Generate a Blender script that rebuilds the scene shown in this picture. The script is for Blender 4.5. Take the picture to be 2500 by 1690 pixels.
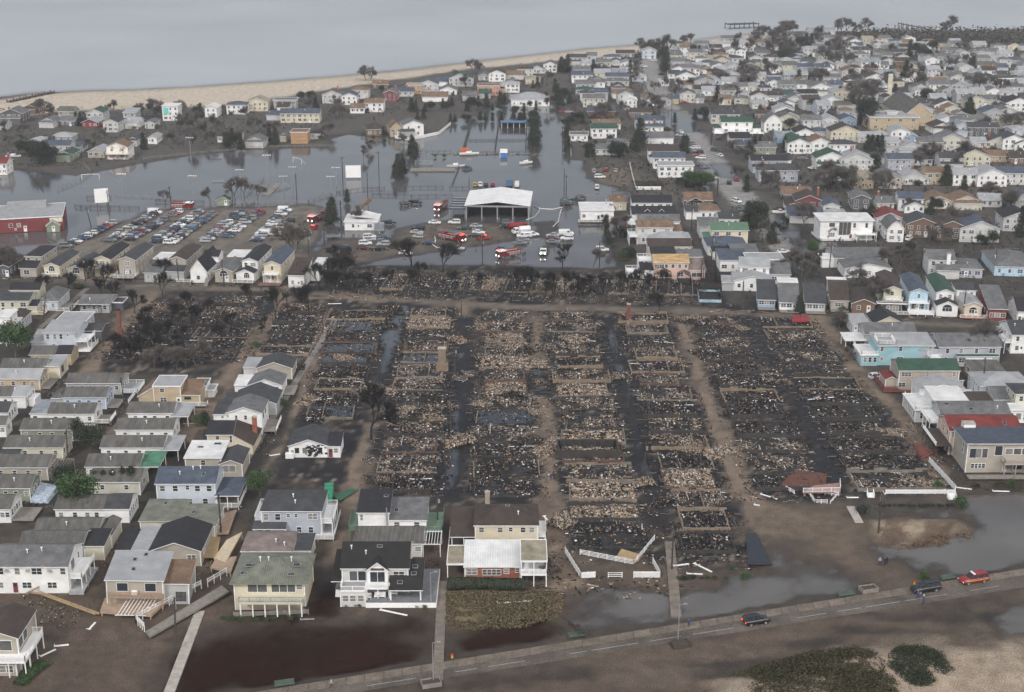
import bpy, bmesh, math, random
import numpy as np
from mathutils import Vector, Matrix
R = math.radians
for _o in list(bpy.data.objects):
    bpy.data.objects.remove(_o)
S = bpy.context.scene
COL = S.collection
# ------------------------------------------------------------------ camera
CAM_H = 125.9; PITCH = R(18.7); FPX = 2500 * 50 / 36
cd = bpy.data.cameras.new('camera'); cd.lens = 50; cd.sensor_width = 36
cd.clip_start = 1; cd.clip_end = 20000
cam = bpy.data.objects.new('camera', cd); COL.objects.link(cam)
cam.location = (0, 0, CAM_H); cam.rotation_euler = (math.pi / 2 - PITCH, 0, 0)
S.camera = cam
# ------------------------------------------------------------------ sky, sun, exposure
SUN_EL = R(42); SUN_AZ = R(-35)          # high, from behind and left of the camera, hidden by cloud
w = bpy.data.worlds.new('World'); S.world = w; w.use_nodes = True
nt = w.node_tree; nt.nodes.clear()
sky = nt.nodes.new('ShaderNodeTexSky'); sky.sky_type = 'NISHITA'; sky.sun_disc = False
sky.sun_elevation = SUN_EL; sky.sun_rotation = R(180) + SUN_AZ
sky.air_density = 1.0; sky.dust_density = 4.0; sky.ozone_density = 1.0
hs = nt.nodes.new('ShaderNodeHueSaturation'); hs.inputs['Saturation'].default_value = 0.5   # grey overcast
bg = nt.nodes.new('ShaderNodeBackground'); bg.inputs['Strength'].default_value = 0.11
wo = nt.nodes.new('ShaderNodeOutputWorld')
nt.links.new(sky.outputs[0], hs.inputs['Color']); nt.links.new(hs.outputs[0], bg.inputs['Color'])
nt.links.new(bg.outputs[0], wo.inputs['Surface'])
sd_ = bpy.data.lights.new('sun', 'SUN'); sd_.energy = 1.5; sd_.angle = R(12); sd_.color = (1, 0.975, 0.95)
sun = bpy.data.objects.new('sun', sd_); COL.objects.link(sun)
_d = Vector((math.sin(SUN_AZ) * math.cos(SUN_EL), -math.cos(SUN_AZ) * math.cos(SUN_EL), math.sin(SUN_EL)))
sun.rotation_euler = _d.to_track_quat('Z', 'Y').to_euler()
S.view_settings.view_transform = 'Standard'; S.view_settings.look = 'None'
S.view_settings.gamma = 1; S.view_settings.exposure = 0.55; S.view_settings.use_curve_mapping = False
# ------------------------------------------------------------------ places read off a survey of the view
CROP = dict(a=(0,150,.36575),b=(800,150,.36575),c=(1650,30,.36575),d=(1650,450,.36575),e=(0,560,.36575),f=(0,1120,.36575),
    g=(800,1120,.36575),h=(1650,1120,.36575),i=(800,600,.36575),j=(1350,20,.2582),k=(1900,60,.2582),l=(2050,860,.19363),
    m=(1400,400,.19363),n=(0,620,.19363),o=(0,860,.19363),p=(400,860,.19363),q=(0,480,.19363),r=(400,480,.19363),v=(0,0,1.0757))
_c, _s = math.cos(PITCH), math.sin(PITCH)
def at(k, u, v, z=0.0):
    """a spot of the place on the level plane of height z"""
    a = CROP[k]; px = a[0] + u * a[2]; py = a[1] + v * a[2]
    cx = (px - 1250) / FPX; cy = (845 - py) / FPX
    dz = -_s + cy * _c; t = (z - CAM_H) / dz
    return (cx * t, (_c + cy * _s) * t)
def pix(x, y, z=0.0):
    """where in the 2500 px wide view a spot appears (used only to word the labels)"""
    zz = z - CAM_H
    dep = y * _c - zz * _s; up = y * _s + zz * _c
    return (1250 + FPX * x / dep, 845 - FPX * up / dep)
# ------------------------------------------------------------------ object helpers
def new_obj(name, data, parent=None):
    o = bpy.data.objects.new(name, data); COL.objects.link(o)
    if parent is not None: o.parent = parent
    return o
THINGS = []
def tag(o, label=None, cat=None, group=None, kind=None):
    if label: o['label'] = label
    if cat: o['category'] = cat
    if group: o['group'] = group
    if kind: o['kind'] = kind
    if cat: THINGS.append(o)
    return o
def thing(name, loc, rz, label, cat, group=None):
    o = new_obj(name, None); o.empty_display_size = 0.5
    o.location = (loc[0], loc[1], loc[2] if len(loc) > 2 else 0.0); o.rotation_euler = (0, 0, rz)
    return tag(o, label, cat, group)
def children_map():
    d = {}
    for o in bpy.data.objects:
        if o.parent: d.setdefault(o.parent.name, []).append(o)
    return d
def dup(o, parent=None, depth=0):
    c = o.copy(); COL.objects.link(c)
    if parent is not None: c.parent = parent
    for ch in KIDS.get(o.name, ()): dup(ch, c, depth + 1)
    if depth == 0 and 'category' in c: THINGS.append(c)
    return c
KIDS = {}
def learn(o):
    """remember the children of a prototype so that dup() is quick"""
    stack = [o]
    allm = children_map()
    while stack:
        x = stack.pop(); KIDS[x.name] = allm.get(x.name, []); stack += KIDS[x.name]
class MB:
    def __init__(s): s.v = []; s.f = []; s.m = []
    def poly(s, pts, m=0):
        n = len(s.v); s.v += [tuple(p) for p in pts]; s.f.append(tuple(range(n, n + len(pts)))); s.m.append(m)
    def box(s, x0, x1, y0, y1, z0, z1, m=0, mt=None):
        n = len(s.v)
        s.v += [(x0,y0,z0),(x1,y0,z0),(x1,y1,z0),(x0,y1,z0),(x0,y0,z1),(x1,y0,z1),(x1,y1,z1),(x0,y1,z1)]
        for i, q in enumerate(((3,2,1,0),(4,5,6,7),(0,1,5,4),(1,2,6,5),(2,3,7,6),(3,0,4,7))):
            s.f.append(tuple(n + k for k in q)); s.m.append(mt if (i == 1 and mt is not None) else m)
    def bar(s, a, b, w, h=None, m=0):
        """a beam of section w x h from a to b"""
        h = h or w; a = Vector(a); b = Vector(b); d = (b - a)
        if d.length < 1e-6: return
        d.normalize()
        x = d.cross(Vector((0,0,1)))
        if x.length < 1e-3: x = Vector((1,0,0))
        x.normalize(); y = x.cross(d)
        n = len(s.v)
        for p in (a, b):
            for (i, j) in ((-1,-1),(1,-1),(1,1),(-1,1)):
                s.v.append(tuple(p + x * (i * w / 2) + y * (j * h / 2)))
        for q in ((0,1,2,3),(7,6,5,4),(0,4,5,1),(1,5,6,2),(2,6,7,3),(3,7,4,0)):
            s.f.append(tuple(n + k for k in q)); s.m.append(m)
    def tube(s, pts, rads, sides=6, m=0, cap=True):
        n0 = len(s.v); prev = None
        for i, p in enumerate(pts):
            p = Vector(p)
            d = Vector(pts[min(i + 1, len(pts) - 1)]) - Vector(pts[max(i - 1, 0)])
            d.normalize() if d.length > 1e-9 else None
            x = d.cross(Vector((0.13, 0.99, 0.05)));
            if x.length < 1e-3: x = d.cross(Vector((1,0,0)))
            x.normalize(); y = d.cross(x)
            for k in range(sides):
                a = 2 * math.pi * k / sides
                s.v.append(tuple(p + x * (math.cos(a) * rads[i]) + y * (math.sin(a) * rads[i])))
        for i in range(len(pts) - 1):
            for k in range(sides):
                k2 = (k + 1) % sides
                s.f.append((n0 + i*sides + k, n0 + i*sides + k2, n0 + (i+1)*sides + k2, n0 + (i+1)*sides + k)); s.m.append(m)
        if cap:
            s.f.append(tuple(n0 + (len(pts)-1)*sides + k for k in range(sides))); s.m.append(m)
            s.f.append(tuple(n0 + k for k in reversed(range(sides)))); s.m.append(m)
    def mesh(s, name, mats):
        me = bpy.data.meshes.new(name); me.from_pydata(s.v, [], s.f)
        for m in mats: me.materials.append(m)
        if len(mats) > 1: me.polygons.foreach_set('material_index', s.m)
        me.update(); return me
    def build(s, name, mats, parent=None):
        if not isinstance(mats, (list, tuple)): mats = [mats]
        return new_obj(name, s.mesh(name, mats), parent)
def build_each(b, name, m, parent):
    """every loose piece collected in b becomes an object of its own (all pieces are boxes of 8 corners)"""
    for i in range(len(b.v) // 8):
        q = MB(); q.v = b.v[i*8:i*8+8]; q.f = [tuple(k - i*8 for k in f) for f in b.f[i*6:i*6+6]]; q.m = [0] * 6; q.build(name, m, parent)
# ------------------------------------------------------------------ noise in numpy
def _hash(ix, iy, seed):
    h = (ix * 374761393 + iy * 668265263 + seed * 1442695041) & 0xffffffff
    h = ((h ^ (h >> 13)) * 1274126177) & 0xffffffff
    return ((h ^ (h >> 16)) & 0xffff) / 65535.0
def vnoise(x, y, seed=0):
    ix = np.floor(x).astype(np.int64); iy = np.floor(y).astype(np.int64)
    fx = x - ix; fy = y - iy; fx = fx*fx*(3-2*fx); fy = fy*fy*(3-2*fy)
    a = _hash(ix, iy, seed); b = _hash(ix+1, iy, seed); c = _hash(ix, iy+1, seed); d = _hash(ix+1, iy+1, seed)
    return (a*(1-fx)+b*fx)*(1-fy) + (c*(1-fx)+d*fx)*fy
def fbm(x, y, sc, oc=4, seed=0):
    t = np.zeros_like(x); am = 0.5; tot = 0
    for i in range(oc):
        t += am * vnoise(x / sc, y / sc, seed + i * 17); tot += am; am *= 0.5; sc *= 0.5
    return t / tot
def sstep(a, b, x):
    t = np.clip((x - a) / (b - a), 0, 1); return t*t*(3-2*t)
def sdist(px, py, poly, margin=30):
    """signed distance (inside positive) to a polygon; -margin far away"""
    P = np.array(poly); out = np.full(px.shape, -float(margin))
    bb = (px > P[:,0].min()-margin) & (px < P[:,0].max()+margin) & (py > P[:,1].min()-margin) & (py < P[:,1].max()+margin)
    x = px[bb]; y = py[bb]
    if x.size == 0: return out
    d2 = np.full(x.shape, 1e18); ins = np.zeros(x.shape, bool)
    for i in range(len(P)):
        ax, ay = P[i]; bx, by = P[(i+1) % len(P)]
        ex, ey = bx-ax, by-ay; L = ex*ex+ey*ey + 1e-12
        t = np.clip(((x-ax)*ex+(y-ay)*ey)/L, 0, 1)
        d2 = np.minimum(d2, (x-ax-t*ex)**2+(y-ay-t*ey)**2)
        cr = ((ay > y) != (by > y)); xi = ax + (y-ay)/(ey if abs(ey) > 1e-12 else 1e-12)*ex
        ins ^= cr & (x < xi)
    d = np.sqrt(d2); out[bb] = np.maximum(np.where(ins, d, -d), -margin); return out
def pv(pts, k='v'): return [at(k, *p) for p in pts]
def strip(pts, wid, k='v'):
    """a band of ground of width wid along a line of places"""
    c = [Vector(at(k, *p)) for p in pts]; l = []; r = []
    for i, p in enumerate(c):
        d = (c[min(i+1, len(c)-1)] - c[max(i-1, 0)]).normalized(); n = Vector((-d.y, d.x))
        w2 = wid[i] / 2 if isinstance(wid, (list, tuple)) else wid / 2
        l.append(tuple(p + n * w2)); r.append(tuple(p - n * w2))
    return l + r[::-1]
# ------------------------------------------------------------------ materials
MATS = {}
def nodes(name):
    m = bpy.data.materials.new(name); m.use_nodes = True
    t = m.node_tree; return m, t, t.nodes['Principled BSDF'], t.nodes.new, t.links.new
def mat(name, col, rough=0.7, noise=0.25, scale=1.5, fine=0.15, metal=0.0, bump=0.0, stretch=None, spec=None):
    """plain surface with blotchy wear (noise) and grain (fine)"""
    key = (name, tuple(col), rough, noise, scale)
    if key in MATS: return MATS[key]
    m, t, b, N, L = nodes(name)
    tc = N('ShaderNodeTexCoord'); src = tc.outputs['Object']
    if stretch:
        mp = N('ShaderNodeMapping'); mp.inputs['Scale'].default_value = stretch; L(src, mp.inputs[0]); src = mp.outputs[0]
    oi = N('ShaderNodeObjectInfo')
    n1 = N('ShaderNodeTexNoise'); n1.noise_dimensions = '4D'; n1.inputs['Scale'].default_value = scale; n1.inputs['Detail'].default_value = 4
    L(src, n1.inputs['Vector'])
    mu = N('ShaderNodeMath'); mu.operation = 'MULTIPLY'; mu.inputs[1].default_value = 40; L(oi.outputs['Random'], mu.inputs[0]); L(mu.outputs[0], n1.inputs['W'])
    n2 = N('ShaderNodeTexNoise'); n2.inputs['Scale'].default_value = scale * 9; n2.inputs['Detail'].default_value = 2; L(src, n2.inputs['Vector'])
    r1 = N('ShaderNodeMapRange'); r1.inputs[1].default_value = 0.3; r1.inputs[2].default_value = 0.7; r1.inputs[3].default_value = 1 - noise; r1.inputs[4].default_value = 1 + noise * 0.6
    r2 = N('ShaderNodeMapRange'); r2.inputs[1].default_value = 0.3; r2.inputs[2].default_value = 0.7; r2.inputs[3].default_value = 1 - fine; r2.inputs[4].default_value = 1 + fine
    L(n1.outputs['Fac'], r1.inputs[0]); L(n2.outputs['Fac'], r2.inputs[0])
    mm = N('ShaderNodeMath'); mm.operation = 'MULTIPLY'; L(r1.outputs[0], mm.inputs[0]); L(r2.outputs[0], mm.inputs[1])
    vm = N('ShaderNodeVectorMath'); vm.operation = 'SCALE'; vm.inputs[0].default_value = col[:3]; L(mm.outputs[0], vm.inputs['Scale'])
    L(vm.outputs[0], b.inputs['Base Color'])
    b.inputs['Roughness'].default_value = rough; b.inputs['Metallic'].default_value = metal
    if spec is not None: b.inputs['Specular IOR Level'].default_value = spec
    if bump:
        bp = N('ShaderNodeBump'); bp.inputs['Strength'].default_value = bump; bp.inputs['Distance'].default_value = 0.05
        L(n2.outputs['Fac'], bp.inputs['Height']); L(bp.outputs[0], b.inputs['Normal'])
    MATS[key] = m; return m
def attr_mat(name, rough=0.85, fine=0.25, scale=6, spec=0.3, leaf=False):
    """colour comes from the mesh's own colour attribute 'Col' (what each piece is made of)"""
    key = ('attr', name)
    if key in MATS: return MATS[key]
    m, t, b, N, L = nodes(name)
    a = N('ShaderNodeAttribute'); a.attribute_name = 'Col'
    tc = N('ShaderNodeTexCoord'); n2 = N('ShaderNodeTexNoise'); n2.inputs['Scale'].default_value = scale; L(tc.outputs['Object'], n2.inputs['Vector'])
    r2 = N('ShaderNodeMapRange'); r2.inputs[1].default_value = 0.3; r2.inputs[2].default_value = 0.7; r2.inputs[3].default_value = 1 - fine; r2.inputs[4].default_value = 1 + fine
    L(n2.outputs['Fac'], r2.inputs[0])
    vm = N('ShaderNodeVectorMath'); vm.operation = 'SCALE'; L(a.outputs['Color'], vm.inputs[0]); L(r2.outputs[0], vm.inputs['Scale'])
    L(vm.outputs[0], b.inputs['Base Color']); b.inputs['Roughness'].default_value = rough; b.inputs['Specular IOR Level'].default_value = spec
    MATS[key] = m; return m
def paint_mat(name, rough=0.25, coat=0.5):
    """painted metal whose colour is the object's own colour"""
    key = ('paint', name)
    if key in MATS: return MATS[key]
    m, t, b, N, L = nodes(name)
    oi = N('ShaderNodeObjectInfo'); tc = N('ShaderNodeTexCoord'); n = N('ShaderNodeTexNoise'); n.inputs['Scale'].default_value = 3
    L(tc.outputs['Object'], n.inputs['Vector'])
    r = N('ShaderNodeMapRange'); r.inputs[3].default_value = 0.8; r.inputs[4].default_value = 1.1; L(n.outputs['Fac'], r.inputs[0])
    vm = N('ShaderNodeVectorMath'); vm.operation = 'SCALE'; L(oi.outputs['Color'], vm.inputs[0]); L(r.outputs[0], vm.inputs['Scale'])
    L(vm.outputs[0], b.inputs['Base Color']); b.inputs['Roughness'].default_value = rough; b.inputs['Coat Weight'].default_value = coat
    MATS[key] = m; return m
GLASS = mat('window_glass', (0.03, 0.037, 0.045), 0.12, 0.3, 0.4, 0.0)
WHITE = mat('white_trim', (0.74, 0.74, 0.73), 0.55, 0.1, 1.2)
WVINYL = mat('white_vinyl', (0.78, 0.78, 0.77), 0.45, 0.08, 1.0)
WOODG = mat('weathered_wood', (0.22, 0.2, 0.175), 0.85, 0.3, 1.5)
WOODD = mat('dark_wood', (0.06, 0.047, 0.037), 0.85, 0.3, 1.5)
WOODT = mat('tan_deck_wood', (0.34, 0.25, 0.18), 0.8, 0.25, 1.2)
WOODY = mat('yellow_lumber', (0.33, 0.24, 0.13), 0.8, 0.25, 1.2)
GREYP = mat('grey_paint', (0.33, 0.34, 0.35), 0.7)
METAL = mat('galvanised_steel', (0.45, 0.46, 0.47), 0.4, 0.2, 2.0, metal=0.6)
BLACKP = mat('black_plastic', (0.015, 0.015, 0.017), 0.6)
CONC = mat('concrete', (0.37, 0.34, 0.3), 0.9, 0.25, 0.8)
BRICK = mat('brickwork', (0.27, 0.095, 0.06), 0.9, 0.3, 2.0)
CHAR = mat('charred_wood', (0.012, 0.0115, 0.012), 0.8, 0.4, 2.0)
# ================================================================== THE GROUND, THE SEA AND THE FLOOD
SEA = pv([(-400,232),(0,222),(80,212),(200,207),(300,205),(420,199),(640,184),(900,162),(1100,138),(1330,112),(1460,101),(1560,92),(1640,84),(1720,75),(1850,70),(2000,74),(2324,76),(2900,74)])
SEA = SEA + [(1600, 1600), (5000, 4700), (-5000, 4700), (-900, 900)]
BEACH = pv([(-400,240),(0,228),(80,214),(200,205),(420,195),(640,180),(900,158),(1100,134),(1330,108),(1460,97),(1640,80),(1760,70),(1800,76),(1700,92),(1560,108),(1470,116),(1400,128),(1300,134),(1180,146),(1060,156),(960,172),(830,190),(740,205),(620,222),(560,240),(330,246),(150,252),(0,268),(-400,285)])
BURN = pv([(165,850),(200,780),(330,672),(480,660),(640,655),(740,598),(900,596),(1200,604),(1420,615),(1560,640),(1640,610),(1665,690),(1860,715),(1950,830),(2010,900),(2080,1010),(2160,1100),(2150,1130),(1960,1140),(1760,1150),(1700,1180),(1740,1280),(1500,1290),(1290,1250),(1235,1160),(1010,1150),(800,1130),(700,1120),(600,1090),(650,990),(680,900),(700,830),(620,800),(560,830),(500,850),(340,850)])
FLOOD = pv([(-60,640),(-60,400),(20,385),(60,388),(170,398),(300,374),(430,352),(560,340),(740,334),(765,312),(800,300),(1020,282),(1040,266),(1090,262),(1130,240),(1180,228),(1230,236),(1280,262),(1288,300),(1290,362),(1330,366),(1318,388),(1335,405),(1400,425),(1440,440),(1400,470),(1398,520),(1408,606),(1280,610),(1100,603),(900,602),(740,604),(600,560),(430,480),(400,560),(150,590),(60,600)])
LOT = pv([(80,590),(150,552),(210,540),(330,478),(420,474),(560,472),(700,464),(735,470),(742,500),(720,560),(700,615),(400,640),(100,640)])
MIDLOT = pv([(700,600),(735,545),(790,540),(880,545),(905,520),(960,505),(1020,497),(1080,503),(1160,508),(1175,522),(1165,545),(1090,556),(1010,570),(900,582),(860,590),(830,600),(700,612)])
SANDBAR = pv([(1215,505),(1260,497),(1262,520),(1235,540),(1220,530)])
CHURCHI = pv([(795,305),(860,282),(1000,262),(1030,268),(1028,290),(900,322),(880,312)])
PATCH = pv([(1345,385),(1440,380),(1440,425),(1400,425),(1350,415)])
BAYN = pv([(770,296),(860,268),(1000,258),(1060,258),(1120,236),(1060,232),(900,262)])
STREETW = [pv([(1150,236),(1180,210),(1220,215),(1280,250),(1250,262)]),
    strip([(1525,268),(1600,262),(1700,268),(1830,262),(1960,258)], 12),
    strip([(1530,250),(1545,285),(1560,300)], 16),
    strip([(1635,372),(1655,402)], 10), pv([(1760,490),(1800,500),(1832,545),(1900,548),(1900,560),(1838,572),(1832,625),(1790,600),(1800,560),(1775,530)]),
    strip([(2140,300),(2230,290),(2324,280)], 14), strip([(1690,700),(1720,712)], 3),
    strip([(2010,655),(2090,680)], 8), strip([(1595,420),(1610,450)], 6), pv([(1140,210),(1160,230),(1200,238),(1280,240),(1290,225),(1230,222)])]
PUD_BROWN = [pv([(432,1440),(520,1412),(600,1404),(740,1404),(860,1408),(978,1414),(974,1505),(930,1530),(800,1552),(700,1575),(560,1600),(380,1600),(395,1530)]),
    pv([(1000,1490),(1060,1440),(1120,1420),(1210,1405),(1290,1420),(1330,1440),(1330,1448),(1200,1470),(1090,1490),(1010,1506)]),
    pv([(702,1322),(760,1326),(768,1350),(762,1395),(745,1408),(706,1400),(694,1360)])]
PUD_GREY = [pv([(1290,1372),(1360,1345),(1440,1340),(1522,1350),(1528,1398),(1460,1422),(1350,1440),(1300,1420)]),
    pv([(1540,1352),(1620,1345),(1750,1300),(1770,1262),(1800,1254),(1900,1290),(1962,1330),(1950,1345),(1780,1380),(1600,1410),(1545,1412)]),
    pv([(2186,1130),(2330,1108),(2460,1100),(2460,1270),(2330,1292),(2230,1306),(2130,1282),(2060,1262),(2030,1252),(2100,1244),(2190,1228),(2212,1200),(2190,1168),(2060,1165),(1950,1160),(1945,1146),(2060,1140),(2180,1146)]),
    pv([(2240,1390),(2330,1380),(2400,1390),(2380,1440),(2290,1436)])]
BURN_WATER = [strip([(905,690),(895,740),(880,800),(866,850)], [9,6,5,3]), strip([(1045,800),(1040,900),(1030,1010),(1020,1110)], [2.5,2,3,2.5]),
    strip([(1385,740),(1395,790),(1410,850),(1440,900)], [2,3,2,2]), strip([(1218,830),(1222,850)], 3), strip([(1450,1000),(1475,1100)], 2)]
FRONTR = None
def _road_pts():
    up = [at('g',0,1480),at('g',700,1385),at('g',1600,1215),at('g',2324,1122),at('h',560,1030),at('h',1100,930),at('h',2324,740)]
    lo = [at('g',130,1558),at('g',760,1480),at('g',1650,1330),at('g',2324,1225),at('h',700,1112),at('h',1500,1000),at('h',2324,850)]
    fu = np.polyfit([p[0] for p in up],[p[1] for p in up],1); fl = np.polyfit([p[0] for p in lo],[p[1] for p in lo],1)
    return fu, fl
ROAD_U, ROAD_L = _road_pts()
STREET = strip([(1470,130),(1478,175),(1490,205),(1510,235),(1545,275),(1600,345),(1655,418),(1700,465),(1750,520),(1800,575)], [11,14,14,12,12,12,13,13,12,12])
CROSS = strip([(180,640),(320,652),(480,655),(640,658),(800,672),(1000,688),(1200,697),(1400,702),(1600,706),(1700,712),(1860,722),(2100,735),(2324,745)], [4,6,5,5,6,6,6,6,6,6,5,4,4])
WALKS = [strip([(60,1000),(150,905),(240,790),(330,690),(345,660)], [4.5,5,5.5,6,7]), strip([(240,1000),(330,900),(360,860)], 3),
    strip([(505,880),(545,820),(590,760),(640,690),(660,650)], [5,5.5,4,4,5]),
    strip([(420,1010),(470,930),(520,860)], [5.5,6,6]), strip([(570,1110),(640,1010),(690,880),(735,740),(748,700)], 2.2),
    strip([(1550,735),(1570,800),(1600,900),(1635,985),(1660,1040),(1680,1100),(1720,1150),(1790,1200)], [4,3.5,4,5,6,5,8,14]),
    strip([(1850,715),(1905,790),(1960,860),(2040,930),(2090,1010),(2140,1090)], [7,5,5,5,4,4]),
    strip([(1232,905),(1240,960),(1245,1050),(1250,1110),(1250,1200),(1262,1290),(1290,1340)], [3.5,3.5,3,4,4,5,9]),
    strip([(1218,720),(1220,830)], 2.5), strip([(690,676),(790,676),(880,684)], 4),
    strip([(870,790),(850,870)], 3), strip([(830,1000),(812,1060),(800,1110),(790,1160),(785,1230),(770,1320)], [3.5,4,4,4,4,4]),
    strip([(1050,690),(1055,720)], 3), strip([(790,1110),(840,960)], 3)]
GRASSD = [pv([(1010,1345),(1200,1338),(1275,1345),(1285,1375),(1260,1405),(1180,1425),(1060,1430),(1005,1420)])]
DUNE = [pv([(1975,1185),(2060,1178),(2170,1182),(2208,1205),(2195,1228),(2120,1240),(2030,1246),(1990,1228)])]
SANDLOW = pv([(1590,1600),(1640,1540),(1800,1490),(2100,1470),(2250,1440),(2330,1420),(2500,1400),(2500,1650),(1590,1650)])
DUST = pv([(1600,1120),(1760,1150),(1930,1150),(1985,1230),(1990,1260),(1960,1330),(1800,1255),(1740,1290),(1700,1180)])
NY0, NY1, GRO = 150.0, 4600.0, 0.005
_nr = int(math.log(NY1 / NY0) / GRO) + 1; _nc = 380
_ys = NY0 * np.exp(np.arange(_nr) * GRO); _t = np.linspace(-1, 1, _nc)
GY = np.repeat(_ys[:, None], _nc, 1); GX = (0.45 * GY + 45) * _t[None, :]
GX = GX + (vnoise(GX / 3 + 7, GY / 3, 91) - .5) * 0.0
X = GX.ravel(); Y = GY.ravel()
n_big = fbm(X, Y, 40, 4, 1) - .5; n_mid = fbm(X, Y, 9, 4, 2) - .5; n_sm = fbm(X, Y, 2.4, 3, 3) - .5; n_hi = vnoise(X / .9, Y / .9, 5) - .5
Z = n_mid * 0.25 + n_sm * 0.12
def mask(poly, edge, amp_m=0.0, amp_s=0.0, margin=30):
    return sdist(X, Y, poly, margin) + n_mid * amp_m + n_sm * amp_s
C = np.zeros((X.size, 3))
def lay(m, col):
    global C
    C += (np.array(col)[None, :] - C) * m[:, None]
base = np.array((0.05, 0.045, 0.039)); C += base
lay(sstep(-.1, .35, n_big + n_mid * .6), (0.034, 0.031, 0.027))
lay(sstep(.0, .3, n_mid + n_sm * .8) * .45, (0.1, 0.083, 0.062))
lay(sstep(430, 560, Y) * .7, (0.088, 0.08, 0.071))  # far ground lightened, distance haze put into its colour
front = sstep(275, 255, Y - 0.12 * X)
lay(front, (0.083, 0.062, 0.047)); lay(front * sstep(.02, .3, n_mid + n_big * .8) * .7, (0.047, 0.036, 0.029)); lay(front * sstep(.05, .3, -n_mid + n_sm*.6) * .5, (0.115, 0.088, 0.066)); lay(front * sstep(.18, .4, n_hi * .7 + n_sm * .6) * .6, (0.045, 0.035, 0.028))
lay(sstep(0, 10, X + 1e-6) * front * .25, (0.115, .09, .068))
WETN = np.zeros(X.size)
bm_ = sstep(-4, 4, mask(BEACH, 4, 10, 3, 60)); lay(bm_, (0.45, 0.39, 0.31)); lay(bm_ * sstep(.0, .3, n_big + n_mid * .5) * .6, (0.38, 0.31, 0.235))
far_veg = pv([(1900,80),(2324,76),(2600,76),(2600,110),(2324,112),(2150,98),(2000,95)])
lay(sstep(-3, 6, mask(far_veg, 4, 10, 0, 60)), (0.1, 0.085, 0.065))
lm = sstep(-1.5, 2, mask(LOT, 2, 6, 2)); lay(lm, (0.15, 0.13, 0.108)); lay(lm * sstep(.0, .22, n_mid + n_sm) * .7, (0.075, .067, .058))
mm_ = sstep(-1.5, 2, mask(MIDLOT, 2, 6, 2)); lay(mm_, (0.11, 0.09, 0.07)); lay(mm_ * sstep(-.05, .15, n_mid + n_sm) * .8, (0.06, .055, .05))
lay(sstep(-1, 2, mask(PATCH, 2, 5, 2)), (0.12, 0.1, 0.075))
lay(sstep(-1, 1.2, mask(STREET, 1, 1.5, 1)), (0.235, 0.228, 0.22))
lay(sstep(-1, 1.2, mask(STREET, 1, 1.5, 1)) * sstep(.05, .25, n_mid) * .35, (0.19, 0.165, 0.14))
BM = sstep(-2.5, 2.5, mask(BURN, 2, 12, 4))
lay(BM, (0.017, 0.0165, 0.0175))
lay(BM * sstep(-.02, .25, n_mid + n_sm * .9) * .7, (0.065, 0.051, 0.039)); lay(BM * sstep(.1, .35, n_hi * .8 + n_sm * .6) * .6, (0.17, 0.138, 0.105))
lay(BM * sstep(.02, .22, -n_mid - n_sm) * .85, (0.013, 0.013, 0.015))
lay(BM * sstep(.35, .5, n_hi) * .5, (0.36, .33, .3))
lay(sstep(-1, 1.5, mask(CROSS, 1, 3, 1.5)), (0.14, 0.115, 0.09)); lay(sstep(-1, 1.5, mask(CROSS, 1, 3, 1.5)) * sstep(-.02, .2, n_mid) * .7, (0.075, .068, .06))
for wp in WALKS:
    wm = sstep(-.9, .9, mask(wp, 1, 4, 1.8)); lay(wm, (0.17, 0.13, 0.097)); lay(wm * sstep(.0, .22, n_mid + n_sm * .5) * .75, (0.085, 0.068, 0.054))
DARKW = [strip([(1690,715),(1740,800),(1800,880),(1850,980),(1890,1060),(1900,1110)], [5,6,6,6,5,4]), strip([(1375,720),(1390,800),(1430,900),(1455,1010),(1485,1110),(1500,1200)], [5,6,6,5,5,4]),
    strip([(1055,720),(1045,820),(1035,920),(1022,1040),(1010,1140)], [5,6,6,6,5]), strip([(900,690),(870,850),(850,920)], [8,7,6])]
for wp in DARKW:
    lay(sstep(-1.5, 1.5, mask(wp, 1, 3, 2)) * .9, (0.016, 0.016, 0.019))
for g_ in GRASSD:
    gm = sstep(-1, 1.2, mask(g_, 1, 5, 2)); lay(gm, (0.15, 0.118, 0.062)); lay(gm * sstep(-.05, .2, n_sm + n_mid) * .8, (0.085, 0.07, 0.036))
for g_ in DUNE:
    gm = sstep(-1, 1.2, mask(g_, 1, 3, 2)); lay(gm, (0.27, 0.22, 0.155)); lay(gm * sstep(-.05, .2, n_sm + n_mid) * .8, (0.12, 0.075, 0.05)); Z += gm * 0.5
dm_ = sstep(-3, 5, mask(DUST, 3, 12, 2)); lay(dm_ * .6, (0.125, 0.097, 0.072))
sl = sstep(-2, 6, mask(SANDLOW, 4, 14, 2)); lay(sl * .9, (0.3, 0.24, 0.18)); lay(sl * sstep(.02, .3, n_mid + n_big) * .6, (0.12, 0.096, 0.074)); Z += sl * (0.7 + n_mid * 1.2)
streak = fbm(X * .35 + Y * .5, Y * 1.4 - X * .25, 5, 4, 33) - .5
lowr = sstep(4, -6, Y - (ROAD_L[0] * X + ROAD_L[1])) * (1 - sl)
lay(lowr * sstep(.0, .2, streak) * .8, (0.03, 0.026, 0.023)); lay(lowr * sstep(.05, .25, -streak) * .5, (0.12, 0.095, 0.073))
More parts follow.
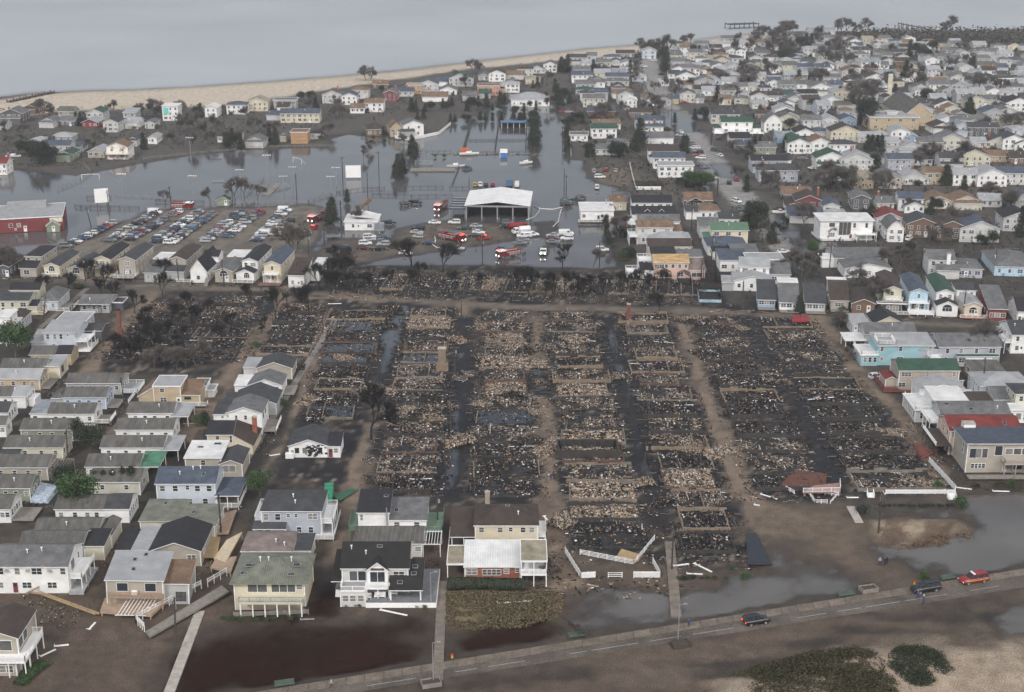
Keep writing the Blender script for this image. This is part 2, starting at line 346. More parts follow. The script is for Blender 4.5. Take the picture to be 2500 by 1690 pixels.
# --- hollows that hold water
wd = np.full(X.size, -30.0)
PUDID = np.zeros(X.size, int)
def hollow(poly, pid, am, asm, margin=30):
    global wd, PUDID
    m = mask(poly, 2, am, asm, margin); PUDID = np.where(m > wd, pid, PUDID); wd = np.maximum(wd, m)
hollow(SEA, 1, 5, 1, 60); hollow(FLOOD, 2, 7, 2)
for i, p in enumerate(STREETW): hollow(p, 3, 5, 2)
isl = np.maximum.reduce([mask(p, 2, 5, 2) for p in (LOT, MIDLOT, CHURCHI, PATCH, SANDBAR)])
far2 = (PUDID == 2)
wd = np.where(far2, np.minimum(wd, -isl), wd)
for i, p in enumerate(PUD_BROWN): hollow(p, 4, 11, 4.5)
for i, p in enumerate(PUD_GREY): hollow(p, 5, 10, 4)
for i, p in enumerate(BURN_WATER): hollow(p, 6, 4, 2)
wd = wd + np.where(PUDID == 5, 2.0, np.where(PUDID == 4, 1.2, 0))
soft = np.where(PUDID == 1, 14.0, np.where(PUDID == 4, 9.0, np.where(PUDID == 5, 5.0, 2.5)))
hol = sstep(0, 1, (wd + soft * .35) / soft * .5)
Z = Z * (1 - hol) - hol * np.where(PUDID == 1, 1.6, np.where((PUDID == 4) | (PUDID == 5), np.where(PUDID == 4, .6, .3) + np.where(PUDID == 4, .5, 1.1) * sstep(-.3, .3, n_mid + n_sm * .4), 0.75))
wetm = sstep(-5, 1, wd) * (PUDID != 1) ; wets = sstep(-12, 2, wd) * (PUDID == 1)
C *= (1 - .42 * np.maximum(wetm, wets))[:, None]
WETN = np.maximum(wetm, wets) * .8
WETN = np.maximum(WETN, BM * sstep(.0, .2, -n_mid) * .5)
# --- road bed kept level
rb = sstep(-3.5, -1, np.minimum(ROAD_U[0] * X + ROAD_U[1] - Y, Y - (ROAD_L[0] * X + ROAD_L[1]))) * (Y < 330)
Z = Z * (1 - rb) + rb * -0.02
Z = np.where(Y > 1700, np.minimum(Z, -1.0), Z)
gm_, gt, gb, N_, L_ = nodes('sand_and_ash_ground')
a_ = N_('ShaderNodeAttribute'); a_.attribute_name = 'Col'; aw = N_('ShaderNodeAttribute'); aw.attribute_name = 'Wet'
tc_ = N_('ShaderNodeTexCoord')
def _gn(sc, det, lo, hi):
    n = N_('ShaderNodeTexNoise'); n.inputs['Scale'].default_value = sc; n.inputs['Detail'].default_value = det; L_(tc_.outputs['Object'], n.inputs['Vector'])
    r = N_('ShaderNodeMapRange'); r.inputs[1].default_value = .3; r.inputs[2].default_value = .7; r.inputs[3].default_value = lo; r.inputs[4].default_value = hi
    L_(n.outputs['Fac'], r.inputs[0]); return n, r
na, ra = _gn(4.5, 9, .5, 1.48); nb, rb_ = _gn(.35, 6, .76, 1.22)
m1 = N_('ShaderNodeMath'); m1.operation = 'MULTIPLY'; L_(ra.outputs[0], m1.inputs[0]); L_(rb_.outputs[0], m1.inputs[1])
vs = N_('ShaderNodeVectorMath'); vs.operation = 'SCALE'; L_(a_.outputs['Color'], vs.inputs[0]); L_(m1.outputs[0], vs.inputs['Scale']); L_(vs.outputs[0], gb.inputs['Base Color'])
mr = N_('ShaderNodeMapRange'); mr.inputs[3].default_value = .95; mr.inputs[4].default_value = .45; L_(aw.outputs['Fac'], mr.inputs[0]); L_(mr.outputs[0], gb.inputs['Roughness'])
gb.inputs['Specular IOR Level'].default_value = .3
bp_ = N_('ShaderNodeBump'); bp_.inputs['Strength'].default_value = .5; bp_.inputs['Distance'].default_value = .12; L_(na.outputs['Fac'], bp_.inputs['Height']); L_(bp_.outputs[0], gb.inputs['Normal'])
def grid_mesh(name, vx, vy, vz, quads, mats, col=None, extra=()):
    me = bpy.data.meshes.new(name)
    used = np.unique(quads); rem = np.full(vx.size, -1); rem[used] = np.arange(used.size)
    co = np.stack([vx[used], vy[used], vz[used]], 1).astype(np.float32); q = rem[quads]
    me.vertices.add(used.size); me.vertices.foreach_set('co', co.ravel())
    me.loops.add(q.size); me.loops.foreach_set('vertex_index', q.ravel().astype(np.int32))
    me.polygons.add(len(q)); me.polygons.foreach_set('loop_start', (np.arange(len(q)) * 4).astype(np.int32))
    me.polygons.foreach_set('use_smooth', np.ones(len(q), bool))
    me.update(calc_edges=True)
    for m in mats: me.materials.append(m)
    if col is not None:
        ca = me.color_attributes.new('Col', 'FLOAT_COLOR', 'POINT')
        ca.data.foreach_set('color', np.concatenate([col[used], np.ones((used.size, 1))], 1).astype(np.float32).ravel())
    for nm, val in extra:
        at_ = me.attributes.new(nm, 'FLOAT', 'POINT'); at_.data.foreach_set('value', val[used].astype(np.float32))
    return me
_idx = np.arange(_nr * _nc).reshape(_nr, _nc)
QUADS = np.stack([_idx[:-1, :-1], _idx[:-1, 1:], _idx[1:, 1:], _idx[1:, :-1]], -1).reshape(-1, 4)
land = Z[QUADS].max(1) > -1.2
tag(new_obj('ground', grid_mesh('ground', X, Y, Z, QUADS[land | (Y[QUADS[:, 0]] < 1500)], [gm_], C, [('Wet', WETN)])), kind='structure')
WZ = -0.12
def water_mat(name, col, dens, rough=.05, wave=.15, wsc=1.2, spec=.5, cn=.05, ca=.22):
    m, t, b, N, L = nodes(name)
    at_ = N('ShaderNodeAttribute'); at_.attribute_name = 'depth'
    e = N('ShaderNodeMath'); e.operation = 'MULTIPLY'; e.inputs[1].default_value = -dens; L(at_.outputs['Fac'], e.inputs[0])
    x = N('ShaderNodeMath'); x.operation = 'EXPONENT'; L(e.outputs[0], x.inputs[0])
    o = N('ShaderNodeMath'); o.operation = 'SUBTRACT'; o.inputs[0].default_value = 1; o.use_clamp = True; L(x.outputs[0], o.inputs[1])
    L(o.outputs[0], b.inputs['Alpha'])
    b.inputs['IOR'].default_value = 1.33; b.inputs['Roughness'].default_value = rough
    b.inputs['Specular IOR Level'].default_value = spec
    tc = N('ShaderNodeTexCoord'); n = N('ShaderNodeTexNoise'); n.inputs['Scale'].default_value = cn; n.inputs['Detail'].default_value = 5; L(tc.outputs['Object'], n.inputs['Vector'])
    r = N('ShaderNodeMapRange'); r.inputs[1].default_value = .3; r.inputs[2].default_value = .7; r.inputs[3].default_value = 1 - ca; r.inputs[4].default_value = 1 + ca; L(n.outputs['Fac'], r.inputs[0])
    v = N('ShaderNodeVectorMath'); v.operation = 'SCALE'; v.inputs[0].default_value = col; L(r.outputs[0], v.inputs['Scale'])
    fo = N('ShaderNodeAttribute'); fo.attribute_name = 'foam'; nf = N('ShaderNodeTexNoise'); nf.inputs['Scale'].default_value = .06; nf.inputs['Detail'].default_value = 6
    mpf = N('ShaderNodeMapping'); mpf.inputs['Scale'].default_value = (1, 2.5, 1); mpf.inputs['Rotation'].default_value = (0, 0, .1); L(tc.outputs['Object'], mpf.inputs[0]); L(mpf.outputs[0], nf.inputs['Vector'])
    rf = N('ShaderNodeMath'); rf.operation = 'ADD'; L(nf.outputs['Fac'], rf.inputs[0]); L(fo.outputs['Fac'], rf.inputs[1])
    rr = N('ShaderNodeMapRange'); rr.inputs[1].default_value = .8; rr.inputs[2].default_value = 1.35; L(rf.outputs[0], rr.inputs[0])
    mx = N('ShaderNodeMix'); mx.data_type = 'RGBA'; L(rr.outputs[0], mx.inputs['Factor']); L(v.outputs[0], mx.inputs['A']); mx.inputs['B'].default_value = (.7, .7, .7, 1); L(mx.outputs['Result'], b.inputs['Base Color'])
    w1 = N('ShaderNodeTexNoise'); w1.inputs['Scale'].default_value = wsc; w1.inputs['Detail'].default_value = 4
    mp = N('ShaderNodeMapping'); mp.inputs['Scale'].default_value = (.6, 1.3, 1); mp.inputs['Rotation'].default_value = (0, 0, .25); L(tc.outputs['Object'], mp.inputs[0]); L(mp.outputs[0], w1.inputs['Vector'])
    bp = N('ShaderNodeBump'); bp.inputs['Strength'].default_value = wave; bp.inputs['Distance'].default_value = .25; L(w1.outputs['Fac'], bp.inputs['Height']); L(bp.outputs[0], b.inputs['Normal'])
    return m
WM = {1: water_mat('sea_water', (.36, .385, .40), 3, .45, .05, .3, .5, .006, .09), 2: water_mat('flood_water', (.075, .073, .074), 9, .08, .10, .7), 3: water_mat('street_flood_water', (.06, .06, .06), 10, .08, .10, .8),
      4: water_mat('peat_brown_water', (.024, .0105, .0065), 4, .3, .05, 1.5, .04), 5: water_mat('grey_puddle_water', (.11, .104, .098), 7, .12, .12, 1.5), 6: water_mat('ash_water', (.05, .053, .06), 9, .08, .08, 1.5)}
wet_q = Z[QUADS].min(1) < WZ
qid = PUDID[QUADS[:, 0]]
depth = np.clip(WZ - Z, 0, 5)
shore = sdist(X, Y, SEA, 200)
foam = np.where(PUDID == 1, sstep(60, 0, shore) * sstep(-50, 300, X) * .35 + sstep(12, 0, shore) * .55, 0)
for i, nm in ((1, 'sea'), (2, 'flood_water'), (3, 'street_flood_water'), (4, 'brown_puddle_water'), (5, 'grey_puddle_water'), (6, 'ash_puddle_water')):
    q = QUADS[wet_q & (qid == i)]
    if len(q): tag(new_obj(nm, grid_mesh(nm, X, Y, np.full(X.size, WZ), q, [WM[i]], None, [('depth', depth), ('foam', foam)])), kind='structure')
# deep bed under everything
mbb = MB(); mbb.poly([(-5200, 60, -3), (5200, 60, -3), (5200, 4700, -3), (-5200, 4700, -3)]); tag(mbb.build('sea_bed', mat('wet_sand', (.16, .14, .115), .9)), kind='structure')
# --- front road: a raised strip with sand drifted over its lower side, a painted line and a pavement
ru = lambda x: ROAD_U[0] * x + ROAD_U[1]
rl = lambda x: ROAD_L[0] * x + ROAD_L[1]
road = mat('sandy_asphalt', (.1, .084, .07), .9, .4, .22, .25); paving = mat('pavement_concrete', (.145, .12, .095), .92, .35, .25, .25)
def strip_mesh(name, xs, y0, y1, z0, z1, m, split=None):
    b = MB()
    for i in range(len(xs) - 1):
        a, c = xs[i], xs[i + 1]; g = 0.012 if split else 0
        b.poly([(a + g, y0(a), z1), (c - g, y0(c), z1), (c - g, y1(c), z1), (a + g, y1(a), z1)])
        b.poly([(a + g, y0(a), z0), (c - g, y0(c), z0), (c - g, y0(c), z1), (a + g, y0(a), z1)]); b.poly([(c - g, y1(c), z0), (a + g, y1(a), z0), (a + g, y1(a), z1), (c - g, y1(c), z1)])
    return tag(b.build(name, m), kind='structure')
xs = [-120 + 6 * i for i in range(46)]
strip_mesh('front_road', xs, lambda x: rl(x), lambda x: ru(x) - 2.2, -.6, .09, road)
pav = new_obj('pavement', None); tag(pav, kind='structure')
xs2 = [-120 + 3.0 * i for i in range(92)]
for i in range(len(xs2) - 1):
    a, c = xs2[i], xs2[i + 1]; b = MB(); j = random.Random(i).uniform(-.015, .015)
    b.v = [(a + .03, ru(a) - 2.17, -.5), (c - .03, ru(c) - 2.17, -.5), (c - .03, ru(c), -.5), (a + .03, ru(a), -.5), (a + .03, ru(a) - 2.17, .2 + j), (c - .03, ru(c) - 2.17, .2 + j), (c - .03, ru(c), .2 - j), (a + .03, ru(a), .2 - j)]
    b.f = [(4, 5, 6, 7), (0, 1, 5, 4), (1, 2, 6, 5), (2, 3, 7, 6), (3, 0, 4, 7)]; b.m = [0] * 5
    b.build('slab', paving, pav)
lw = mat('worn_white_paint', (.36, .34, .31), .8, .35, 1.5, .3)
b = MB(); rr_ = random.Random(4); x = -60.0
mid = lambda x: rl(x) + (ru(x) - rl(x)) * .27
while x < 110:
    l_ = rr_.uniform(3, 9); 
    if rr_.random() < (.45 if 38 < x < 62 else .85):
        b.poly([(x, mid(x) - .07, .096), (x + l_, mid(x + l_) - .07, .096), (x + l_, mid(x + l_) + .07, .096), (x, mid(x) + .07, .096)])
    x += l_ + rr_.choice((.05, .1, .8, 2.0))
tag(b.build('road_line', lw), kind='structure')
# --- long concrete walks (poured slabs, each a piece)
def slab_walk(name, k, p0, p1, wid, n, m=CONC, z=.13, label=None):
    a = Vector(at(k, *p0)); c = Vector(at(k, *p1)); d = (c - a); Ls = d.length / n; d.normalize(); nn = Vector((-d.y, d.x)) * wid / 2
    root = new_obj(name, None); tag(root, kind='structure'); rnd = random.Random(name + str(p0))
    for i in range(n):
        p = a + d * (Ls * i + .03); q = a + d * (Ls * (i + 1) - .03); zz = z + rnd.uniform(-.03, .03); b = MB()
        ll = [p - nn, q - nn, q + nn, p + nn]
        b.v = [(v.x, v.y, -.5) for v in ll] + [(v.x, v.y, zz) for v in ll]; b.f = [(4, 5, 6, 7), (0, 1, 5, 4), (1, 2, 6, 5), (2, 3, 7, 6), (3, 0, 4, 7)]; b.m = [0] * 5
        b.build('slab', m, root)
    return root
slab_walk('walk', 'f', (1115, 1600), (1335, 1020), 1.75, 16)
slab_walk('walk', 'g', (735, 1480), (765, 820), 1.7, 22, mat('sandy_concrete', (.17, .145, .12), .9, .3, .5))
slab_walk('walk', 'h', (1225, 430), (1165, 320), 1.7, 6)
slab_walk('walk', 'v', (1535, 1400), (1520, 1230), 1.9, 12, mat('sandy_concrete', (.17, .145, .12), .9, .3, .5))
slab_walk('walk', 'e', (1640, 1545), (2240, 600), 1.7, 44, mat('sooty_concrete', (.19, .175, .16), .9, .3, .5))
slab_walk('walk', 'n', (480, 960), (1100, 440), 1.6, 26, mat('sandy_concrete', (.17, .145, .12), .9, .3, .5))
# ================================================================== HOUSES
RCOL = dict(k=(0.018,0.018,0.022), d=(0.045,0.047,0.052), g=(0.119,0.121,0.124), l=(0.288,0.296,0.304), w=(0.594,0.594,0.585), b=(0.049,0.036,0.03), t=(0.16,0.104,0.068), u=(0.061,0.076,0.104), e=(0.028,0.068,0.048), r=(0.152,0.028,0.024), o=(0.097,0.094,0.086), G=(.065,.18,.115), m=(.15,.156,.125), p=(0.187,0.151,0.137), y=(0.274,0.245,0.18), a=(0.216,0.238,0.259), z=(0.016,0.015,0.015))
RWORD = dict(k='black', d='dark grey', g='grey', l='pale grey', w='white', b='dark brown', t='tan', u='blue-grey', e='dark green', r='red', o='weathered grey', G='bright green', m='moss green', p='pinkish grey', y='sand-coloured', a='light blue-grey', z='burned')
WCOL = dict(w=(.72,.72,.71), c=(.56,.5,.38), y=(.52,.5,.39), g=(.36,.37,.37), d=(.09,.09,.1), b=(.24,.34,.47), t=(.42,.34,.23), p=(.58,.41,.34), r=(.17,.035,.035), n=(.16,.1,.065), q=(.27,.45,.49), a=(.46,.5,.55), o=(.45,.28,.16), e=(.22,.25,.18), l=(.5,.5,.49), s=(.36,.325,.275), k=(.03,.03,.035), v=(.36,.38,.43), i=(.4,.47,.6), f=(.5,.48,.42))
WWORD = dict(w='white', c='cream', y='pale yellow', g='grey', d='charcoal', b='blue', t='tan', p='pink', r='red', n='brown', q='turquoise', a='pale blue', o='orange-tan', e='green', l='light grey', s='beige', k='burned', v='lavender grey', i='sky blue', f='off-white')
def roof_mat(c):
    if c in 'o': return mat('roof_' + c, RCOL[c], .92, .42, .7, .3, stretch=(1.6, .35, 1))
    if c in 'wl': return mat('roof_' + c, RCOL[c], .8, .2, .4, .08)
    return mat('roof_' + c, RCOL[c], .9, .38, .6, .28)
def wall_mat(c): return mat('wall_' + c, WCOL[c], .75, .16, .35, .05, stretch=(1, 1, 1.8))
def roof_shape(b, rt, x0, x1, y0, y1, z1, rise, oh, th=.16, frise=None):
    """adds a roof slab: material 0 on the weather side, 1 on fascia and soffit. Returns gable polygons for the walls"""
    gab = []
    if rt in ('g', 'f', 's', 'S', 'n'):
        if rt in ('f', 'n'):                # ridge running away from the front
            T = lambda a, p, z: (p, a, z); a0, a1, p0, p1 = y0 - oh, y1 + oh, x0, x1
        else:
            T = lambda a, p, z: (a, p, z); a0, a1, p0, p1 = x0 - oh, x1 + oh, y0, y1
        if rt in 'gf': prof = [(p0, 0), ((p0 + p1) / 2, rise), (p1, 0)]
        elif rt == 's': prof = [(p0, 0), (p1, rise)]       # falls to the front
        elif rt == 'S': prof = [(p0, rise), (p1, 0)]       # falls to the back
        else: prof = [(p0, 0), (p0 + (p1 - p0) * .22, rise * .62), ((p0 + p1) / 2, rise), (p0 + (p1 - p0) * .78, rise * .62), (p1, 0)]
        # overhang along the slopes
        (pa, za), (pb, zb) = prof[0], prof[1]; s = (zb - za) / (pb - pa); first = (pa - oh, za - s * oh)
        (pc, zc), (pd, zd) = prof[-2], prof[-1]; s = (zd - zc) / (pd - pc); last = (pd + oh, zd + s * oh)
        pr = [first] + prof[1:-1] + [last] if len(prof) > 2 else [first, last]
        for i in range(len(pr) - 1):
            (pa, za), (pb, zb) = pr[i], pr[i + 1]
            q = [T(a0, pa, z1 + za), T(a1, pa, z1 + za), T(a1, pb, z1 + zb), T(a0, pb, z1 + zb)]
            if rt in ('f', 'n'): q = q[::-1]
            b.poly(q, 0); b.poly([(v[0], v[1], v[2] - th) for v in q][::-1], 1)
            for a in (a0, a1): b.poly([T(a, pa, z1 + za), T(a, pb, z1 + zb), T(a, pb, z1 + zb - th), T(a, pa, z1 + za - th)], 1)
        for (p, zz) in (pr[0], pr[-1]): b.poly([T(a0, p, z1 + zz), T(a1, p, z1 + zz), T(a1, p, z1 + zz - th), T(a0, p, z1 + zz - th)], 1)
        for a in ((y0, y1) if rt in ('f', 'n') else (x0, x1)):
            gab.append([T(a, p, z1 + zz - .03) for p, zz in prof] + ([] if len(prof) > 2 else [T(a, prof[1][0], z1) if rt == 's' else T(a, prof[0][0], z1)]))
        if rt == 's': gab.append([(x0, y1, z1), (x1, y1, z1), (x1, y1, z1 + rise - .03), (x0, y1, z1 + rise - .03)])
        if rt == 'S': gab.append([(x0, y0, z1), (x1, y0, z1), (x1, y0, z1 + rise - .03), (x0, y0, z1 + rise - .03)])
    elif rt == 'h':
        X0, X1, Y0, Y1 = x0 - oh, x1 + oh, y0 - oh, y1 + oh; lx, ly = X1 - X0, Y1 - Y0; zr = z1 + rise
        if lx >= ly: r0, r1 = (X0 + ly / 2, (Y0 + Y1) / 2, zr), (X1 - ly / 2, (Y0 + Y1) / 2, zr)
        else: r0, r1 = ((X0 + X1) / 2, Y0 + lx / 2, zr), ((X0 + X1) / 2, Y1 - lx / 2, zr)
        z = z1 - .05; c = [(X0, Y0, z), (X1, Y0, z), (X1, Y1, z), (X0, Y1, z)]
        if lx >= ly: F = [[c[0], c[1], r1, r0], [c[1], c[2], r1], [c[2], c[3], r0, r1], [c[3], c[0], r0]]
        else: F = [[c[0], c[1], r0], [c[1], c[2], r1, r0], [c[2], c[3], r1], [c[3], c[0], r0, r1]]
        for f in F: b.poly(f, 0)
        for i in range(4):
            p, q = c[i], c[(i + 1) % 4]; b.poly([p, (p[0], p[1], z - th), (q[0], q[1], z - th), q], 1)
        b.poly([(p[0], p[1], z - th) for p in c][::-1], 1)
    else:                                   # flat with a low kerb
        X0, X1, Y0, Y1 = x0 - oh, x1 + oh, y0 - oh, y1 + oh
        b.box(X0, X1, Y0, Y1, z1 - .02, z1 + .2, 1, 0)
        for q in ((X0, X1, Y0, Y0 + .15), (X0, X1, Y1 - .15, Y1), (X0, X0 + .15, Y0 + .153, Y1 - .153), (X1 - .15, X1, Y0 + .153, Y1 - .153)): b.box(*q, z1 + .198, z1 + .3, 1)
    return gab
WMESH = {}; rnd = random.Random(7)
PANES = [GLASS, GLASS, mat('glass_with_blind', (.2, .2, .19), .3), mat('glass_with_curtain', (.09, .09, .088), .2)]
def win_mesh(w, h, near, fc, style):
    gl = rnd.choice(PANES); k = (w, h, near, fc, style, gl.name)
    if k in WMESH: return WMESH[k]
    t = .07 if near else .09; f = MB()
    f.box(-w/2 - t, w/2 + t, -.07, .02, h/2, h/2 + t); f.box(-w/2 - t, w/2 + t, -.09, .02, -h/2 - t, -h/2)
    f.box(-w/2 - t, -w/2, -.07, .02, -h/2, h/2); f.box(w/2, w/2 + t, -.07, .02, -h/2, h/2)
    nv = max(1, round(w / .85)) if style != 'g' else max(1, round(w / 1.6))
    for i in range(1, nv): x = -w/2 + w * i / nv; f.box(x - .04, x + .04, -.06, .02, -h/2, h/2)
    if style == 'd' : f.box(-w/2, w/2, -.055, .02, -.025, .025)
    fm = {'w': WHITE, 'k': BLACKP, 't': WOODT, 'y': wall_mat('y'), 's': wall_mat('s')}[fc]
    p = MB(); p.poly([(-w/2, -.03, -h/2), (w/2, -.03, -h/2), (w/2, -.03, h/2), (-w/2, -.03, h/2)])
    if near: r = (f.mesh('window', [fm]), p.mesh('pane', [gl]))
    else:
        n = len(f.v); f.v += p.v; f.f += [tuple(i + n for i in q) for q in p.f]; f.m += [1]
        r = (f.mesh('window', [fm, gl]), None)
    WMESH[k] = r; return r
DMESH = {}
def door_mesh(col):
    if col not in DMESH:
        b = MB(); b.box(-.45, .45, -.05, .02, 0, 2.05, 0); b.box(-.55, -.45, -.08, .02, 0, 2.15, 1); b.box(.45, .55, -.08, .02, 0, 2.15, 1); b.box(-.45, .45, -.08, .02, 2.05, 2.15, 1)
        b.box(-.25, .25, -.06, -.049, 1.2, 1.8, 2)
        DMESH[col] = b.mesh('door', [wall_mat(col), WHITE, GLASS])
    return DMESH[col]
VENT = None
class House:
    def __init__(s, cr, uL, vL, uR, z, dep, rt, rc, wc, label=None, rot=0.0, near=False, cat='house', name='house', rise=None, oh=.35, base=None, auto=True, place=None, **kw):
        ax, ay = at(cr, uL, vL, z); a = R(rot); c, sn = math.cos(a), math.sin(a)
        t = (CROP[cr][0] + uR * CROP[cr][2] - 1250) / FPX; D0 = ay * _c - (z - CAM_H) * _s
        w = (t * D0 - ax) / (c - t * sn * _c)
        s.w, s.d, s.z, s.rc, s.wc, s.rt, s.near, s.a = w, dep, z, rc, wc, rt, near, a
        cx = ax + c * w / 2 - sn * dep / 2; cy = ay + sn * w / 2 + c * dep / 2
        s.cx, s.cy = cx, cy
        s.root = thing(name, (cx, cy, 0), a, label, cat)
        if label is None:
            st = 'one-storey' if z < 4.3 else 'two-storey' if z < 7.4 else 'three-storey'
            s.root['label'] = f"{st} {WWORD[wc]} house with {RWORD[rc]} {dict(g='side-gable',f='front-gable',h='hip',F='flat',s='lean-to',S='lean-to',n='gambrel')[rt]} roof"; s.root['auto'] = 1
        s.vol(-w/2, w/2, -dep/2, dep/2, 0, z, rt, rise, rc, wc, oh, auto=auto, **kw)
    def loc(s, cr, u, v, z):
        x, y = at(cr, u, v, z); x -= s.cx; y -= s.cy
        return (x * math.cos(s.a) + y * math.sin(s.a), -x * math.sin(s.a) + y * math.cos(s.a))
    def vol(s, x0, x1, y0, y1, z0, z1, rt, rise=None, rc=None, wc=None, oh=.3, auto=False, nf=None, ns=None, side=None, blank=False, posts=False, ww=None, trim=None, fr='w', kind='a'):
        rc = rc or s.rc; wc = wc or s.wc
        span = (y1 - y0) if rt in 'g' else (x1 - x0)
        if rise is None: rise = dict(g=.21 * (y1 - y0), f=.2 * (x1 - x0), h=.17 * min(x1 - x0, y1 - y0), s=.12 * (y1 - y0), S=.12 * (y1 - y0), n=.45 * (x1 - x0)).get(rt, 0)
        s.box = (x0, x1, y0, y1); s.rise = rise; s.zz = (z0, z1)
        b = MB(); gab = roof_shape(b, rt, x0, x1, y0, y1, z1, rise, oh)
        b.build('roof', [roof_mat(rc), wall_mat(trim) if trim else WHITE], s.root)
        wb = MB()
        if posts:
            for px in [x0 + .1 + (x1 - x0 - .2) * i / max(1, round((x1 - x0) / 3)) for i in range(max(1, round((x1 - x0) / 3)) + 1)]:
                for py in (y0 + .1, y1 - .1): wb.box(px - .08, px + .08, py - .08, py + .08, z0, z1)
            build_each(wb, 'post', WHITE if posts == 'w' else WOODG, s.root); return s
        c = [(x0, y0), (x1, y0), (x1, y1), (x0, y1)]
        for i in range(4):
            (ax, ay), (bx, by) = c[i], c[(i + 1) % 4]; wb.poly([(ax, ay, z0), (bx, by, z0), (bx, by, z1), (ax, ay, z1)])
        for g in gab: wb.poly(g)
        wb.poly([(x, y, z1 - .17) for x, y in c])
        wb.build('wall', wall_mat(wc), s.root)
        if s.near and z1 - z0 > 2:                    # corner boards and a plinth
            tb = MB()
            for (px, py) in c: tb.box(px - .09, px + .09, py - .09, py + .09, z0 + .02, z1 - .2)
            build_each(tb, 'corner_board', WHITE, s.root)
        if auto:
            side = side or ('R' if s.root.location.x < 0 else 'L')
            levels = [1.75] if z1 - z0 < 4.3 else [1.65, z1 - 1.35] if z1 - z0 < 7.4 else [1.6, (z1) / 2, z1 - 1.3]
            for zl in levels:
                n = nf if nf is not None else max(1, round((x1 - x0) / 2.9))
                for i in range(n):
                    p = x0 + (x1 - x0) * (i + .5) / n + rnd.uniform(-.25, .25); ww_ = ww or rnd.choice((.85, .9, 1.0, 1.6)); 
                    s.win('F', p, zl + z0, min(ww_, (x1 - x0) / n - .4) if n else ww_, 1.25, fr)
                n = ns if ns is not None else max(1, round((y1 - y0) / 3.6))
                for i in range(n): s.win(side, y0 + (y1 - y0) * (i + .5) / n + rnd.uniform(-.3, .3), zl + z0, rnd.choice((.85, .9, 1.0)), 1.2, fr)
            if rnd.random() < .6: s.door('F', x0 + (x1 - x0) * rnd.uniform(.2, .8), z0 + .15, 'w')
            if rnd.random() < .35 and rt in 'gh': s.pipe(rnd.uniform(x0 + 1, x1 - 1), rnd.uniform(.3, .7))
        return s
    def wing(s, cr, uL, vL, uR, z, dep, rt, rc=None, wc=None, z0=0, **kw):
        """another block of the house, set out from its own front eave"""
        x, y = s.loc(cr, uL, vL, z); x2, y2 = s.loc(cr, uR, vL, z)
        return s.vol(x, max(x2, x + .6), y, y + dep, z0, z, rt, None if 'rise' not in kw else kw.pop('rise'), rc, wc, **kw)
    def _fac(s, fac, p):
        x0, x1, y0, y1 = s.box
        return {'F': ((p, y0), 0), 'B': ((p, y1), math.pi), 'L': ((x0, p), -math.pi / 2), 'R': ((x1, p), math.pi / 2)}[fac]
    def win(s, fac, p, zc, w=.9, h=1.25, fc='w', style='d'):
        (x, y), a = s._fac(fac, p); w = round(max(.5, w) * 10) / 10; h = round(h * 10) / 10
        f, pn = win_mesh(w, h, s.near, fc, style)
        o = new_obj('window', f, s.root); o.location = (x, y, zc); o.rotation_euler = (0, 0, a)
        if pn: new_obj('pane', pn, o)
        return o
    def wins(s, fac, spec, zc, w=.9, h=1.25, **k):
        """windows at fractions of the facade"""
        x0, x1, y0, y1 = s.box; lo, hi = (x0, x1) if fac in 'FB' else (y0, y1)
        for f in spec: s.win(fac, lo + (hi - lo) * f, zc, w, h, **k)
        return s
    def door(s, fac, p, z, col='w'):
        (x, y), a = s._fac(fac, p); o = new_obj('door', door_mesh(col), s.root); o.location = (x, y, z); o.rotation_euler = (0, 0, a)
    def slope(s, x, t, dz=0.02):
        """a spot on the front slope of the current roof and its tilt"""
        x0, x1, y0, y1 = s.box; run = (y1 - y0) / 2 if s.rt not in 'sF' else (y1 - y0)
        return (x, y0 + run * t, s.zz[1] + s.rise * t + dz), (math.atan2(s.rise, run) if s.rt != 'F' else 0)
    def sky(s, xf, t, w=.7, l=1.1):
        x0, x1 = s.box[:2]; (x, y, z), a = s.slope(x0 + (x1 - x0) * xf, t)
        b = MB(); b.box(-w/2, w/2, -l/2, l/2, -.05, .12); b.box(-w/2 + .08, w/2 - .08, -l/2 + .08, l/2 - .08, .119, .135, 1)
        o = b.build('skylight', [METAL, GLASS], s.root); o.location = (x, y, z); o.rotation_euler = (a, 0, 0)
    def pipe(s, x, t, h=.7):
        global VENT
        if VENT is None: b = MB(); b.tube([(0,0,-.2),(0,0,.7)], [.09,.09], 6); b.box(-.16,.16,-.16,.16,.6,.75); VENT = b.mesh('vent_pipe', [WVINYL])
        (px, y, z), a = s.slope(x, t, 0); o = new_obj('vent_pipe', VENT, s.root); o.location = (px, y, z)
    def chimney(s, x, y, z0, z1, w=.9, m=None):
        b = MB(); b.box(x - w/2, x + w/2, y - w*.4, y + w*.4, z0, z1, 0); b.box(x - w/2 - .08, x + w/2 + .08, y - w*.4 - .08, y + w*.4 + .08, z1 - .002, z1 + .12, 1); b.box(x - .18, x + .18, y - .15, y + .15, z1 + .12, z1 + .4, 1)
        b.build('chimney', [m or BRICK, CONC], s.root)
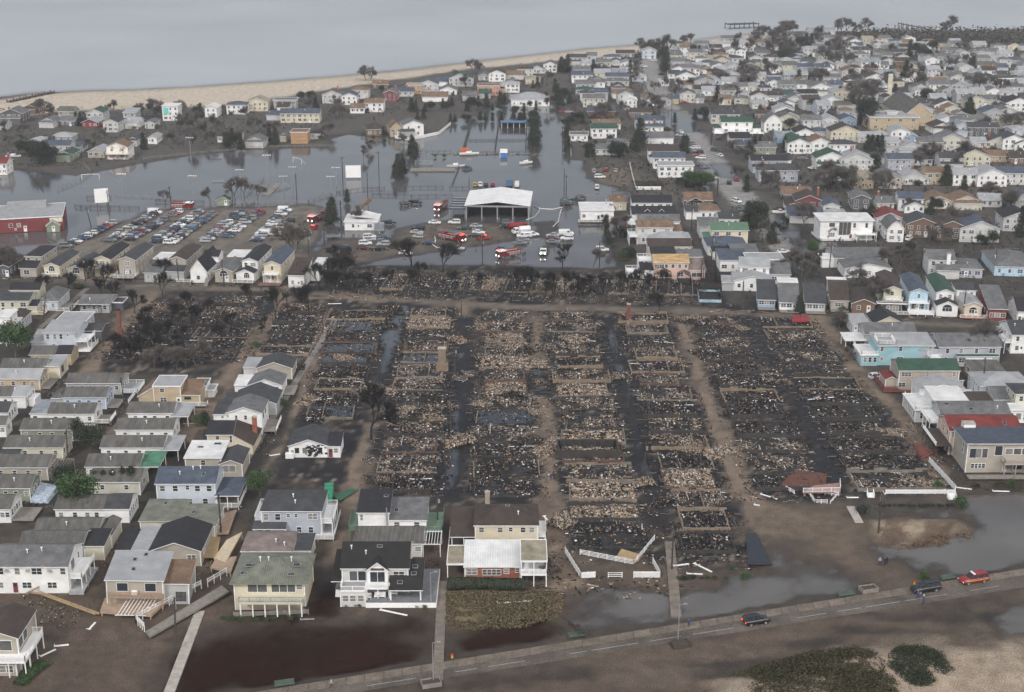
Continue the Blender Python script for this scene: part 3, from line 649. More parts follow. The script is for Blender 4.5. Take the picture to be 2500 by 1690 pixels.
    def deck(s, x0, x1, y0, y1, z, rail='', m=None, rm=None, th=.2, posts=True, name='deck', skirt=False):
        b = MB(); b.box(x0, x1, y0, y1, z - th, z)
        if posts and z > .6:
            nx = max(1, round((x1 - x0) / 2.8)); ny = max(1, round((y1 - y0) / 3))
            for i in range(nx + 1):
                for j in range(ny + 1):
                    px = x0 + .12 + (x1 - x0 - .24) * i / nx; py = y0 + .12 + (y1 - y0 - .24) * j / ny; b.box(px - .08, px + .08, py - .08, py + .08, 0, z - th)
        if skirt: b.box(x0 + .02, x1 - .02, y0 + .02, y0 + .1, 0, z - th)
        b.build(name, m or WOODG, s.root)
        if rail:
            r = MB(); e = {'F': ((x0, y0), (x1, y0)), 'B': ((x0, y1), (x1, y1)), 'L': ((x0, y0), (x0, y1)), 'R': ((x1, y0), (x1, y1))}
            for k in rail: rail_run(r, (*e[k][0], z), (*e[k][1], z), .95, .14 if s.near else .35)
            r.build('railing', rm or WVINYL, s.root)
        return s
    def stairs(s, x, y, z, w=1.1, dx=0, dy=-1, m=None):
        b = MB(); n = max(2, round(z / .19))
        for i in range(n):
            zz = z * (n - i - 1) / n + .05; px = x + dx * .27 * (i + .5); py = y + dy * .27 * (i + .5)
            hx, hy = (.14, w/2) if dx else (w/2, .14); b.box(px - hx, px + hx, py - hy, py + hy, max(0, zz - .25), zz + .03)
        b.build('stairs', m or WVINYL, s.root)
    def pergola(s, x0, x1, y0, y1, z, m=None, n=7):
        b = MB()
        for px in (x0, x1):
            for py in (y0, y1): b.box(px - .07, px + .07, py - .07, py + .07, 0, z)
        for py in (y0, y1): b.box(x0 - .2, x1 + .2, py - .05, py + .05, z, z + .18)
        for i in range(n): px = x0 + (x1 - x0) * i / (n - 1); b.box(px - .045, px + .045, y0 - .3, y1 + .3, z + .185, z + .33)
        b.build('pergola', m or WOODG, s.root)
def rail_run(r, a, b, h=.95, gap=.16):
    a = Vector(a); b = Vector(b); L = (b - a).length; n = max(1, round(L / 1.8)); up = Vector((0, 0, 1))
    for i in range(n + 1): p = a + (b - a) * (i / n); r.bar(p, p + up * (h + .08), .11)
    r.bar(a + up * h, b + up * h, .07, .09); r.bar(a + up * .12, b + up * .12, .05, .07)
    k = int(L / gap)
    for i in range(1, k): p = a + (b - a) * (i / k); r.bar(p + up * .12, p + up * h, .035)
# ================================================================== VEHICLES
PAINT = paint_mat('car_paint'); TYRE = mat('tyre_rubber', (.02, .02, .02), .85); RIM = mat('wheel_rim', (.4, .4, .41), .35, metal=.6)
LAMPW = mat('headlamp_glass', (.75, .75, .72), .15); LAMPR = mat('tail_lamp', (.35, .01, .01), .2)
def emit(name, col, st):
    m, t, b, N, L = nodes(name); b.inputs['Base Color'].default_value = (*col, 1); b.inputs['Emission Color'].default_value = (*col, 1); b.inputs['Emission Strength'].default_value = st; return m
LITW = emit('lit_headlamp', (1, .95, .85), 9); LITR = emit('red_beacon', (1, .04, .02), 6); LITB = emit('blue_beacon', (.1, .2, 1), 5)
def loft(b, st, m=0):
    """st: (x, zlow, ztop, half width): a body with rounded shoulders"""
    n0 = len(b.v)
    for (x, zb, zt, hw) in st:
        for (yy, zz) in ((-hw*.9, zb), (hw*.9, zb), (hw, zb + (zt-zb)*.3), (hw*.985, zt - (zt-zb)*.22), (hw*.84, zt), (-hw*.84, zt), (-hw*.985, zt - (zt-zb)*.22), (-hw, zb + (zt-zb)*.3)): b.v.append((x, yy, zz))
    for i in range(len(st) - 1):
        for k in range(8): k2 = (k + 1) % 8; b.f.append((n0+i*8+k, n0+(i+1)*8+k, n0+(i+1)*8+k2, n0+i*8+k2)); b.m.append(m)
    b.f.append(tuple(n0 + k for k in range(8))); b.m.append(m); b.f.append(tuple(n0 + (len(st)-1)*8 + k for k in reversed(range(8)))); b.m.append(m)
def wheel_mesh(r, w):
    b = MB(); n = 12
    for (yy, rr, mm) in ((0, r, 0),):
        ring = [[(r * math.cos(2*math.pi*k/n), y, r * math.sin(2*math.pi*k/n)) for k in range(n)] for y in (-w/2, w/2)]
        for k in range(n): k2 = (k+1) % n; b.poly([ring[0][k], ring[0][k2], ring[1][k2], ring[1][k]], 0)
        b.poly(ring[0], 0); b.poly(ring[1][::-1], 0)
    for y in (-w/2 - .01, w/2 + .01): b.poly([(r*.6*math.cos(2*math.pi*k/n), y, r*.6*math.sin(2*math.pi*k/n)) for k in range(n)], 1)
    return b.mesh('wheel', [TYRE, RIM])
def cabin(b, g, xs, zb, zt, hb, ht, glass_parts=True):
    """glasshouse from x0 (tail, base) to x3 (nose, base) with the roof between x1 and x2"""
    x0, x1, x2, x3 = xs
    B = [(x0,-hb,zb),(x3,-hb,zb),(x3,hb,zb),(x0,hb,zb)]; T = [(x1,-ht,zt),(x2,-ht,zt),(x2,ht,zt),(x1,ht,zt)]
    for i in range(4): j = (i+1) % 4; g.poly([B[i], B[j], T[j], T[i]], 0)
    b.box(x1 - .06, x2 + .06, -ht - .02, ht + .02, zt - .03, zt + .05, 0)
    for i in range(4): b.bar(B[i], T[i], .1)
    for f in ((.38,) if x3 - x0 < 3 else (.3, .62)):
        for sgn in (-1, 1): b.bar((x0 + (x3-x0)*f, sgn*(hb+.005), zb), (x1 + (x2-x1)*f, sgn*(ht+.005), zt), .09)
def make_car(kind):
    root = new_obj(kind, None); b = MB(); g = MB()
    if kind == 'sedan':
        L, hw, wb, wr = 4.7, .89, 1.35, .32; loft(b, [(-2.35,.42,.85,.78),(-2.2,.28,.98,.86),(-1.3,.24,1.0,.89),(.9,.24,.95,.89),(1.9,.26,.85,.87),(2.25,.32,.72,.8),(2.35,.4,.62,.7)])
        cabin(b, g, (-1.75,-1.0,.25,1.05), .95, 1.42, .8, .62)
    elif kind == 'hatch':
        L, hw, wb, wr = 4.1, .87, 1.25, .31; loft(b, [(-2.05,.4,.95,.78),(-1.95,.28,1.02,.86),(.9,.24,.98,.87),(1.7,.27,.86,.85),(2.0,.34,.7,.76)])
        cabin(b, g, (-2.0,-1.6,.25,1.1), .98, 1.5, .8, .63)
    elif kind == 'suv':
        L, hw, wb, wr = 4.75, .94, 1.4, .38; loft(b, [(-2.35,.48,1.05,.86),(-2.25,.34,1.15,.93),(1.0,.32,1.12,.94),(2.0,.34,1.05,.92),(2.3,.42,.9,.84),(2.38,.5,.75,.76)])
        cabin(b, g, (-2.28,-2.0,.35,1.05), 1.12, 1.72, .86, .7); 
        for sgn in (-1, 1): b.box(-1.7, .1, sgn*.62 - .03, sgn*.62 + .03, 1.78, 1.83)
    elif kind == 'van':
        L, hw, wb, wr = 5.4, .98, 1.6, .36; loft(b, [(-2.7,.45,2.05,.9),(-2.62,.32,2.15,.97),(1.2,.32,2.15,.97),(1.55,.32,1.3,.97),(2.4,.34,1.08,.94),(2.68,.42,.9,.84)])
        for sgn in (-1, 1): g.poly([(.3,sgn*.985,1.25),(1.25,sgn*.985,1.25),(1.1,sgn*.975,1.8),(.3,sgn*.975,1.8)])
        g.poly([(1.56,-.78,1.32),(1.56,.78,1.32),(1.28,.72,1.95),(1.28,-.72,1.95)])
    else:
        L, hw, wb, wr = 5.5, .96, 1.75, .38; loft(b, [(-2.75,.5,.62,.9),(-2.7,.42,.68,.94),(.0,.36,.7,.95),(.02,.34,1.12,.95),(1.6,.36,1.12,.95),(2.5,.4,1.02,.92),(2.75,.5,.8,.8)])
        for sgn in (-1, 1): b.box(-2.72, .05, sgn*.9 - .05, sgn*.9 + .05, .6, 1.12)
        b.box(-2.75, -2.65, -.85, .85, .6, 1.1); cabin(b, g, (-.25,-.1,.75,1.45), 1.1, 1.7, .86, .68)
    b.build('body', PAINT, root); g.build('window', GLASS, root)
    wm = wheel_mesh(wr, .22)
    for sx in (-1, 1):
        for sy in (-1, 1): o = new_obj('wheel', wm, root); o.location = (sx * wb, sy * (hw - .09), wr)
    for sgn in (-1, 1):
        q = MB(); q.box(L/2 - .16, L/2 - .02, sgn*.62 - .16, sgn*.62 + .16, .62, .76); q.build('headlight', LAMPW, root)
        q = MB(); q.box(-L/2 - .01, -L/2 + .12, sgn*.68 - .13, sgn*.68 + .13, .72, .95); q.build('tail_light', LAMPR, root)
    return root
CARS = {}
for k in ('sedan', 'hatch', 'suv', 'van', 'pickup'): CARS[k] = make_car(k); learn(CARS[k])
CCOL = dict(w=(.68,.68,.67), s=(.36,.37,.38), g=(.14,.145,.15), k=(.012,.012,.014), b=(.02,.035,.075), u=(.06,.10,.16), r=(.24,.018,.018), e=(.03,.06,.055), t=(.3,.26,.2), m=(.07,.015,.02), y=(.45,.32,.04))
CWORD = dict(w='white', s='silver', g='grey', k='black', b='navy blue', u='blue', r='red', e='dark green', t='beige', m='maroon', y='yellow')
KWORD = dict(sedan='saloon car', hatch='hatchback', suv='sport utility car', van='van', pickup='pickup truck')
def car(kind, x, y, deg, col, group=None, label=None, z=0.0):
    c = dup(CARS[kind]); c.name = dict(sedan='parked_car', hatch='parked_car', suv='parked_suv', van='parked_van', pickup='pickup_truck')[kind]
    c.location = (x, y, z); c.rotation_euler = (0, 0, R(deg))
    for ch in KIDS_OF(c):
        if ch.data.materials[0] == PAINT: ch.color = (*CCOL[col], 1)
    c['label'] = label or f"{CWORD[col]} {KWORD[kind]} parked"; c['category'] = {'van': 'van', 'pickup': 'pickup truck'}.get(kind, 'car')
    if not label: c['auto'] = 1
    if group: c['group'] = group
    THINGS.append(c); return c
def KIDS_OF(o): return [x for x in LASTKIDS if x.parent == o]
LASTKIDS = []
_dup0 = dup
def dup(o, parent=None, depth=0):
    if depth == 0: LASTKIDS.clear()
    c = o.copy(); COL.objects.link(c)
    if parent is not None: c.parent = parent; LASTKIDS.append(c)
    for ch in KIDS.get(o.name, ()): dup(ch, c, depth + 1)
    return c
def drop(root):
    for ch in KIDS.get(root.name, ()): drop(ch)
    bpy.data.objects.remove(root)
RED = mat('fire_engine_red', (.19, .01, .009), .3, .12, 1.0); CHROME = mat('bright_steel', (.55, .56, .57), .3, .2, 2, metal=.8)
def fire_engine(x, y, deg, label, ladder=False, lit=True, roofw=True, z=0.0):
    r = thing('fire_engine', (x, y, z), R(deg), label, 'fire engine', 'fire engines at the scene')
    L = 11.0 if ladder else 8.6; h = L / 2; cl = 2.9
    b = MB(); b.box(h - cl, h, -1.22, 1.22, .55, 1.55, 0); b.box(h - cl + .05, h - .12, -1.2, 1.2, 1.55, 2.5, 0); b.box(h - cl, h - .05, -1.24, 1.24, 2.5, 2.75, 1)
    b.box(h - .02, h + .35, -1.15, 1.15, .5, .85, 2); b.build('cab', [RED, WVINYL if roofw else RED, CHROME], r)
    g = MB()
    for s in (-1, 1):
        for (a, c) in ((h - 1.35, h - .35), (h - 2.65, h - 1.6)): g.box(a, c, s*1.215 - .01, s*1.215 + .01, 1.65, 2.35)
    g.box(h - .13, h - .1, -1.05, 1.05, 1.62, 2.4); g.build('window', GLASS, r)
    b = MB(); b.box(-h, h - cl - .1, -1.25, 1.25, .6, 2.1, 0); b.box(-h, -h + .4, -1.25, 1.25, 2.1, 2.5, 0)
    for s in (-1, 1):
        b.box(-h + .4, h - cl - .5, s*1.15 - .1, s*1.15 + .1, 2.1, 2.55, 0)
        for i in range(4): a = -h + .3 + i * (L - cl - 1.2) / 4; b.box(a, a + (L - cl - 1.6) / 4.6, s*1.255 - .012, s*1.255 + .012, .9, 1.85, 2)
        b.box(-h + .05, h - cl - .2, s*1.262 - .006, s*1.262 + .006, 1.9, 2.0, 1)
    b.box(h - cl - 1.3, h - cl - .2, -1.15, 1.15, 2.1, 2.6, 2); b.box(-h + .5, h - cl - 1.5, -.95, .95, 2.1, 2.3, 3)
    b.build('body', [RED, WVINYL, CHROME, WOODT], r)
    if ladder:
        q = MB(); zb = 2.9; x0, x1 = -h - .6, h - .6
        q.box(-.9 - 2.2, .1 - 2.2, -.8, .8, 2.1, 2.95, 1)
        for s in (-.55, .55):
            q.bar((x0, s, zb), (x1, s, zb + .3), .1); q.bar((x0, s, zb + .55), (x1, s, zb + .85), .08)
            for i in range(12): f = i / 12; q.bar((x0 + (x1-x0)*f, s, zb + .3*f), (x0 + (x1-x0)*(f+.083), s, zb + .55 + .3*f), .05)
        for i in range(26): f = i / 25; q.bar((x0 + (x1-x0)*f, -.55, zb + .3*f), (x0 + (x1-x0)*f, .55, zb + .3*f), .05)
        q.build('ladder', [CHROME, RED], r)
    lb = MB(); lb.box(h - 1.0, h - .6, -.9, .9, 2.75, 2.95); lb.build('light_bar', LITR if lit else LAMPR, r)
    for s in (-1, 1):
        lb = MB(); lb.box(h + .0, h + .03, s*.85 - .18, s*.85 + .18, .95, 1.2); lb.build('headlight', LITW if lit else LAMPW, r)
    wm = wheel_mesh(.52, .34)
    for wx in ((h - 1.5, -h + 1.9) if not ladder else (h - 1.5, -h + 1.7, -h + 3.0)):
        for s in (-1, 1): o = new_obj('wheel', wm, r); o.location = (wx, s * 1.08, .52)
    return r
# ================================================================== PEOPLE
SKIN = mat('skin', (.45, .28, .2), .6); HAIRM = mat('dark_hair', (.03, .02, .015), .7); JEANS = mat('dark_trousers', (.02, .025, .045), .8)
CLOTH = paint_mat('jacket_cloth', .85, 0.0)
PMESH = {}
def person_mesh(pose):
    if pose in PMESH: return PMESH[pose]
    st = {'stand': (.0, .0, .12, .12), 'walk': (.28, -.26, -.2, .25), 'bend': (.1, -.1, .35, .35)}[pose]
    lean = .35 if pose == 'bend' else .04
    J = [(0,0,.92,.15,.12), (0,.02,1.15,.14,.11), (lean*.5,0,1.36,.17,.12), (lean*.7,0,1.49,.065,.065), (lean*.8,0,1.56,.075,.085), (lean*.85,0,1.66,.09,.1), (lean*.85,0,1.74,.06,.07)]
    E = [(0,1),(1,2),(2,3),(3,4),(4,5),(5,6)]
    for s, lg, ar in ((1, st[0], st[2]), (-1, st[1], st[3])):
        n = len(J); J += [(lg*.05, s*.1, .84, .1, .1), (lg*.55 + .03, s*.11, .48, .068, .068), (lg, s*.11, .09, .05, .05), (lg + .16, s*.12, .04, .045, .035)]; E += [(0,n),(n,n+1),(n+1,n+2),(n+2,n+3)]
        n = len(J); J += [(lean*.55, s*.2, 1.42, .07, .07), (lean*.4 + ar*.3, s*.25, 1.16, .05, .05), (lean*.4 + ar, s*.23, .93, .038, .04), (lean*.4 + ar*1.15, s*.22, .83, .04, .025)]; E += [(2,n),(n,n+1),(n+1,n+2),(n+2,n+3)]
    me = bpy.data.meshes.new('body'); me.from_pydata([j[:3] for j in J], E, []); o = bpy.data.objects.new('t', me); COL.objects.link(o)
    md = o.modifiers.new('s', 'SKIN'); sv = me.skin_vertices[0].data
    for i, j in enumerate(J): sv[i].radius = j[3:5]; sv[i].use_root = (i == 0)
    o.modifiers.new('u', 'SUBSURF').levels = 1
    dg = bpy.context.evaluated_depsgraph_get(); dg.update(); m2 = bpy.data.meshes.new_from_object(o.evaluated_get(dg)); bpy.data.objects.remove(o)
    m2.materials.clear()
    for m in (SKIN, CLOTH, JEANS, TYRE): m2.materials.append(m)
    for p in m2.polygons:
        z = p.center.z; side = abs(p.center.y)
        p.material_index = 3 if z < .12 else 2 if (z < .9 and side < .19) else 0 if (z > 1.5 or (z < .9 and side > .17)) else 1
        p.use_smooth = True
    h = MB(); n = 8; c = Vector((lean*.85 - .015, 0, 1.7))
    for i in range(4):
        a0 = math.pi/2 * i / 4; a1 = math.pi/2 * (i+1) / 4
        for k in range(n):
            t0, t1 = 2*math.pi*k/n, 2*math.pi*(k+1)/n
            h.poly([c + Vector((.115*math.cos(a)*math.cos(t), .1*math.cos(a)*math.sin(t), .11*math.sin(a))) for a, t in ((a0,t0),(a0,t1),(a1,t1),(a1,t0))])
    PMESH[pose] = (m2, h.mesh('hair', [HAIRM])); return PMESH[pose]
def person(x, y, deg, col, label, pose='stand', hat=None, z=0.0):
    r = thing('person', (x, y, z), R(deg), label, 'person', 'people on foot'); a, h = person_mesh(pose)
    o = new_obj('body', a, r); o.color = (*col, 1)
    q = new_obj('helmet' if hat else 'hair', h, r)
    if hat: q.scale = (1.15, 1.2, 1.15); q.location.z = -.25; q.material_slots[0].link = 'OBJECT'; q.material_slots[0].material = hat
    return r
# ================================================================== POLES, FENCES AND YARD THINGS
POLEW = mat('creosoted_pole', (.05, .04, .034), .9)
def make_pole():
    r = new_obj('utility_pole', None); b = MB(); b.tube([(0,0,-.5),(0,0,5),(0,0,10)], [.19,.165,.12], 7); b.build('pole', POLEW, r)
    b = MB(); b.bar((-1.2,.14,9.3),(1.2,.14,9.3), .11, .13); b.bar((-.9,.1,9.25),(0,.1,8.5), .05); b.bar((.9,.1,9.25),(0,.1,8.5), .05); b.build('crossarm', POLEW, r)
    b = MB()
    for x in (-1.1, -.55, .55, 1.1): b.tube([(x,.14,9.36),(x,.14,9.58)], [.05,.04], 5)
    b.build('insulator', mat('porcelain', (.3,.27,.25), .3), r)
    b = MB(); b.tube([(.34,0,7.6),(.34,0,8.5)], [.23,.23], 8); b.build('transformer', METAL, r); return r
UPOLE = make_pole(); learn(UPOLE)
def upole(k, u, v, h=9.2, lean=(0, 0), label=None, bare=False):
    x, y = at(k, u, v); c = dup(UPOLE); c.location = (x, y, 0); s = h / 10; c.scale = (1, 1, s); c.rotation_euler = (R(lean[0]), R(lean[1]), R(random.Random(u * 7 + v).choice((0, 90, 80, 8))))
    if bare:
        for ch in list(LASTKIDS):
            if not ch.name.startswith('pole'): bpy.data.objects.remove(ch)
    c['label'] = label or ('bare leaning timber post' if bare else 'tall wooden utility pole with crossarm'); c['category'] = 'utility pole'; c['group'] = 'utility poles'
    if not label: c['auto'] = 1
    THINGS.append(c); return c
def make_flood():
    r = new_obj('floodlight_mast', None); b = MB(); b.tube([(0,0,-1),(0,0,14)], [.16,.09], 6); b.build('mast', METAL, r)
    b = MB(); b.bar((-1.5,0,13.6),(1.5,0,13.6), .1); b.bar((-1.5,0,12.7),(1.5,0,12.7), .1); b.build('crossbar', METAL, r)
    for x in (-1.4, -.5, .5, 1.4):
        q = MB(); q.tube([(x,-.1,13.75),(x,-.5,13.55)], [.2,.34], 8); q.tube([(x,.1,13.75),(x,.5,13.55)], [.2,.34], 8); q.build('lamp', WVINYL, r)
    return r
FLOODM = make_flood(); learn(FLOODM)
def floodlight(k, u, v, vt, label):
    x, y = at(k, u, v); c = dup(FLOODM); c.location = (x, y, 0)
    px, py = CROP[k][0] + u*CROP[k][2], CROP[k][1] + v*CROP[k][2]; pt = CROP[k][1] + vt*CROP[k][2]
    h = 14.0; best = min((abs(pix(x, y, hh)[1] - pt), hh) for hh in [4 + .25*i for i in range(60)])[1]
    c.scale = (1, 1, best / 14); c['label'] = label; c['category'] = 'floodlight'; c['group'] = 'floodlight masts round the flooded field'; THINGS.append(c)
def rail_fence(name, k, pts, label, h=1.0, m=None, rails=2, gap=2.4, pick=0, z=0.0, cat='fence', panel=0, th=.06):
    P = [Vector((*at(k, *p), z)) for p in pts]; c = sum(P, Vector()) / len(P); r = thing(name, c, 0, label, cat); m = m or WOODG
    for i in range(len(P) - 1):
        a, e = P[i] - c, P[i+1] - c; L = (e - a).length; n = max(1, round(L / gap))
        b = MB()
        for j in range(n + 1): p = a + (e - a) * (j / n); b.box(p.x - th, p.x + th, p.y - th, p.y + th, -z - .7, h + .06)
        b.build('post', m, r)
        for q in range(rails):
            b = MB(); zz = h * (q + 1) / rails - .06; b.bar(a + Vector((0,0,zz)), e + Vector((0,0,zz)), .05, .11); b.build('rail', m, r)
        if panel:
            for j in range(n):
                p0 = a + (e - a) * (j / n); p1 = a + (e - a) * ((j + 1) / n); b = MB(); b.bar(p0 + Vector((0,0,h*.5)), p1 + Vector((0,0,h*.5)), .05, h * .86); b.build('panel', m, r)
        if pick:
            b = MB(); kk = int(L / pick)
            for j in range(1, kk): p = a + (e - a) * (j / kk); b.bar(p + Vector((0,0,.08)), p + Vector((0,0,h-.05)), .04)
            b.build('picket', m, r)
    return r
# ================================================================== TREES AND PLANTS
BARK = mat('grey_bark', (.1, .085, .072), .9); TWIG = mat('bare_twigs', (.125, .11, .1), .9, .2, .3); CHARB = mat('charred_bark', (.014, .013, .013), .85)
LEAF = attr_mat('foliage', .75, .15, 3, .25)
def col_faces(me, cols):
    ca = me.color_attributes.new('Col', 'FLOAT_COLOR', 'CORNER'); arr = np.repeat(np.array(cols, np.float32), [p.loop_total for p in me.polygons], 0)
    ca.data.foreach_set('color', np.concatenate([arr, np.ones((len(arr), 1), np.float32)], 1).ravel())
def bare_tree(seed, h=8, spread=.6, depth=4, twigs=900, burnt=False, tw=.03):
    r = random.Random(seed); tb = MB(); tips = []
    def grow(p, d, L, rad, dep):
        q = p + d * L; mid_ = p + d * L * .5 + Vector((r.uniform(-1,1), r.uniform(-1,1), 0)) * L * .06
        tb.tube([p, mid_, q], [rad, rad * .85, rad * .68], 5 if dep > 2 else 3, cap=False)
        if dep <= 4: tips.append((mid_, q, dep))
        if dep == 0: return
        for i in range(r.choice((2, 3, 3))):
            a = r.uniform(0, 6.283); t = r.uniform(.35, 1.0) * spread * 1.3
            x = d.orthogonal().normalized(); y = d.cross(x); nd = (d + (x * math.cos(a) + y * math.sin(a)) * t + Vector((0, 0, .12))).normalized()
            grow(p + d * L * r.uniform(.65, 1), nd, L * r.uniform(.68, .92), rad * .62, dep - 1)
    grow(Vector((0, 0, -.3)), Vector((r.uniform(-.08,.08), r.uniform(-.08,.08), 1)).normalized(), h * .25, h * .022, depth)
    root = new_obj('burnt_tree' if burnt else 'bare_tree', None); tb.build('trunk', CHARB if burnt else BARK, root)
    cb = MB()
    for i in range(twigs):
        a, q, dep = r.choice(tips); p = a.lerp(q, r.random()); d = ((q - a).normalized() + Vector((r.uniform(-1,1), r.uniform(-1,1), r.uniform(-.4,1))) * .9).normalized()
        L = r.uniform(.5, 1.5) * h / 8; n = d.orthogonal().normalized() * tw * r.uniform(.6, 1.2); n.rotate(Matrix.Rotation(r.uniform(0, 6.28), 3, d))
        cb.poly([p - n, p + n, p + d * L])
    if twigs: cb.build('crown', CHARB if burnt else TWIG, root)
    learn(root); return root
def leafy(seed, shape, n, leaf, cols, trunk=True, name='evergreen_tree', h=8.0):
    """shape(r)-> point inside the crown, outward dir; small leaf faces in clumps"""
    r = random.Random(seed); b = MB(); cs = []
    nclump = max(8, n // 14)
    for i in range(nclump):
        p, o = shape(r); p = Vector(p); o = Vector(o); base = r.choice(cols); sh = r.uniform(.7, 1.25); cr = leaf * r.uniform(1.2, 2.6)
        for j in range(14):
            q = p + Vector((r.gauss(0, .5), r.gauss(0, .5), r.gauss(0, .4))) * cr
            nn = (o * .6 + Vector((r.uniform(-1,1), r.uniform(-1,1), r.uniform(-.3,1)))).normalized(); x = nn.orthogonal().normalized(); x.rotate(Matrix.Rotation(r.uniform(0, 6.28), 3, nn)); y = nn.cross(x); s = leaf * r.uniform(.5, 1.1)
            b.poly([q - x*s*.5, q + y*s*.32, q + x*s*.5, q - y*s*.32]); k = sh * r.uniform(.8, 1.2); cs.append((base[0]*k, base[1]*k, base[2]*k))
    root = new_obj(name, None)
    if trunk:
        t = MB(); t.tube([(0,0,-.3),(.05,0,h*.3),(0,.05,h*.85)], [h*.022, h*.016, h*.006], 6)
        for i in range(7):
            z = h * r.uniform(.3, .8); a = r.uniform(0, 6.28); L = h * r.uniform(.12, .26); t.tube([(0,0,z),(math.cos(a)*L, math.sin(a)*L, z + L*.35)], [h*.008, h*.003], 4)
        t.build('trunk', BARK, root)
    me = b.mesh('foliage', [LEAF]); col_faces(me, cs); new_obj('crown' if trunk else 'foliage', me, root); learn(root); return root
def sh_ball(rx, ry, rz, zc, lobes, seed):
    q = random.Random(seed); L = [(q.uniform(-.55,.55)*rx, q.uniform(-.55,.55)*ry, zc + q.uniform(-.5,.5)*rz, q.uniform(.35,.62)) for _ in range(lobes)]
    def f(r):
        x, y, z, s = r.choice(L); d = Vector((r.gauss(0,1), r.gauss(0,1), r.gauss(.25,1))).normalized(); k = r.uniform(.55, 1)
        return (x + d.x*rx*s*k, y + d.y*ry*s*k, z + d.z*rz*s*k), d
    return f
def sh_cone(R0, z0, z1, seed):
    def f(r):
        t = r.random() ** 1.4; z = z0 + (z1 - z0) * t; a = r.uniform(0, 6.283); tier = .72 + .28 * math.sin(z * 5 + seed + 2 * math.sin(a * 2)); rr = R0 * (1 - t) ** .75 * tier * r.uniform(.5, 1)
        return (rr * math.cos(a), rr * math.sin(a), z), (math.cos(a), math.sin(a), .3)
    return f
PINE = [(.034,.044,.028), (.042,.05,.03), (.026,.034,.025)]; GRN = [(.045,.085,.03), (.06,.1,.03), (.03,.06,.03)]; BRN = [(.09,.065,.035), (.065,.05,.032), (.05,.055,.028)]
TREES = dict(
    bare=[bare_tree(s, 8, .68, 5, 4200) for s in (1, 2, 3, 4, 5)], burnt=[bare_tree(s, 8, .6, 5, 2600, True, .025) for s in (11, 12, 13)], snag=[bare_tree(s, 7, .35, 2, 0, True) for s in (21, 22, 23)],
    pine=[leafy(31, sh_cone(2.6, 1.2, 8, 1), 2600, .5, PINE), leafy(32, sh_cone(2.2, 1, 8.3, 3), 2400, .5, PINE), leafy(33, sh_ball(2.9,2.9,2.4,5,9,5), 2600, .55, PINE)],
    green=[leafy(41, sh_ball(3,3,2.3,3.6,10,6), 3400, .42, GRN), leafy(42, sh_ball(2.6,2.6,2.4,4.6,8,7), 3000, .42, GRN)],
    bush=[leafy(51, sh_ball(1.5,1.5,.9,.8,6,8), 900, .3, PINE, False, 'bush', 2), leafy(52, sh_ball(1.4,1.6,.8,.7,6,9), 800, .3, BRN, False, 'bush', 2), leafy(53, sh_ball(1.3,1.3,1,.9,5,10), 800, .28, GRN, False, 'bush', 2)],
    column=[leafy(61, sh_ball(.9,.9,2.3,2.4,7,12), 1300, .3, PINE, False, 'columnar_shrub', 4)])
TWORD = dict(bare='leafless grey tree', burnt='burned black tree', snag='charred limbless tree', pine='dark evergreen pine', green='rounded green tree', bush='low bush', column='tall narrow evergreen shrub')
rt_ = random.Random(99)
def tree(kind, x, y, s=1.0, var=None, label=None, sx=None, z=0.0):
    v = TREES[kind]; i = rt_.randrange(len(v)) if var is None else var; c = dup(v[i]); c.location = (x, y, z)
    k = s * rt_.uniform(.85, 1.12) * (.8 if kind == 'pine' else 1); q = sx or rt_.uniform(.9, 1.15); c.scale = (k * q, k * q, k); c.rotation_euler = (0, 0, rt_.uniform(0, 6.28))
    w_ = TWORD[kind]
    if kind == 'bush': w_ = ('low dark evergreen bush', 'low brown bush', 'low green bush')[i]
    c['label'] = label or w_; c['category'] = 'tree' if kind not in ('bush', 'column') else 'bush'; c['group'] = {'bare': 'leafless trees', 'burnt': 'burned trees', 'snag': 'burned trees', 'pine': 'evergreen trees', 'green': 'green trees'}.get(kind, 'bushes and shrubs')
    if not label: c['auto'] = 1
    THINGS.append(c); return c
def trees(kind, k, pts, s=1.0):
    for p in pts:
        x, y = at(k, p[0], p[1]); tree(kind, x, y, s * (p[2] if len(p) > 2 else 1))
def ground_cover(name, polys, n, leaf, hmax, cols, seed, dens=None):
    """small upright leaves and stems over an area: one mass"""
    r = random.Random(seed); b = MB(); cs = []
    for poly in polys:
        xs_ = [p[0] for p in poly]; ys_ = [p[1] for p in poly]
        px = np.array([r.uniform(min(xs_), max(xs_)) for _ in range(n)]); py = np.array([r.uniform(min(ys_), max(ys_)) for _ in range(n)])
        sdv = sdist(px, py, poly, 10); no = fbm(px, py, 3, 3, seed)
        for x, y, s_, q in zip(px, py, sdv, no):
            if s_ < (q - .5) * 2 or q < (dens or .3): continue
            h = hmax * min(1, .35 + s_ / 2.5) * (.5 + q) * r.uniform(.3, 1); base = r.choice(cols)
            for j in range(3):
                a = r.uniform(0, 6.28); L = leaf * r.uniform(.6, 1.3); zz = h * r.uniform(.2, 1); p = Vector((x + r.gauss(0,.2), y + r.gauss(0,.2), zz)); d = Vector((math.cos(a), math.sin(a), r.uniform(-.2, .9))).normalized(); n_ = d.orthogonal().normalized() * leaf * .3; n_.rotate(Matrix.Rotation(r.uniform(0, 6.28), 3, d))
                b.poly([p - d*L*.5, p + n_, p + d*L*.5, p - n_]); k = r.uniform(.7, 1.3); cs.append((base[0]*k, base[1]*k, base[2]*k))
    me = b.mesh(name, [LEAF]); col_faces(me, cs); return tag(new_obj(name, me), kind='stuff')
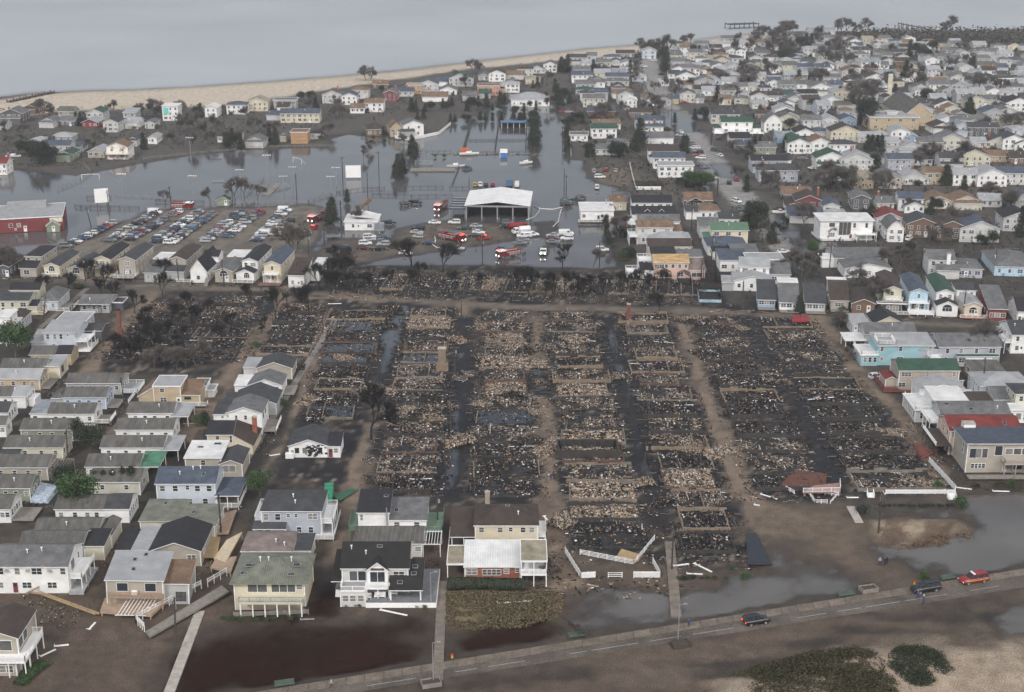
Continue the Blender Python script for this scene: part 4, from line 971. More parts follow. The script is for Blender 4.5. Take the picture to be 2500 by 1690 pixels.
# ================================================================== HOUSES NEAR THE FRONT
# --- front row, left to right
h = House('f', -60, 712, 445, 5.7, 9, 'g', 'g', 'w', 'white two-storey house with grey roof and white side balcony, left foreground', near=True, auto=False)
h.wins('F', [.337], 4.5, .9, 1.2).wins('F', [.594], 4.5, 1.8, 1.2).wins('F', [.94], 4.5, .9, 1.2).wins('F', [.12], 4.5, .9, 1.2)
h.wins('F', [.445, .78], 1.7, 1.6, 1.1).wins('F', [.1], 1.7, .8, 1.1); h.door('F', h.box[0] + h.w * .29, .2, 'r'); h.wins('R', [.35], 4.4, 2.0, 1.9, style='g').wins('R', [.75], 4.4, .9, 1.2); h.pipe(-1, .6); h.pipe(1.5, .7)
for f in (.2, .48, .77):
    b = MB(); b.box(-.3, .3, -.45, 0, -.2, .2); o = b.build('air_conditioner', wall_mat('s'), h.root); o.location = (h.box[0] + h.w * f, h.box[2], 4.75)
x1, y0, y1 = h.box[1], h.box[2], h.box[3]; h.deck(x1 + .02, x1 + 2.4, y0 + .3, y1 - .5, 3.0, 'RF', WVINYL); h.deck(x1 + .02, x1 + 2.8, y0 - .6, y1, .7, '', GREYP, skirt=True)
h = House('f', 700, 812, 1075, 5.6, 9.5, 's', 'l', 's', 'battered tan house with tilted pale metal roof, lifted off its base', rot=3, near=True, auto=False, rise=.7)
h.root.rotation_euler.y = R(2.5)
h.wins('F', [.28, .78], 4.1, 1.9, 1.6, style='g'); h.sky(.42, .35); h.sky(.38, .7); h.sky(.55, .88); h.deck(h.box[0] + .6, h.box[1] + .2, h.box[2] - 1.6, h.box[2] - .02, 2.9, 'F', WOODT, WOODT)
b = MB(); b.box(-.5, .5, -.35, .35, 0, .7); o = b.build('air_conditioner', WVINYL, h.root); o.location = (.0, h.box[2] - .5, 2.9)
h.vol(h.w/2 + .05, h.w/2 + 4.4, -3.9, 3.2, .2, 4.6, 's', .9, 't', 'g'); h.win('F', h.w/2 + 3, 1.9, 1.7, 1.7, 'k')
b = MB()
for i in range(9): x = -h.w/2 + 4.2 + i * .62; b.bar((x, h.box[2] - .6, 2.7), (x - 1.6, h.box[2] - 5.2, .9), .09)
b.bar((-h.w/2 + 4, h.box[2] - .6, 2.7), (-h.w/2 + 9.4, h.box[2] - .6, 2.7), .12); b.bar((-h.w/2 + 2.2, h.box[2] - 5.2, .9), (-h.w/2 + 8, h.box[2] - 5.2, .9), .12); b.build('fallen_pergola', WVINYL, h.root)
def plat(name, k, pts, z, th, m, label, cat='deck', rail=None, tilt=(0, 0)):
    P = [at(k, u, v, z) for u, v in pts]; cx = sum(p[0] for p in P) / len(P); cy = sum(p[1] for p in P) / len(P)
    r = thing(name, (cx, cy, 0), 0, label, cat); r.rotation_euler = (R(tilt[0]), R(tilt[1]), 0); L = [(p[0] - cx, p[1] - cy) for p in P]; n = len(L)
    b = MB(); b.poly([(x, y, z) for x, y in L]); b.poly([(x, y, z - th) for x, y in L][::-1])
    for i in range(n): a, c = L[i], L[(i + 1) % n]; b.poly([(*a, z - th), (*c, z - th), (*c, z), (*a, z)])
    b.build('floor', m, r)
    # boards: shallow ribs across the platform
    b = MB(); c0, c1, c2, c3 = [Vector((*p, z + .01)) for p in (L[0], L[1], L[2], L[3])]; k2 = max(3, int((c0 - c3).length / .45))
    for i in range(k2): f = (i + .5) / k2; b.bar(c0.lerp(c3, f), c1.lerp(c2, f), .36, .03)
    b.build('board', m, r)
    if z > .8:
        b = MB()
        for x, y in L: b.box(x * .95 - .1, x * .95 + .1, y * .95 - .1, y * .95 + .1, 0, z - th)
        b.build('post', m, r)
    if rail:
        b = MB()
        for i in rail: rail_run(b, (*L[i], z), (*L[(i + 1) % n], z), .95, .15)
        b.build('railing', WVINYL, r)
    return r
plat('torn_deck', 'f', [(668, 1015), (1010, 1040), (1155, 905), (700, 930)], 1.1, .55, WOODT, 'tan wooden deck torn loose below the tilted metal-roofed house')
plat('boardwalk', 'f', [(970, 1150), (1000, 1185), (1530, 890), (1480, 850)], .8, .3, WOODG, 'long grey boardwalk slab slewed across the sand with white railing', tilt=(0, -1.5))
r_ = rail_fence('white_railing', 'f', [(908, 1100), (1345, 870)], 'white picket railing leaning along the slewed boardwalk', 1.0, WVINYL, pick=.2, gap=1.6, z=.8)
r_ = rail_fence('white_railing', 'f', [(1388, 860), (1515, 785)], 'short white railing piece at the upper end of the slewed boardwalk', 1.0, WVINYL, pick=.2, gap=1.6, z=.8)
r_ = rail_fence('white_railing', 'f', [(908, 1100), (965, 1155)], 'white railing piece across the lower end of the slewed boardwalk', 1.0, WVINYL, pick=.2, gap=1.0, z=.8)
plat('roof_panel', 'f', [(1430, 650), (1510, 680), (1625, 505), (1520, 545)], 1.4, .25, mat('bare_plywood', (.5, .42, .3), .8), 'pale plywood panel lying on wreckage beside the boardwalk', 'panel', tilt=(4, -6))
plat('torn_deck', 'f', [(1405, 725), (1540, 760), (1580, 650), (1440, 670)], 1.0, .3, WOODT, 'tan broken deck piece beside the green-roofed house')
plat('wooden_deck', 'f', [(1350, 655), (1450, 655), (1470, 520), (1350, 520)], .9, .3, WOODY, 'yellow-brown deck between the black-roofed house and a leaning pole')
plat('wooden_deck', 'f', [(1350, 512), (1525, 495), (1580, 340), (1470, 370)], .7, .3, WOODT, 'tan deck on the right side of the patched flat-roofed house')
r_ = thing('timber_beam', (*at('f', 450, 965), 0), 0, 'long brown splintered timber beam stretched over the sand', 'beam'); a0 = Vector((*at('f', 265, 890, .8), .8)); a1 = Vector((*at('f', 660, 1035, .5), .5)); r_.location.z = 0
b = MB(); o_ = r_.location; b.bar(a0 - o_, a1 - o_, .35, .3); b.bar(a0 - o_ + Vector((.3, -.8, .1)), a1 - o_ + Vector((-.5, -.5, .2)), .3, .2); b.build('beam', WOODY, r_)
b = MB(); b.bar(a0 - o_ + Vector((-2, 0, 0)), a0 - o_ + Vector((2, -1.5, .3)), .3); b.bar(a0 - o_ + Vector((-2.2, -1, .2)), a0 - o_ + Vector((0, 1.4, .6)), .25); b.build('splinter', WOODT, r_)
h = House('f', 1000, 610, 1335, 3.4, 11, 'f', 'k', 's', 'tan one-storey house with wide black gable roof behind the tilted house', near=True, auto=False, rise=1.7)
h.wins('F', [.82], 1.8, 1.6, 1.1).wins('F', [.34], 2.2, .7, .8).wins('R', [.3], 1.9, 1.4, 1.2); h.vol(h.box[0] - 3.6, h.box[0] - .05, h.box[2] + 1, h.box[3] - 1, 0, 3.0, 's', .3, 'l', 's'); h.vol(h.box[0] - 3, h.box[0] - .05, h.box[2] + .5, h.box[3] - .5, 0, 2.8, 's', .25, 'k', 's')
h = House('f', 935, 412, 1195, 3.5, 9, 's', 'm', 'f', 'off-white house with patched pale green flat roof in two halves', near=True, auto=False, rise=.35, trim='f')
roof_patch = h; h.wins('F', [.22, .42], 1.2, 1.2, .6, fc='w'); h.sky(.45, .8); h.wing('f', 1195, 445, 1430, 3.3, 9, 's', 'm', 'f', rise=.35, trim='f'); h.wins('F', [.75], 1.8, 1.6, 1.0).wins('R', [.2, .45, .7], 1.8, 1.0, 1.1); h.sky(.25, .6)
h = House('f', 1042, 160, 1432, 5.9, 8.5, 'g', 'u', 'a', 'pale blue-grey two-storey house with slate-blue roof and open hip porch', near=True, auto=False)
h.wins('F', [.1, .32], 4.6, 1.0, 1.2).wins('F', [.53], 4.8, .7, .9).wins('F', [.7, .9], 4.6, 1.0, 1.2).wins('F', [.2, .55, .82], 1.7, 1.0, 1.2); h.pipe(-1.5, .5); h.pipe(1, .8); h.pipe(2.5, .85); h.sky(.78, .5); h.wins('R', [.7], 4.6, .8, 1.2)
h.wing('f', 1440, 243, 1590, 3.4, 9, 'h', 'u', 'a', posts='w'); h.deck(*h.box, .6, 'RF')
h = House('f', 1745, 345, 2140, 5.9, 9.5, 'h', 'd', 'v', 'lavender-grey two-storey house with dark hip roof and white end balconies', near=True, auto=False)
h.wins('F', [.07, .27], 4.5, 1.0, 1.3).wins('F', [.45, .58], 4.8, .6, .7).wins('F', [.86], 4.6, 1.8, 1.2); h.pipe(0, .75); h.pipe(.6, .4); h.wins('F', [.62, .82], 1.7, .9, 1.2)
x0, x1, y0, y1 = h.box; h.vol(x0 - 1.5, x0 + 4.6, y0 - 1.1, y0 - .02, 0, 2.7, 's', .7, 'd', 'v'); h.wins('F', [.2, .45], 1.5, .95, 1.3); h.door('F', h.box[0] + 4, .1, 'v')
h.box = (x0, x1, y0, y1); h.deck(x1 + .02, x1 + 2.2, y0 + .5, y1 - .5, 3.0, 'FRB', WVINYL); h.deck(x1 + .02, x1 + 2.6, y0 - 1.2, y1, .6, 'FR', GREYP); h.deck(x0 - 1.8, x0 - .02, y0 + 1.5, y1, 3, 'FLB', WVINYL); h.deck(x0 + 5, x1 + 2.6, y0 - 1.9, y0 - .02, .62, 'F', GREYP)
h = House('f', 1615, 612, 1945, 3.2, 8, 'h', 'p', 'f', 'low house with pinkish grey hip roof squeezed behind the green metal roof', near=True, auto=False, rise=1.4)
h.pipe(1.5, .5); h.pipe(3.2, .3); h.vol(h.w/2 + .05, h.w/2 + 3.4, -3.5, 3, 0, 3, 's', .25, 'd', 'f')
# green metal roofed house on posts
h = House('f', 1560, 822, 2030, 5.6, 10.5, 'h', 'm', 'c', 'cream house with green ribbed metal hip roof raised on posts', near=True, auto=False, rise=2.0, oh=.7, trim='e')
x0, x1, y0, y1 = h.box; b = MB(); X0, X1, Y0 = x0 - .7, x1 + .7, y0 - .7; run = (y1 - y0 + 1.4) / 2; n = 34
for i in range(1, n):
    x = X0 + (X1 - X0) * i / n; t = min(1, (x - X0) / run, (X1 - x) / run); b.bar((x, Y0, 5.58), (x, Y0 + run * t, 5.58 + 2.0 * t), .07, .09)
b.build('seam', mat('green_seam', (.185, .192, .155), .6), h.root)
b = MB(); L_ridge = ((X0 + run, 0), (X1 - run, 0))
for (p, q) in (((X0, Y0), (X0 + run, Y0 + run)), ((X1, Y0), (X1 - run, Y0 + run)), ((X0 + run, Y0 + run), (X1 - run, Y0 + run))): b.bar((p[0], p[1], 5.62 if p[1] < Y0 + 1 else 7.62), (q[0], q[1], 7.62), .16, .1)
b.build('ridge_cap', mat('green_seam', (.185, .192, .155), .6), h.root)
for xf, t in ((.12, .35), (.17, .68), (.86, .7), (.8, .3)): h.sky(xf, t, 1.3, .7)
for x in (-2.2, -.7, 3.4): h.pipe(x, .9)
h.wins('F', [.33], 4.4, 3.4, 1.6, style='g', fc='w').wins('F', [.7], 4.4, 4.2, 1.6, style='g', fc='w').wins('F', [.93], 4.6, 1.0, 1.0); h.deck(x0 + 1.2, x1, y0 - 2.6, y0 - .02, 3.0, '', wall_mat('y'), th=.5, posts=False)
b = MB(); rail_run(b, (x0 + 1.2, y0 - 2.6, 3), (x1, y0 - 2.6, 3), .9, .6); b.build('railing', METAL, h.root); b = MB()
for i in range(6): px = x0 + 1.4 + (x1 - x0 - 1.7) * i / 5; b.box(px - .1, px + .1, y0 - 2.55, y0 - 2.35, 0, 2.5)
build_each(b, 'post', WHITE, h.root)
rail_fence('low_fence', 'f', [(1560, 1055), (2060, 1035)], 'low weathered board fence below the green metal-roofed house', .9, WOODG, panel=1, gap=2)
for i, (u, v) in enumerate([(1480, 1075), (1520, 1080), (1562, 1075), (1605, 1082), (1680, 1080), (1718, 1085), (1785, 1078), (1832, 1080), (1940, 1080), (1995, 1060), (2050, 1020)]):
    tree('bush', *at('f', u, v), .42, 2, 'small yellow-green shrub in the row along the low board fence')
h = House('f', -160, 1190, 112, 6.2, 9, 'f', 'b', 's', 'beige house with dark brown roof and long white balcony, bottom left corner', near=True, auto=False, rise=1.2)
x0, x1, y0, y1 = h.box; h.wins('F', [.68], 4.6, 2.2, 1.8, style='g'); h.wins('F', [.55, .72, .9], 1.6, 1.0, 1.3); h.wins('R', [.15, .4], 4.6, 1.8, 1.7, style='g').wins('R', [.1, .28, .46], 1.7, .9, 1.3)
h.deck(x0, x1 + 1.8, y0 - 2.4, y0 - .02, 3.05, 'FR', WVINYL, th=.4); h.deck(x1 + .02, x1 + 1.8, y0, y1 - 2, 3.05, 'RB', WVINYL, th=.4); h.vol(x0, x1, y0 - 1.8, y0 - .05, 0, 2.6, 'F', rc='w', wc='s', oh=.02); h.wins('F', [.5, .66, .84], 1.3, .95, 1.2)
# --- centre front
h = House('g', 205, 355, 405, 6.4, 8, 's', 'k', 'w', 'white boxy house with black lean-to roof and green side decks', near=True, auto=False, rise=1.1)
h.wins('F', [.1], 5.2, .5, 1.2).wins('F', [.15, .6], 2.2, .8, 1.0); h.sky(.85, .7, .9, .7); h.wing('g', 412, 405, 655, 4.7, 8, 's', 'g', 'w', rise=1.0); h.wins('F', [.2, .75], 3.6, 1.0, 1.0); h.sky(.16, .4, .9, 1.3)
x0, x1, y0, y1 = h.box; DGRN = mat('green_deck_paint', (.13, .2, .14), .75); h.deck(x1 + .02, x1 + 3.2, y0 - .3, y1 + .2, 2.4, 'RF', DGRN, DGRN); h.deck(-h.w/2 - 2.1, -h.w/2 - .02, -4, 4, 2.6, 'LF', DGRN, DGRN)
b = MB(); b.tube([(h.w/2 - .3, -4.35, 0), (h.w/2 - .3, -4.35, 7.4)], [.13, .13], 6); b.build('flue', METAL, h.root)
h = House('g', 180, 562, 625, 3.0, 6, 's', 'o', 'l', 'low grey ribbed-roof cottage wedged behind the big black-roofed house', near=True, auto=False, rise=.5)
b = MB()
for i in range(14): x = h.box[0] + h.w * (i + .5) / 14; b.bar((x, h.box[2], 3.02), (x, h.box[3], 3.52), .06)
b.build('batten', WOODG, h.root); h.pergola(h.w/2 + .3, h.w/2 + 3.6, -3, 2.5, 2.6, WHITE); h.win('F', h.w/2 - .6, 1.7, 1.2, .9)
h = House('g', 95, 722, 535, 6.1, 10, 'g', 'z', 'l', 'large light grey house with black roof, white balcony and grey corner deck', near=True, auto=False, rise=2.6)
x0, x1, y0, y1 = h.box
# cross gable with an arched window wall
gx0, gx1 = x0 + h.w * .38, x0 + h.w * .7
b = MB(); roof_shape(b, 'f', gx0, gx1, y0 - .6, y0 + 4.2, 5.9, 1.5, .3); b.build('dormer_roof', [roof_mat('z'), WHITE], h.root); b = MB(); b.poly([(gx0, y0 - .5, 3), (gx1, y0 - .5, 3), (gx1, y0 - .5, 5.9), ((gx0 + gx1) / 2, y0 - .5, 7.35), (gx0, y0 - .5, 5.9)]); b.poly([(gx0, y0 - .5, 3), (gx0, y0, 3), (gx0, y0, 5.9), (gx0, y0 - .5, 5.9)]); b.poly([(gx1, y0 - .5, 3), (gx1, y0, 3), (gx1, y0, 5.9), (gx1, y0 - .5, 5.9)]); b.build('gable_wall', WHITE, h.root)
o = h.win('F', (gx0 + gx1) / 2, 4.35, 2.6, 2.0, style='g'); o.location.y = y0 - .52; o = h.win('F', (gx0 + gx1) / 2, 5.85, 2.4, .5, style='g'); o.location.y = y0 - .52
h.wins('F', [.17, .3], 4.3, 1.4, 1.9, style='g').wins('F', [.86], 4.6, 1.9, 1.1); h.sky(.55, .8, 1, .6); h.pipe(-1.8, .5); h.pipe(-4.5, .7)
h.vol(x0, x0 + 4.4, y0 - 3.6, y0 - .02, 0, 3.0, 'F', rc='l', wc='l', oh=.05); h.wins('F', [.2, .5, .82], 1.7, .95, 1.2); b = MB(); rail_run(b, (x0, y0 - 3.6, 3.2), (x0 + 4.4, y0 - 3.6, 3.2), .9, .15); rail_run(b, (x0, y0 - 3.6, 3.2), (x0, y0, 3.2), .9, .15); b.build('railing', WVINYL, h.root)
h.deck(x0 + 4.42, gx1 + .4, y0 - 2.4, y0 - .55, 3.15, 'F', WVINYL, th=.35); 
h.box = (x0, x1, y0, y1); b = MB(); roof_shape(b, 's', gx1 + .5, x1 + 2.6, y0 - 3.2, y0 + 3.6, 3.3, 2.4, .25); b.build('lean_to_roof', [roof_mat('z'), WHITE], h.root)
for (sx, sy) in ((x1 + 1.2, y0 + 1.9), (x1 + 1.0, y0 + .3), (gx1 + 2.2, y0 - 1.7)):
    b = MB(); b.box(-.5, .5, -.4, .4, -.05, .12); b.box(-.42, .42, -.32, .32, .119, .13, 1); o = b.build('skylight', [METAL, GLASS], h.root); o.location = (sx, sy, 3.35 + 2.4 * (sy - y0 + 3.2) / 6.8); o.rotation_euler = (math.atan2(2.4, 6.8), 0, 0)
b = MB()
for px in (x0 + 4.6, gx1 + .6, x1 + 2.4): b.box(px - .12, px + .12, y0 - 3.1, y0 - 2.86, 1.0, 3.2)
build_each(b, 'post', WHITE, h.root); GREYD = mat('grey_deck_boards', (.16, .165, .175), .8); h.deck(x0 + 4.5, x1 + 5.2, y0 - 3.9, y1 - 1, 1.0, '', GREYD, WVINYL); b = MB(); b.box(x0 + 4.5, x1 + 5.2, y0 - 3.98, y0 - 3.905, 0, .98); b.box(x1 + 5.205, x1 + 5.28, y0 - 3.9, y1 - 1, 0, .98); b.build('skirting', WVINYL, h.root)
h.deck(x0 - 1.6, x0 - .02, y0 + 1.5, y1, .9, '', GREYD); h.stairs(x0 - .9, y0 + 1.3, .9); b = MB(); roof_shape(b, 's', x0 - 1.9, x0 - .1, y0 + .2, y1 - .5, 3.2, 1.6, .2); b.build('lean_to_roof', [roof_mat('z'), WHITE], h.root)
SOFA = mat('white_wicker', (.7, .7, .68), .7)
def bench_seat(k, u, v, z, w, label, m=SOFA, cat='seat', deg=0, name='outdoor_sofa'):
    r = thing(name, (*at(k, u, v, z), z), R(deg), label, cat); b = MB(); b.box(-w/2, w/2, -.35, .35, .25, .42); b.build('seat', m, r); b = MB(); b.box(-w/2, w/2, .36, .46, .25, .9); b.build('backrest', m, r)
    b = MB()
    for sx in (-1, 1):
        for y in (-.3, .3): b.box(sx*(w/2 - .06) - .04, sx*(w/2 - .06) + .04, y - .04, y + .04, 0, .25)
        b.box(sx*(w/2 - .04) - .05, sx*(w/2 - .04) + .05, -.33, .3, .42, .62)
    b.build('leg', m, r); return r
bench_seat('g', 350, 925, 1.0, 2.0, 'white outdoor sofa on the deck under the black-roofed house'); bench_seat('g', 275, 932, 1.0, .9, 'white armchair left of the sofa under the black-roofed house', cat='chair', name='outdoor_chair'); bench_seat('g', 435, 905, 1.0, 1.7, 'white settee right of the sofa under the black-roofed house')
h = House('g', 985, 440, 1400, 6.2, 9, 'h', 'b', 'c', 'cream two-storey house with dark brown hip roof, stone chimney and side wing', near=True, auto=False, rise=2.1)
x0, x1, y0, y1 = h.box; h.wins('F', [.1], 5.1, .9, 1.0).wins('F', [.4], 5.1, .9, 1.0).wins('F', [.57], 5.2, .7, .8).wins('F', [.77, .91], 5.1, .9, 1.0).wins('F', [.24], 1.9, 3.0, 1.9, style='g').wins('F', [.93], 2.3, 1.0, 1.0).wins('F', [.02], 2.3, .7, 1.6); h.pipe(2.3, .5); h.chimney(x0 + 2.2, y1 - .6, 5, 9.2, .9, mat('grey_stone', (.3, .26, .22), .9)); h.sky(.52, .95, .9, .5)
h.wing('g', 825, 515, 990, 3.6, 8, 's', 'b', 'c', rise=2.3, posts='w'); h.box = (x0, x1, y0, y1); h.deck(x0 - 5.2, x0 - .02, y0 + .2, y1 - 1, .8, 'FL', WOODD); h.deck(x1 + .02, x1 + 1.7, y0 + 1, y1 - 1, 3.2, 'FR', WVINYL); h.deck(x0, x1 + 1.7, y0 - 1.2, y0 - .02, .5, 'F', WVINYL); h.door('F', x1 - .1 - .6, .5, 'w')
h = House('g', 918, 715, 1285, 3.1, 8, 's', 'w', 'r', 'low brick cottage with white metal roof, tan carport and railed porch', near=True, auto=False, rise=1.2)
[setattr(o, 'active_material', BRICK) for o in h.root.children if o.name.startswith('wall')]
x0, x1, y0, y1 = h.box; h.wins('F', [.12], 1.9, 1.9, 1.2).wins('F', [.48], 1.8, 3.4, 1.1).wins('F', [.75], 2.0, .9, .9).wins('F', [.95], 2.2, .7, .8); b = MB()
for i in range(22): x = x0 + h.w * (i + .5) / 22; b.bar((x, y0 - .3, 3.1), (x, y1 + .2, 4.27), .05, .07)
b.build('seam', WVINYL, h.root); h.vol(x0 - 3.4, x0 - .05, y0 + .5, y1, 0, 3.0, 'F', rc='y', posts='w', oh=.1); h.vol(x1 + .1, x1 + 4.9, y0 - 2.2, y1 - 1.5, 0, 5.0, 'F', rc='y', posts='w', oh=.1); h.deck(x1 + .12, x1 + 4.9, y0 - 2.2, y1 - 2, 2.5, 'FR', WVINYL, th=.3)
# --- single columns of bungalows on the left
def bung(k, u, v, u2, wc, label, rc='o', dep=6.8, z=3.3, wins=4, ends=3, **kw):
    h = House(k, u, v, u2, z, dep, 'g', rc, wc, label, near=True, auto=False, rise=1.35, **kw); q = random.Random(u * 3 + v)
    h.wins('F', [(i + .5 + q.uniform(-.15, .15)) / wins for i in range(wins)], 1.85, .85, 1.05)
    if ends: h.wins('R', [(i + .5) / ends * .8 + .1 for i in range(ends)], 1.85, 1.0 if ends > 2 else 1.6, 1.15)
    if q.random() < .7: h.pipe(q.uniform(-2, 2), .5)
    return h
h = bung('o', -60, 325, 490, 't', 'tan cottage with smooth pale grey roof on the left sandy walk', 'l'); h.deck(h.box[1] + .05, h.box[1] + 2.5, h.box[2], h.box[3], .5, '', WOODG)
h = bung('o', 10, 190, 560, 'c', 'cream cottage with weathered roof and taller end room above the tan cottage'); h.vol(h.box[1] + .02, h.box[1] + 3.6, h.box[2] + .5, h.box[3] + .6, 0, 3.5, 's', .4, 'l', 'c'); h.win('R', h.box[2] + 2.5, 1.9, 1.6, 1.6, 'k', 'g')
h = bung('o', -70, 548, 300, 'w', 'white cottage with half pale roof and four end windows'); h.vol(h.box[1] - 2.6, h.box[1] + .25, h.box[2] - .2, h.box[3] + .2, .1, 3.45, 'g', 1.4, 'l', 'w'); h.wins('R', [.15, .38, .6, .83], 1.9, .8, 1.2); b = MB(); b.box(h.box[1] + .3, h.box[1] + 1.9, -2.2, 2.2, 0, 1.9); b.build('white_fence_box', WVINYL, h.root)
h = bung('o', -150, 750, 85, 'w', 'white cottage with dark roof at the left edge of the picture', 'd'); h = bung('o', -180, 905, 60, 'w', 'small white annex below the dark-roofed cottage at the left edge', 'o', dep=4, ends=1)
h = bung('o', 840, 380, 1525, 'g', 'grey cottage with white windows and white-railed end deck', wins=6); h.deck(h.box[1] + .05, h.box[1] + 4.2, h.box[2] - .6, h.box[3] - .6, .8, 'FRB', GREYP)
h = bung('o', 800, 560, 1325, 'i', 'sky blue cottage with weathered grey roof'); h.vol(h.box[0] - 3, h.box[0] - .02, h.box[2] + .4, h.box[3] - .4, 0, 2.9, 'h', .9, 'o', 'g'); h.deck(h.w/2 + .05, h.w/2 + 3, -3.4, 2.6, .5, '', WOODG)
h = bung('o', 612, 765, 1175, 'w', 'white cottage with grey-roofed white extension and littered porch', ends=1); h.vol(h.box[0] - 4.3, h.box[0] - .02, h.box[2] + .1, h.box[3] - .3, 0, 3.2, 's', .9, 'a', 'w'); h.win('F', h.box[0] + 1, 1.8, .9, 1.3); h.deck(h.w/2 + .05, h.w/2 + 3.6, -3.2, 2.4, .6, 'FR', WOODG)
h = bung('o', 262, 965, 905, 'e', 'green cottage with long weathered grey roof'); h.pergola(h.box[1] + 1, h.box[1] + 4.2, -3, 2.2, 2.3); h.deck(h.box[1] + .05, h.box[1] + 4.4, -3.3, 2.4, .4, '', WOODG)
h = bung('o', 55, 1190, 780, 'y', 'pale yellow cottage with row of four end windows', ends=4); h.vol(h.box[0] - .3, h.box[0] + 3.6, h.box[2] - 1.4, h.box[2] - .02, 0, 2.3, 's', .4, 'd', 'y'); h.wins('F', [.5], 1.4, 1.2, .9)
h = bung('o', -60, 1440, 590, 's', 'beige cottage with weathered roof and slatted end pergola'); h.pergola(h.box[1] + .6, h.box[1] + 4, -3, 2.4, 2.4)
h = bung('f', -70, 190, 195, 'e', 'grey-green cottage with tarp-covered end deck', ends=3); b = MB(); q = random.Random(3)
x1, y0, y1 = h.box[1:]; b.v = [(x1 + .2, y0 - .6, .9), (x1 + 3.6, y0 - .8, .7), (x1 + 3.9, y1 - 1, 1.1), (x1 + .3, y1 - .5, 1.6), (x1 + .1, y0 - .9, .1), (x1 + 4, y0 - 1.1, .1), (x1 + 4.3, y1 - .9, .2)]; b.f = [(0, 1, 2, 3), (4, 5, 1, 0), (5, 6, 2, 1)]; b.m = [0] * 3; b.build('tarp', mat('pale_blue_tarp', (.42, .5, .58), .6, .5, 2), h.root)
h = bung('f', -80, 330, 62, 'w', 'white cottage with end deck at left edge above the white two-storey house', ends=4); h.deck(h.box[1] + .05, h.box[1] + 4.5, -3.4, 2.8, .6, '', WOODG)
h = bung('f', 370, 330, 850, 'w', 'white cottage with dark patched roof behind a leaning pine', 'o', wins=6); h.vol(h.box[1] - 4.4, h.box[1] + .2, h.box[2] - .15, h.box[3] + .15, .1, 3.4, 'g', 1.42, 'd', 'w'); h.wins('R', [.12, .32, .52, .72, .9], 1.9, .8, 1.3)
h = bung('f', 232, 490, 645, 'y', 'cream cottage with mossy brown roof and sagging side porch', 'o', wins=3); h.vol(h.box[1] + .02, h.box[1] + 2.8, h.box[2] - .3, h.box[3], 0, 3, 'f', .7, 'o', 'f')
h = bung('f', 130, 578, 545, 'y', 'cottage with weathered roof right behind the white two-storey house', 'o', wins=3); h.vol(h.box[1] + .3, h.box[1] + 4, -3.2, 2.6, 0, 3.2, 's', .6, 'k', 'y')
h = House('o', 1930, 437, 2270, 5.2, 7.5, 'F', 'l', 't', 'tan split-level house with white flat roof and brown lower wing', near=True, auto=False, oh=.25); h.wins('F', [.32], 4.3, .95, .9).wins('F', [.35], 1.9, 1.5, 1.1); h.door('F', h.box[1] - .6, .3, 'w'); x0, x1, y0, y1 = h.box
h.vol(x1 + .02, x1 + 4.6, y0 + .1, y1 - 1.2, 0, 3.2, 's', 1.7, 't', 't'); h.wins('F', [.35], 2.2, 1.5, .5, fc='k'); b = MB(); q = [(x0 - 4.2, 2.6), (x0 - .02, 5.1)]; b.poly([(q[0][0], y0 + .1, q[0][1]), (q[1][0], y0 + .1, q[1][1]), (q[1][0], y1 - .5, q[1][1]), (q[0][0], y1 - .5, q[0][1])]); b.poly([(q[0][0], y0 + .1, q[0][1] - .2), (q[1][0], y0 + .1, q[1][1] - .2), (q[1][0], y0 + .1, q[1][1]), (q[0][0], y0 + .1, q[0][1])], 1); b.build('lean_to_roof', [roof_mat('t'), WHITE], h.root)
b = MB(); b.poly([(x0 - 3.9, y0 + .35, 0), (x0 - .02, y0 + .35, 0), (x0 - .02, y0 + .35, 4.9), (x0 - 3.9, y0 + .35, 2.6)]); b.build('side_wall', wall_mat('t'), h.root); h.deck(x1 + .6, x1 + 6.5, y0 - 1.2, y0 - .02, .7, 'FR', WOODG)
rail_fence('white_fence', 'o', [(1620, 640), (1740, 490)], 'white railing along the stair of the tan split-level house', 1.0, WVINYL, pick=.2, gap=1.5)
h = House('p', 380, 430, 525, 3.0, 5, 'F', 'g', 'w', 'small white shed-like annex with scattered furniture beside the sandy walk', near=True, auto=False); h.vol(h.box[1] + .3, h.box[1] + 2, -2.4, 1.5, 0, 1.8, 'F', rc='l', wc='w'); rail_fence('white_fence', 'p', [(445, 650), (535, 490)], 'white fence panel run beside the sandy walk', 1.4, WVINYL, panel=1)
h = bung('o', 1615, 755, 2175, 'w', 'white cottage with yellow window trim', wins=4, ends=0); h.vol(h.box[1] + .02, h.box[1] + 3.8, h.box[2] - 1, h.box[3] - .5, 0, 2.7, 's', .5, 'l', 'w', posts='w')
h = bung('o', 1460, 965, 2170, 'w', 'white cottage with green end gable', wins=4, ends=2)
h = bung('o', 1275, 1190, 2045, 'w', 'white cottage with grey-roofed end porch', wins=4, ends=0); h.vol(h.box[1] + .02, h.box[1] + 3.6, h.box[2] - .6, h.box[3] - .3, 0, 2.8, 's', .5, 'l', 'w', posts='w')
h = bung('o', 1085, 1430, 1745, 'w', 'white cottage with bright green porch roof', wins=5, ends=0); h.vol(h.box[1] + .02, h.box[1] + 4.2, h.box[2] + .4, h.box[3] + .3, 0, 3.0, 's', .6, 'G', 'w', posts='w')
h = bung('f', 600, 148, 930, 'f', 'low cottage hidden by evergreens below the green porch roof', wins=2, ends=1)
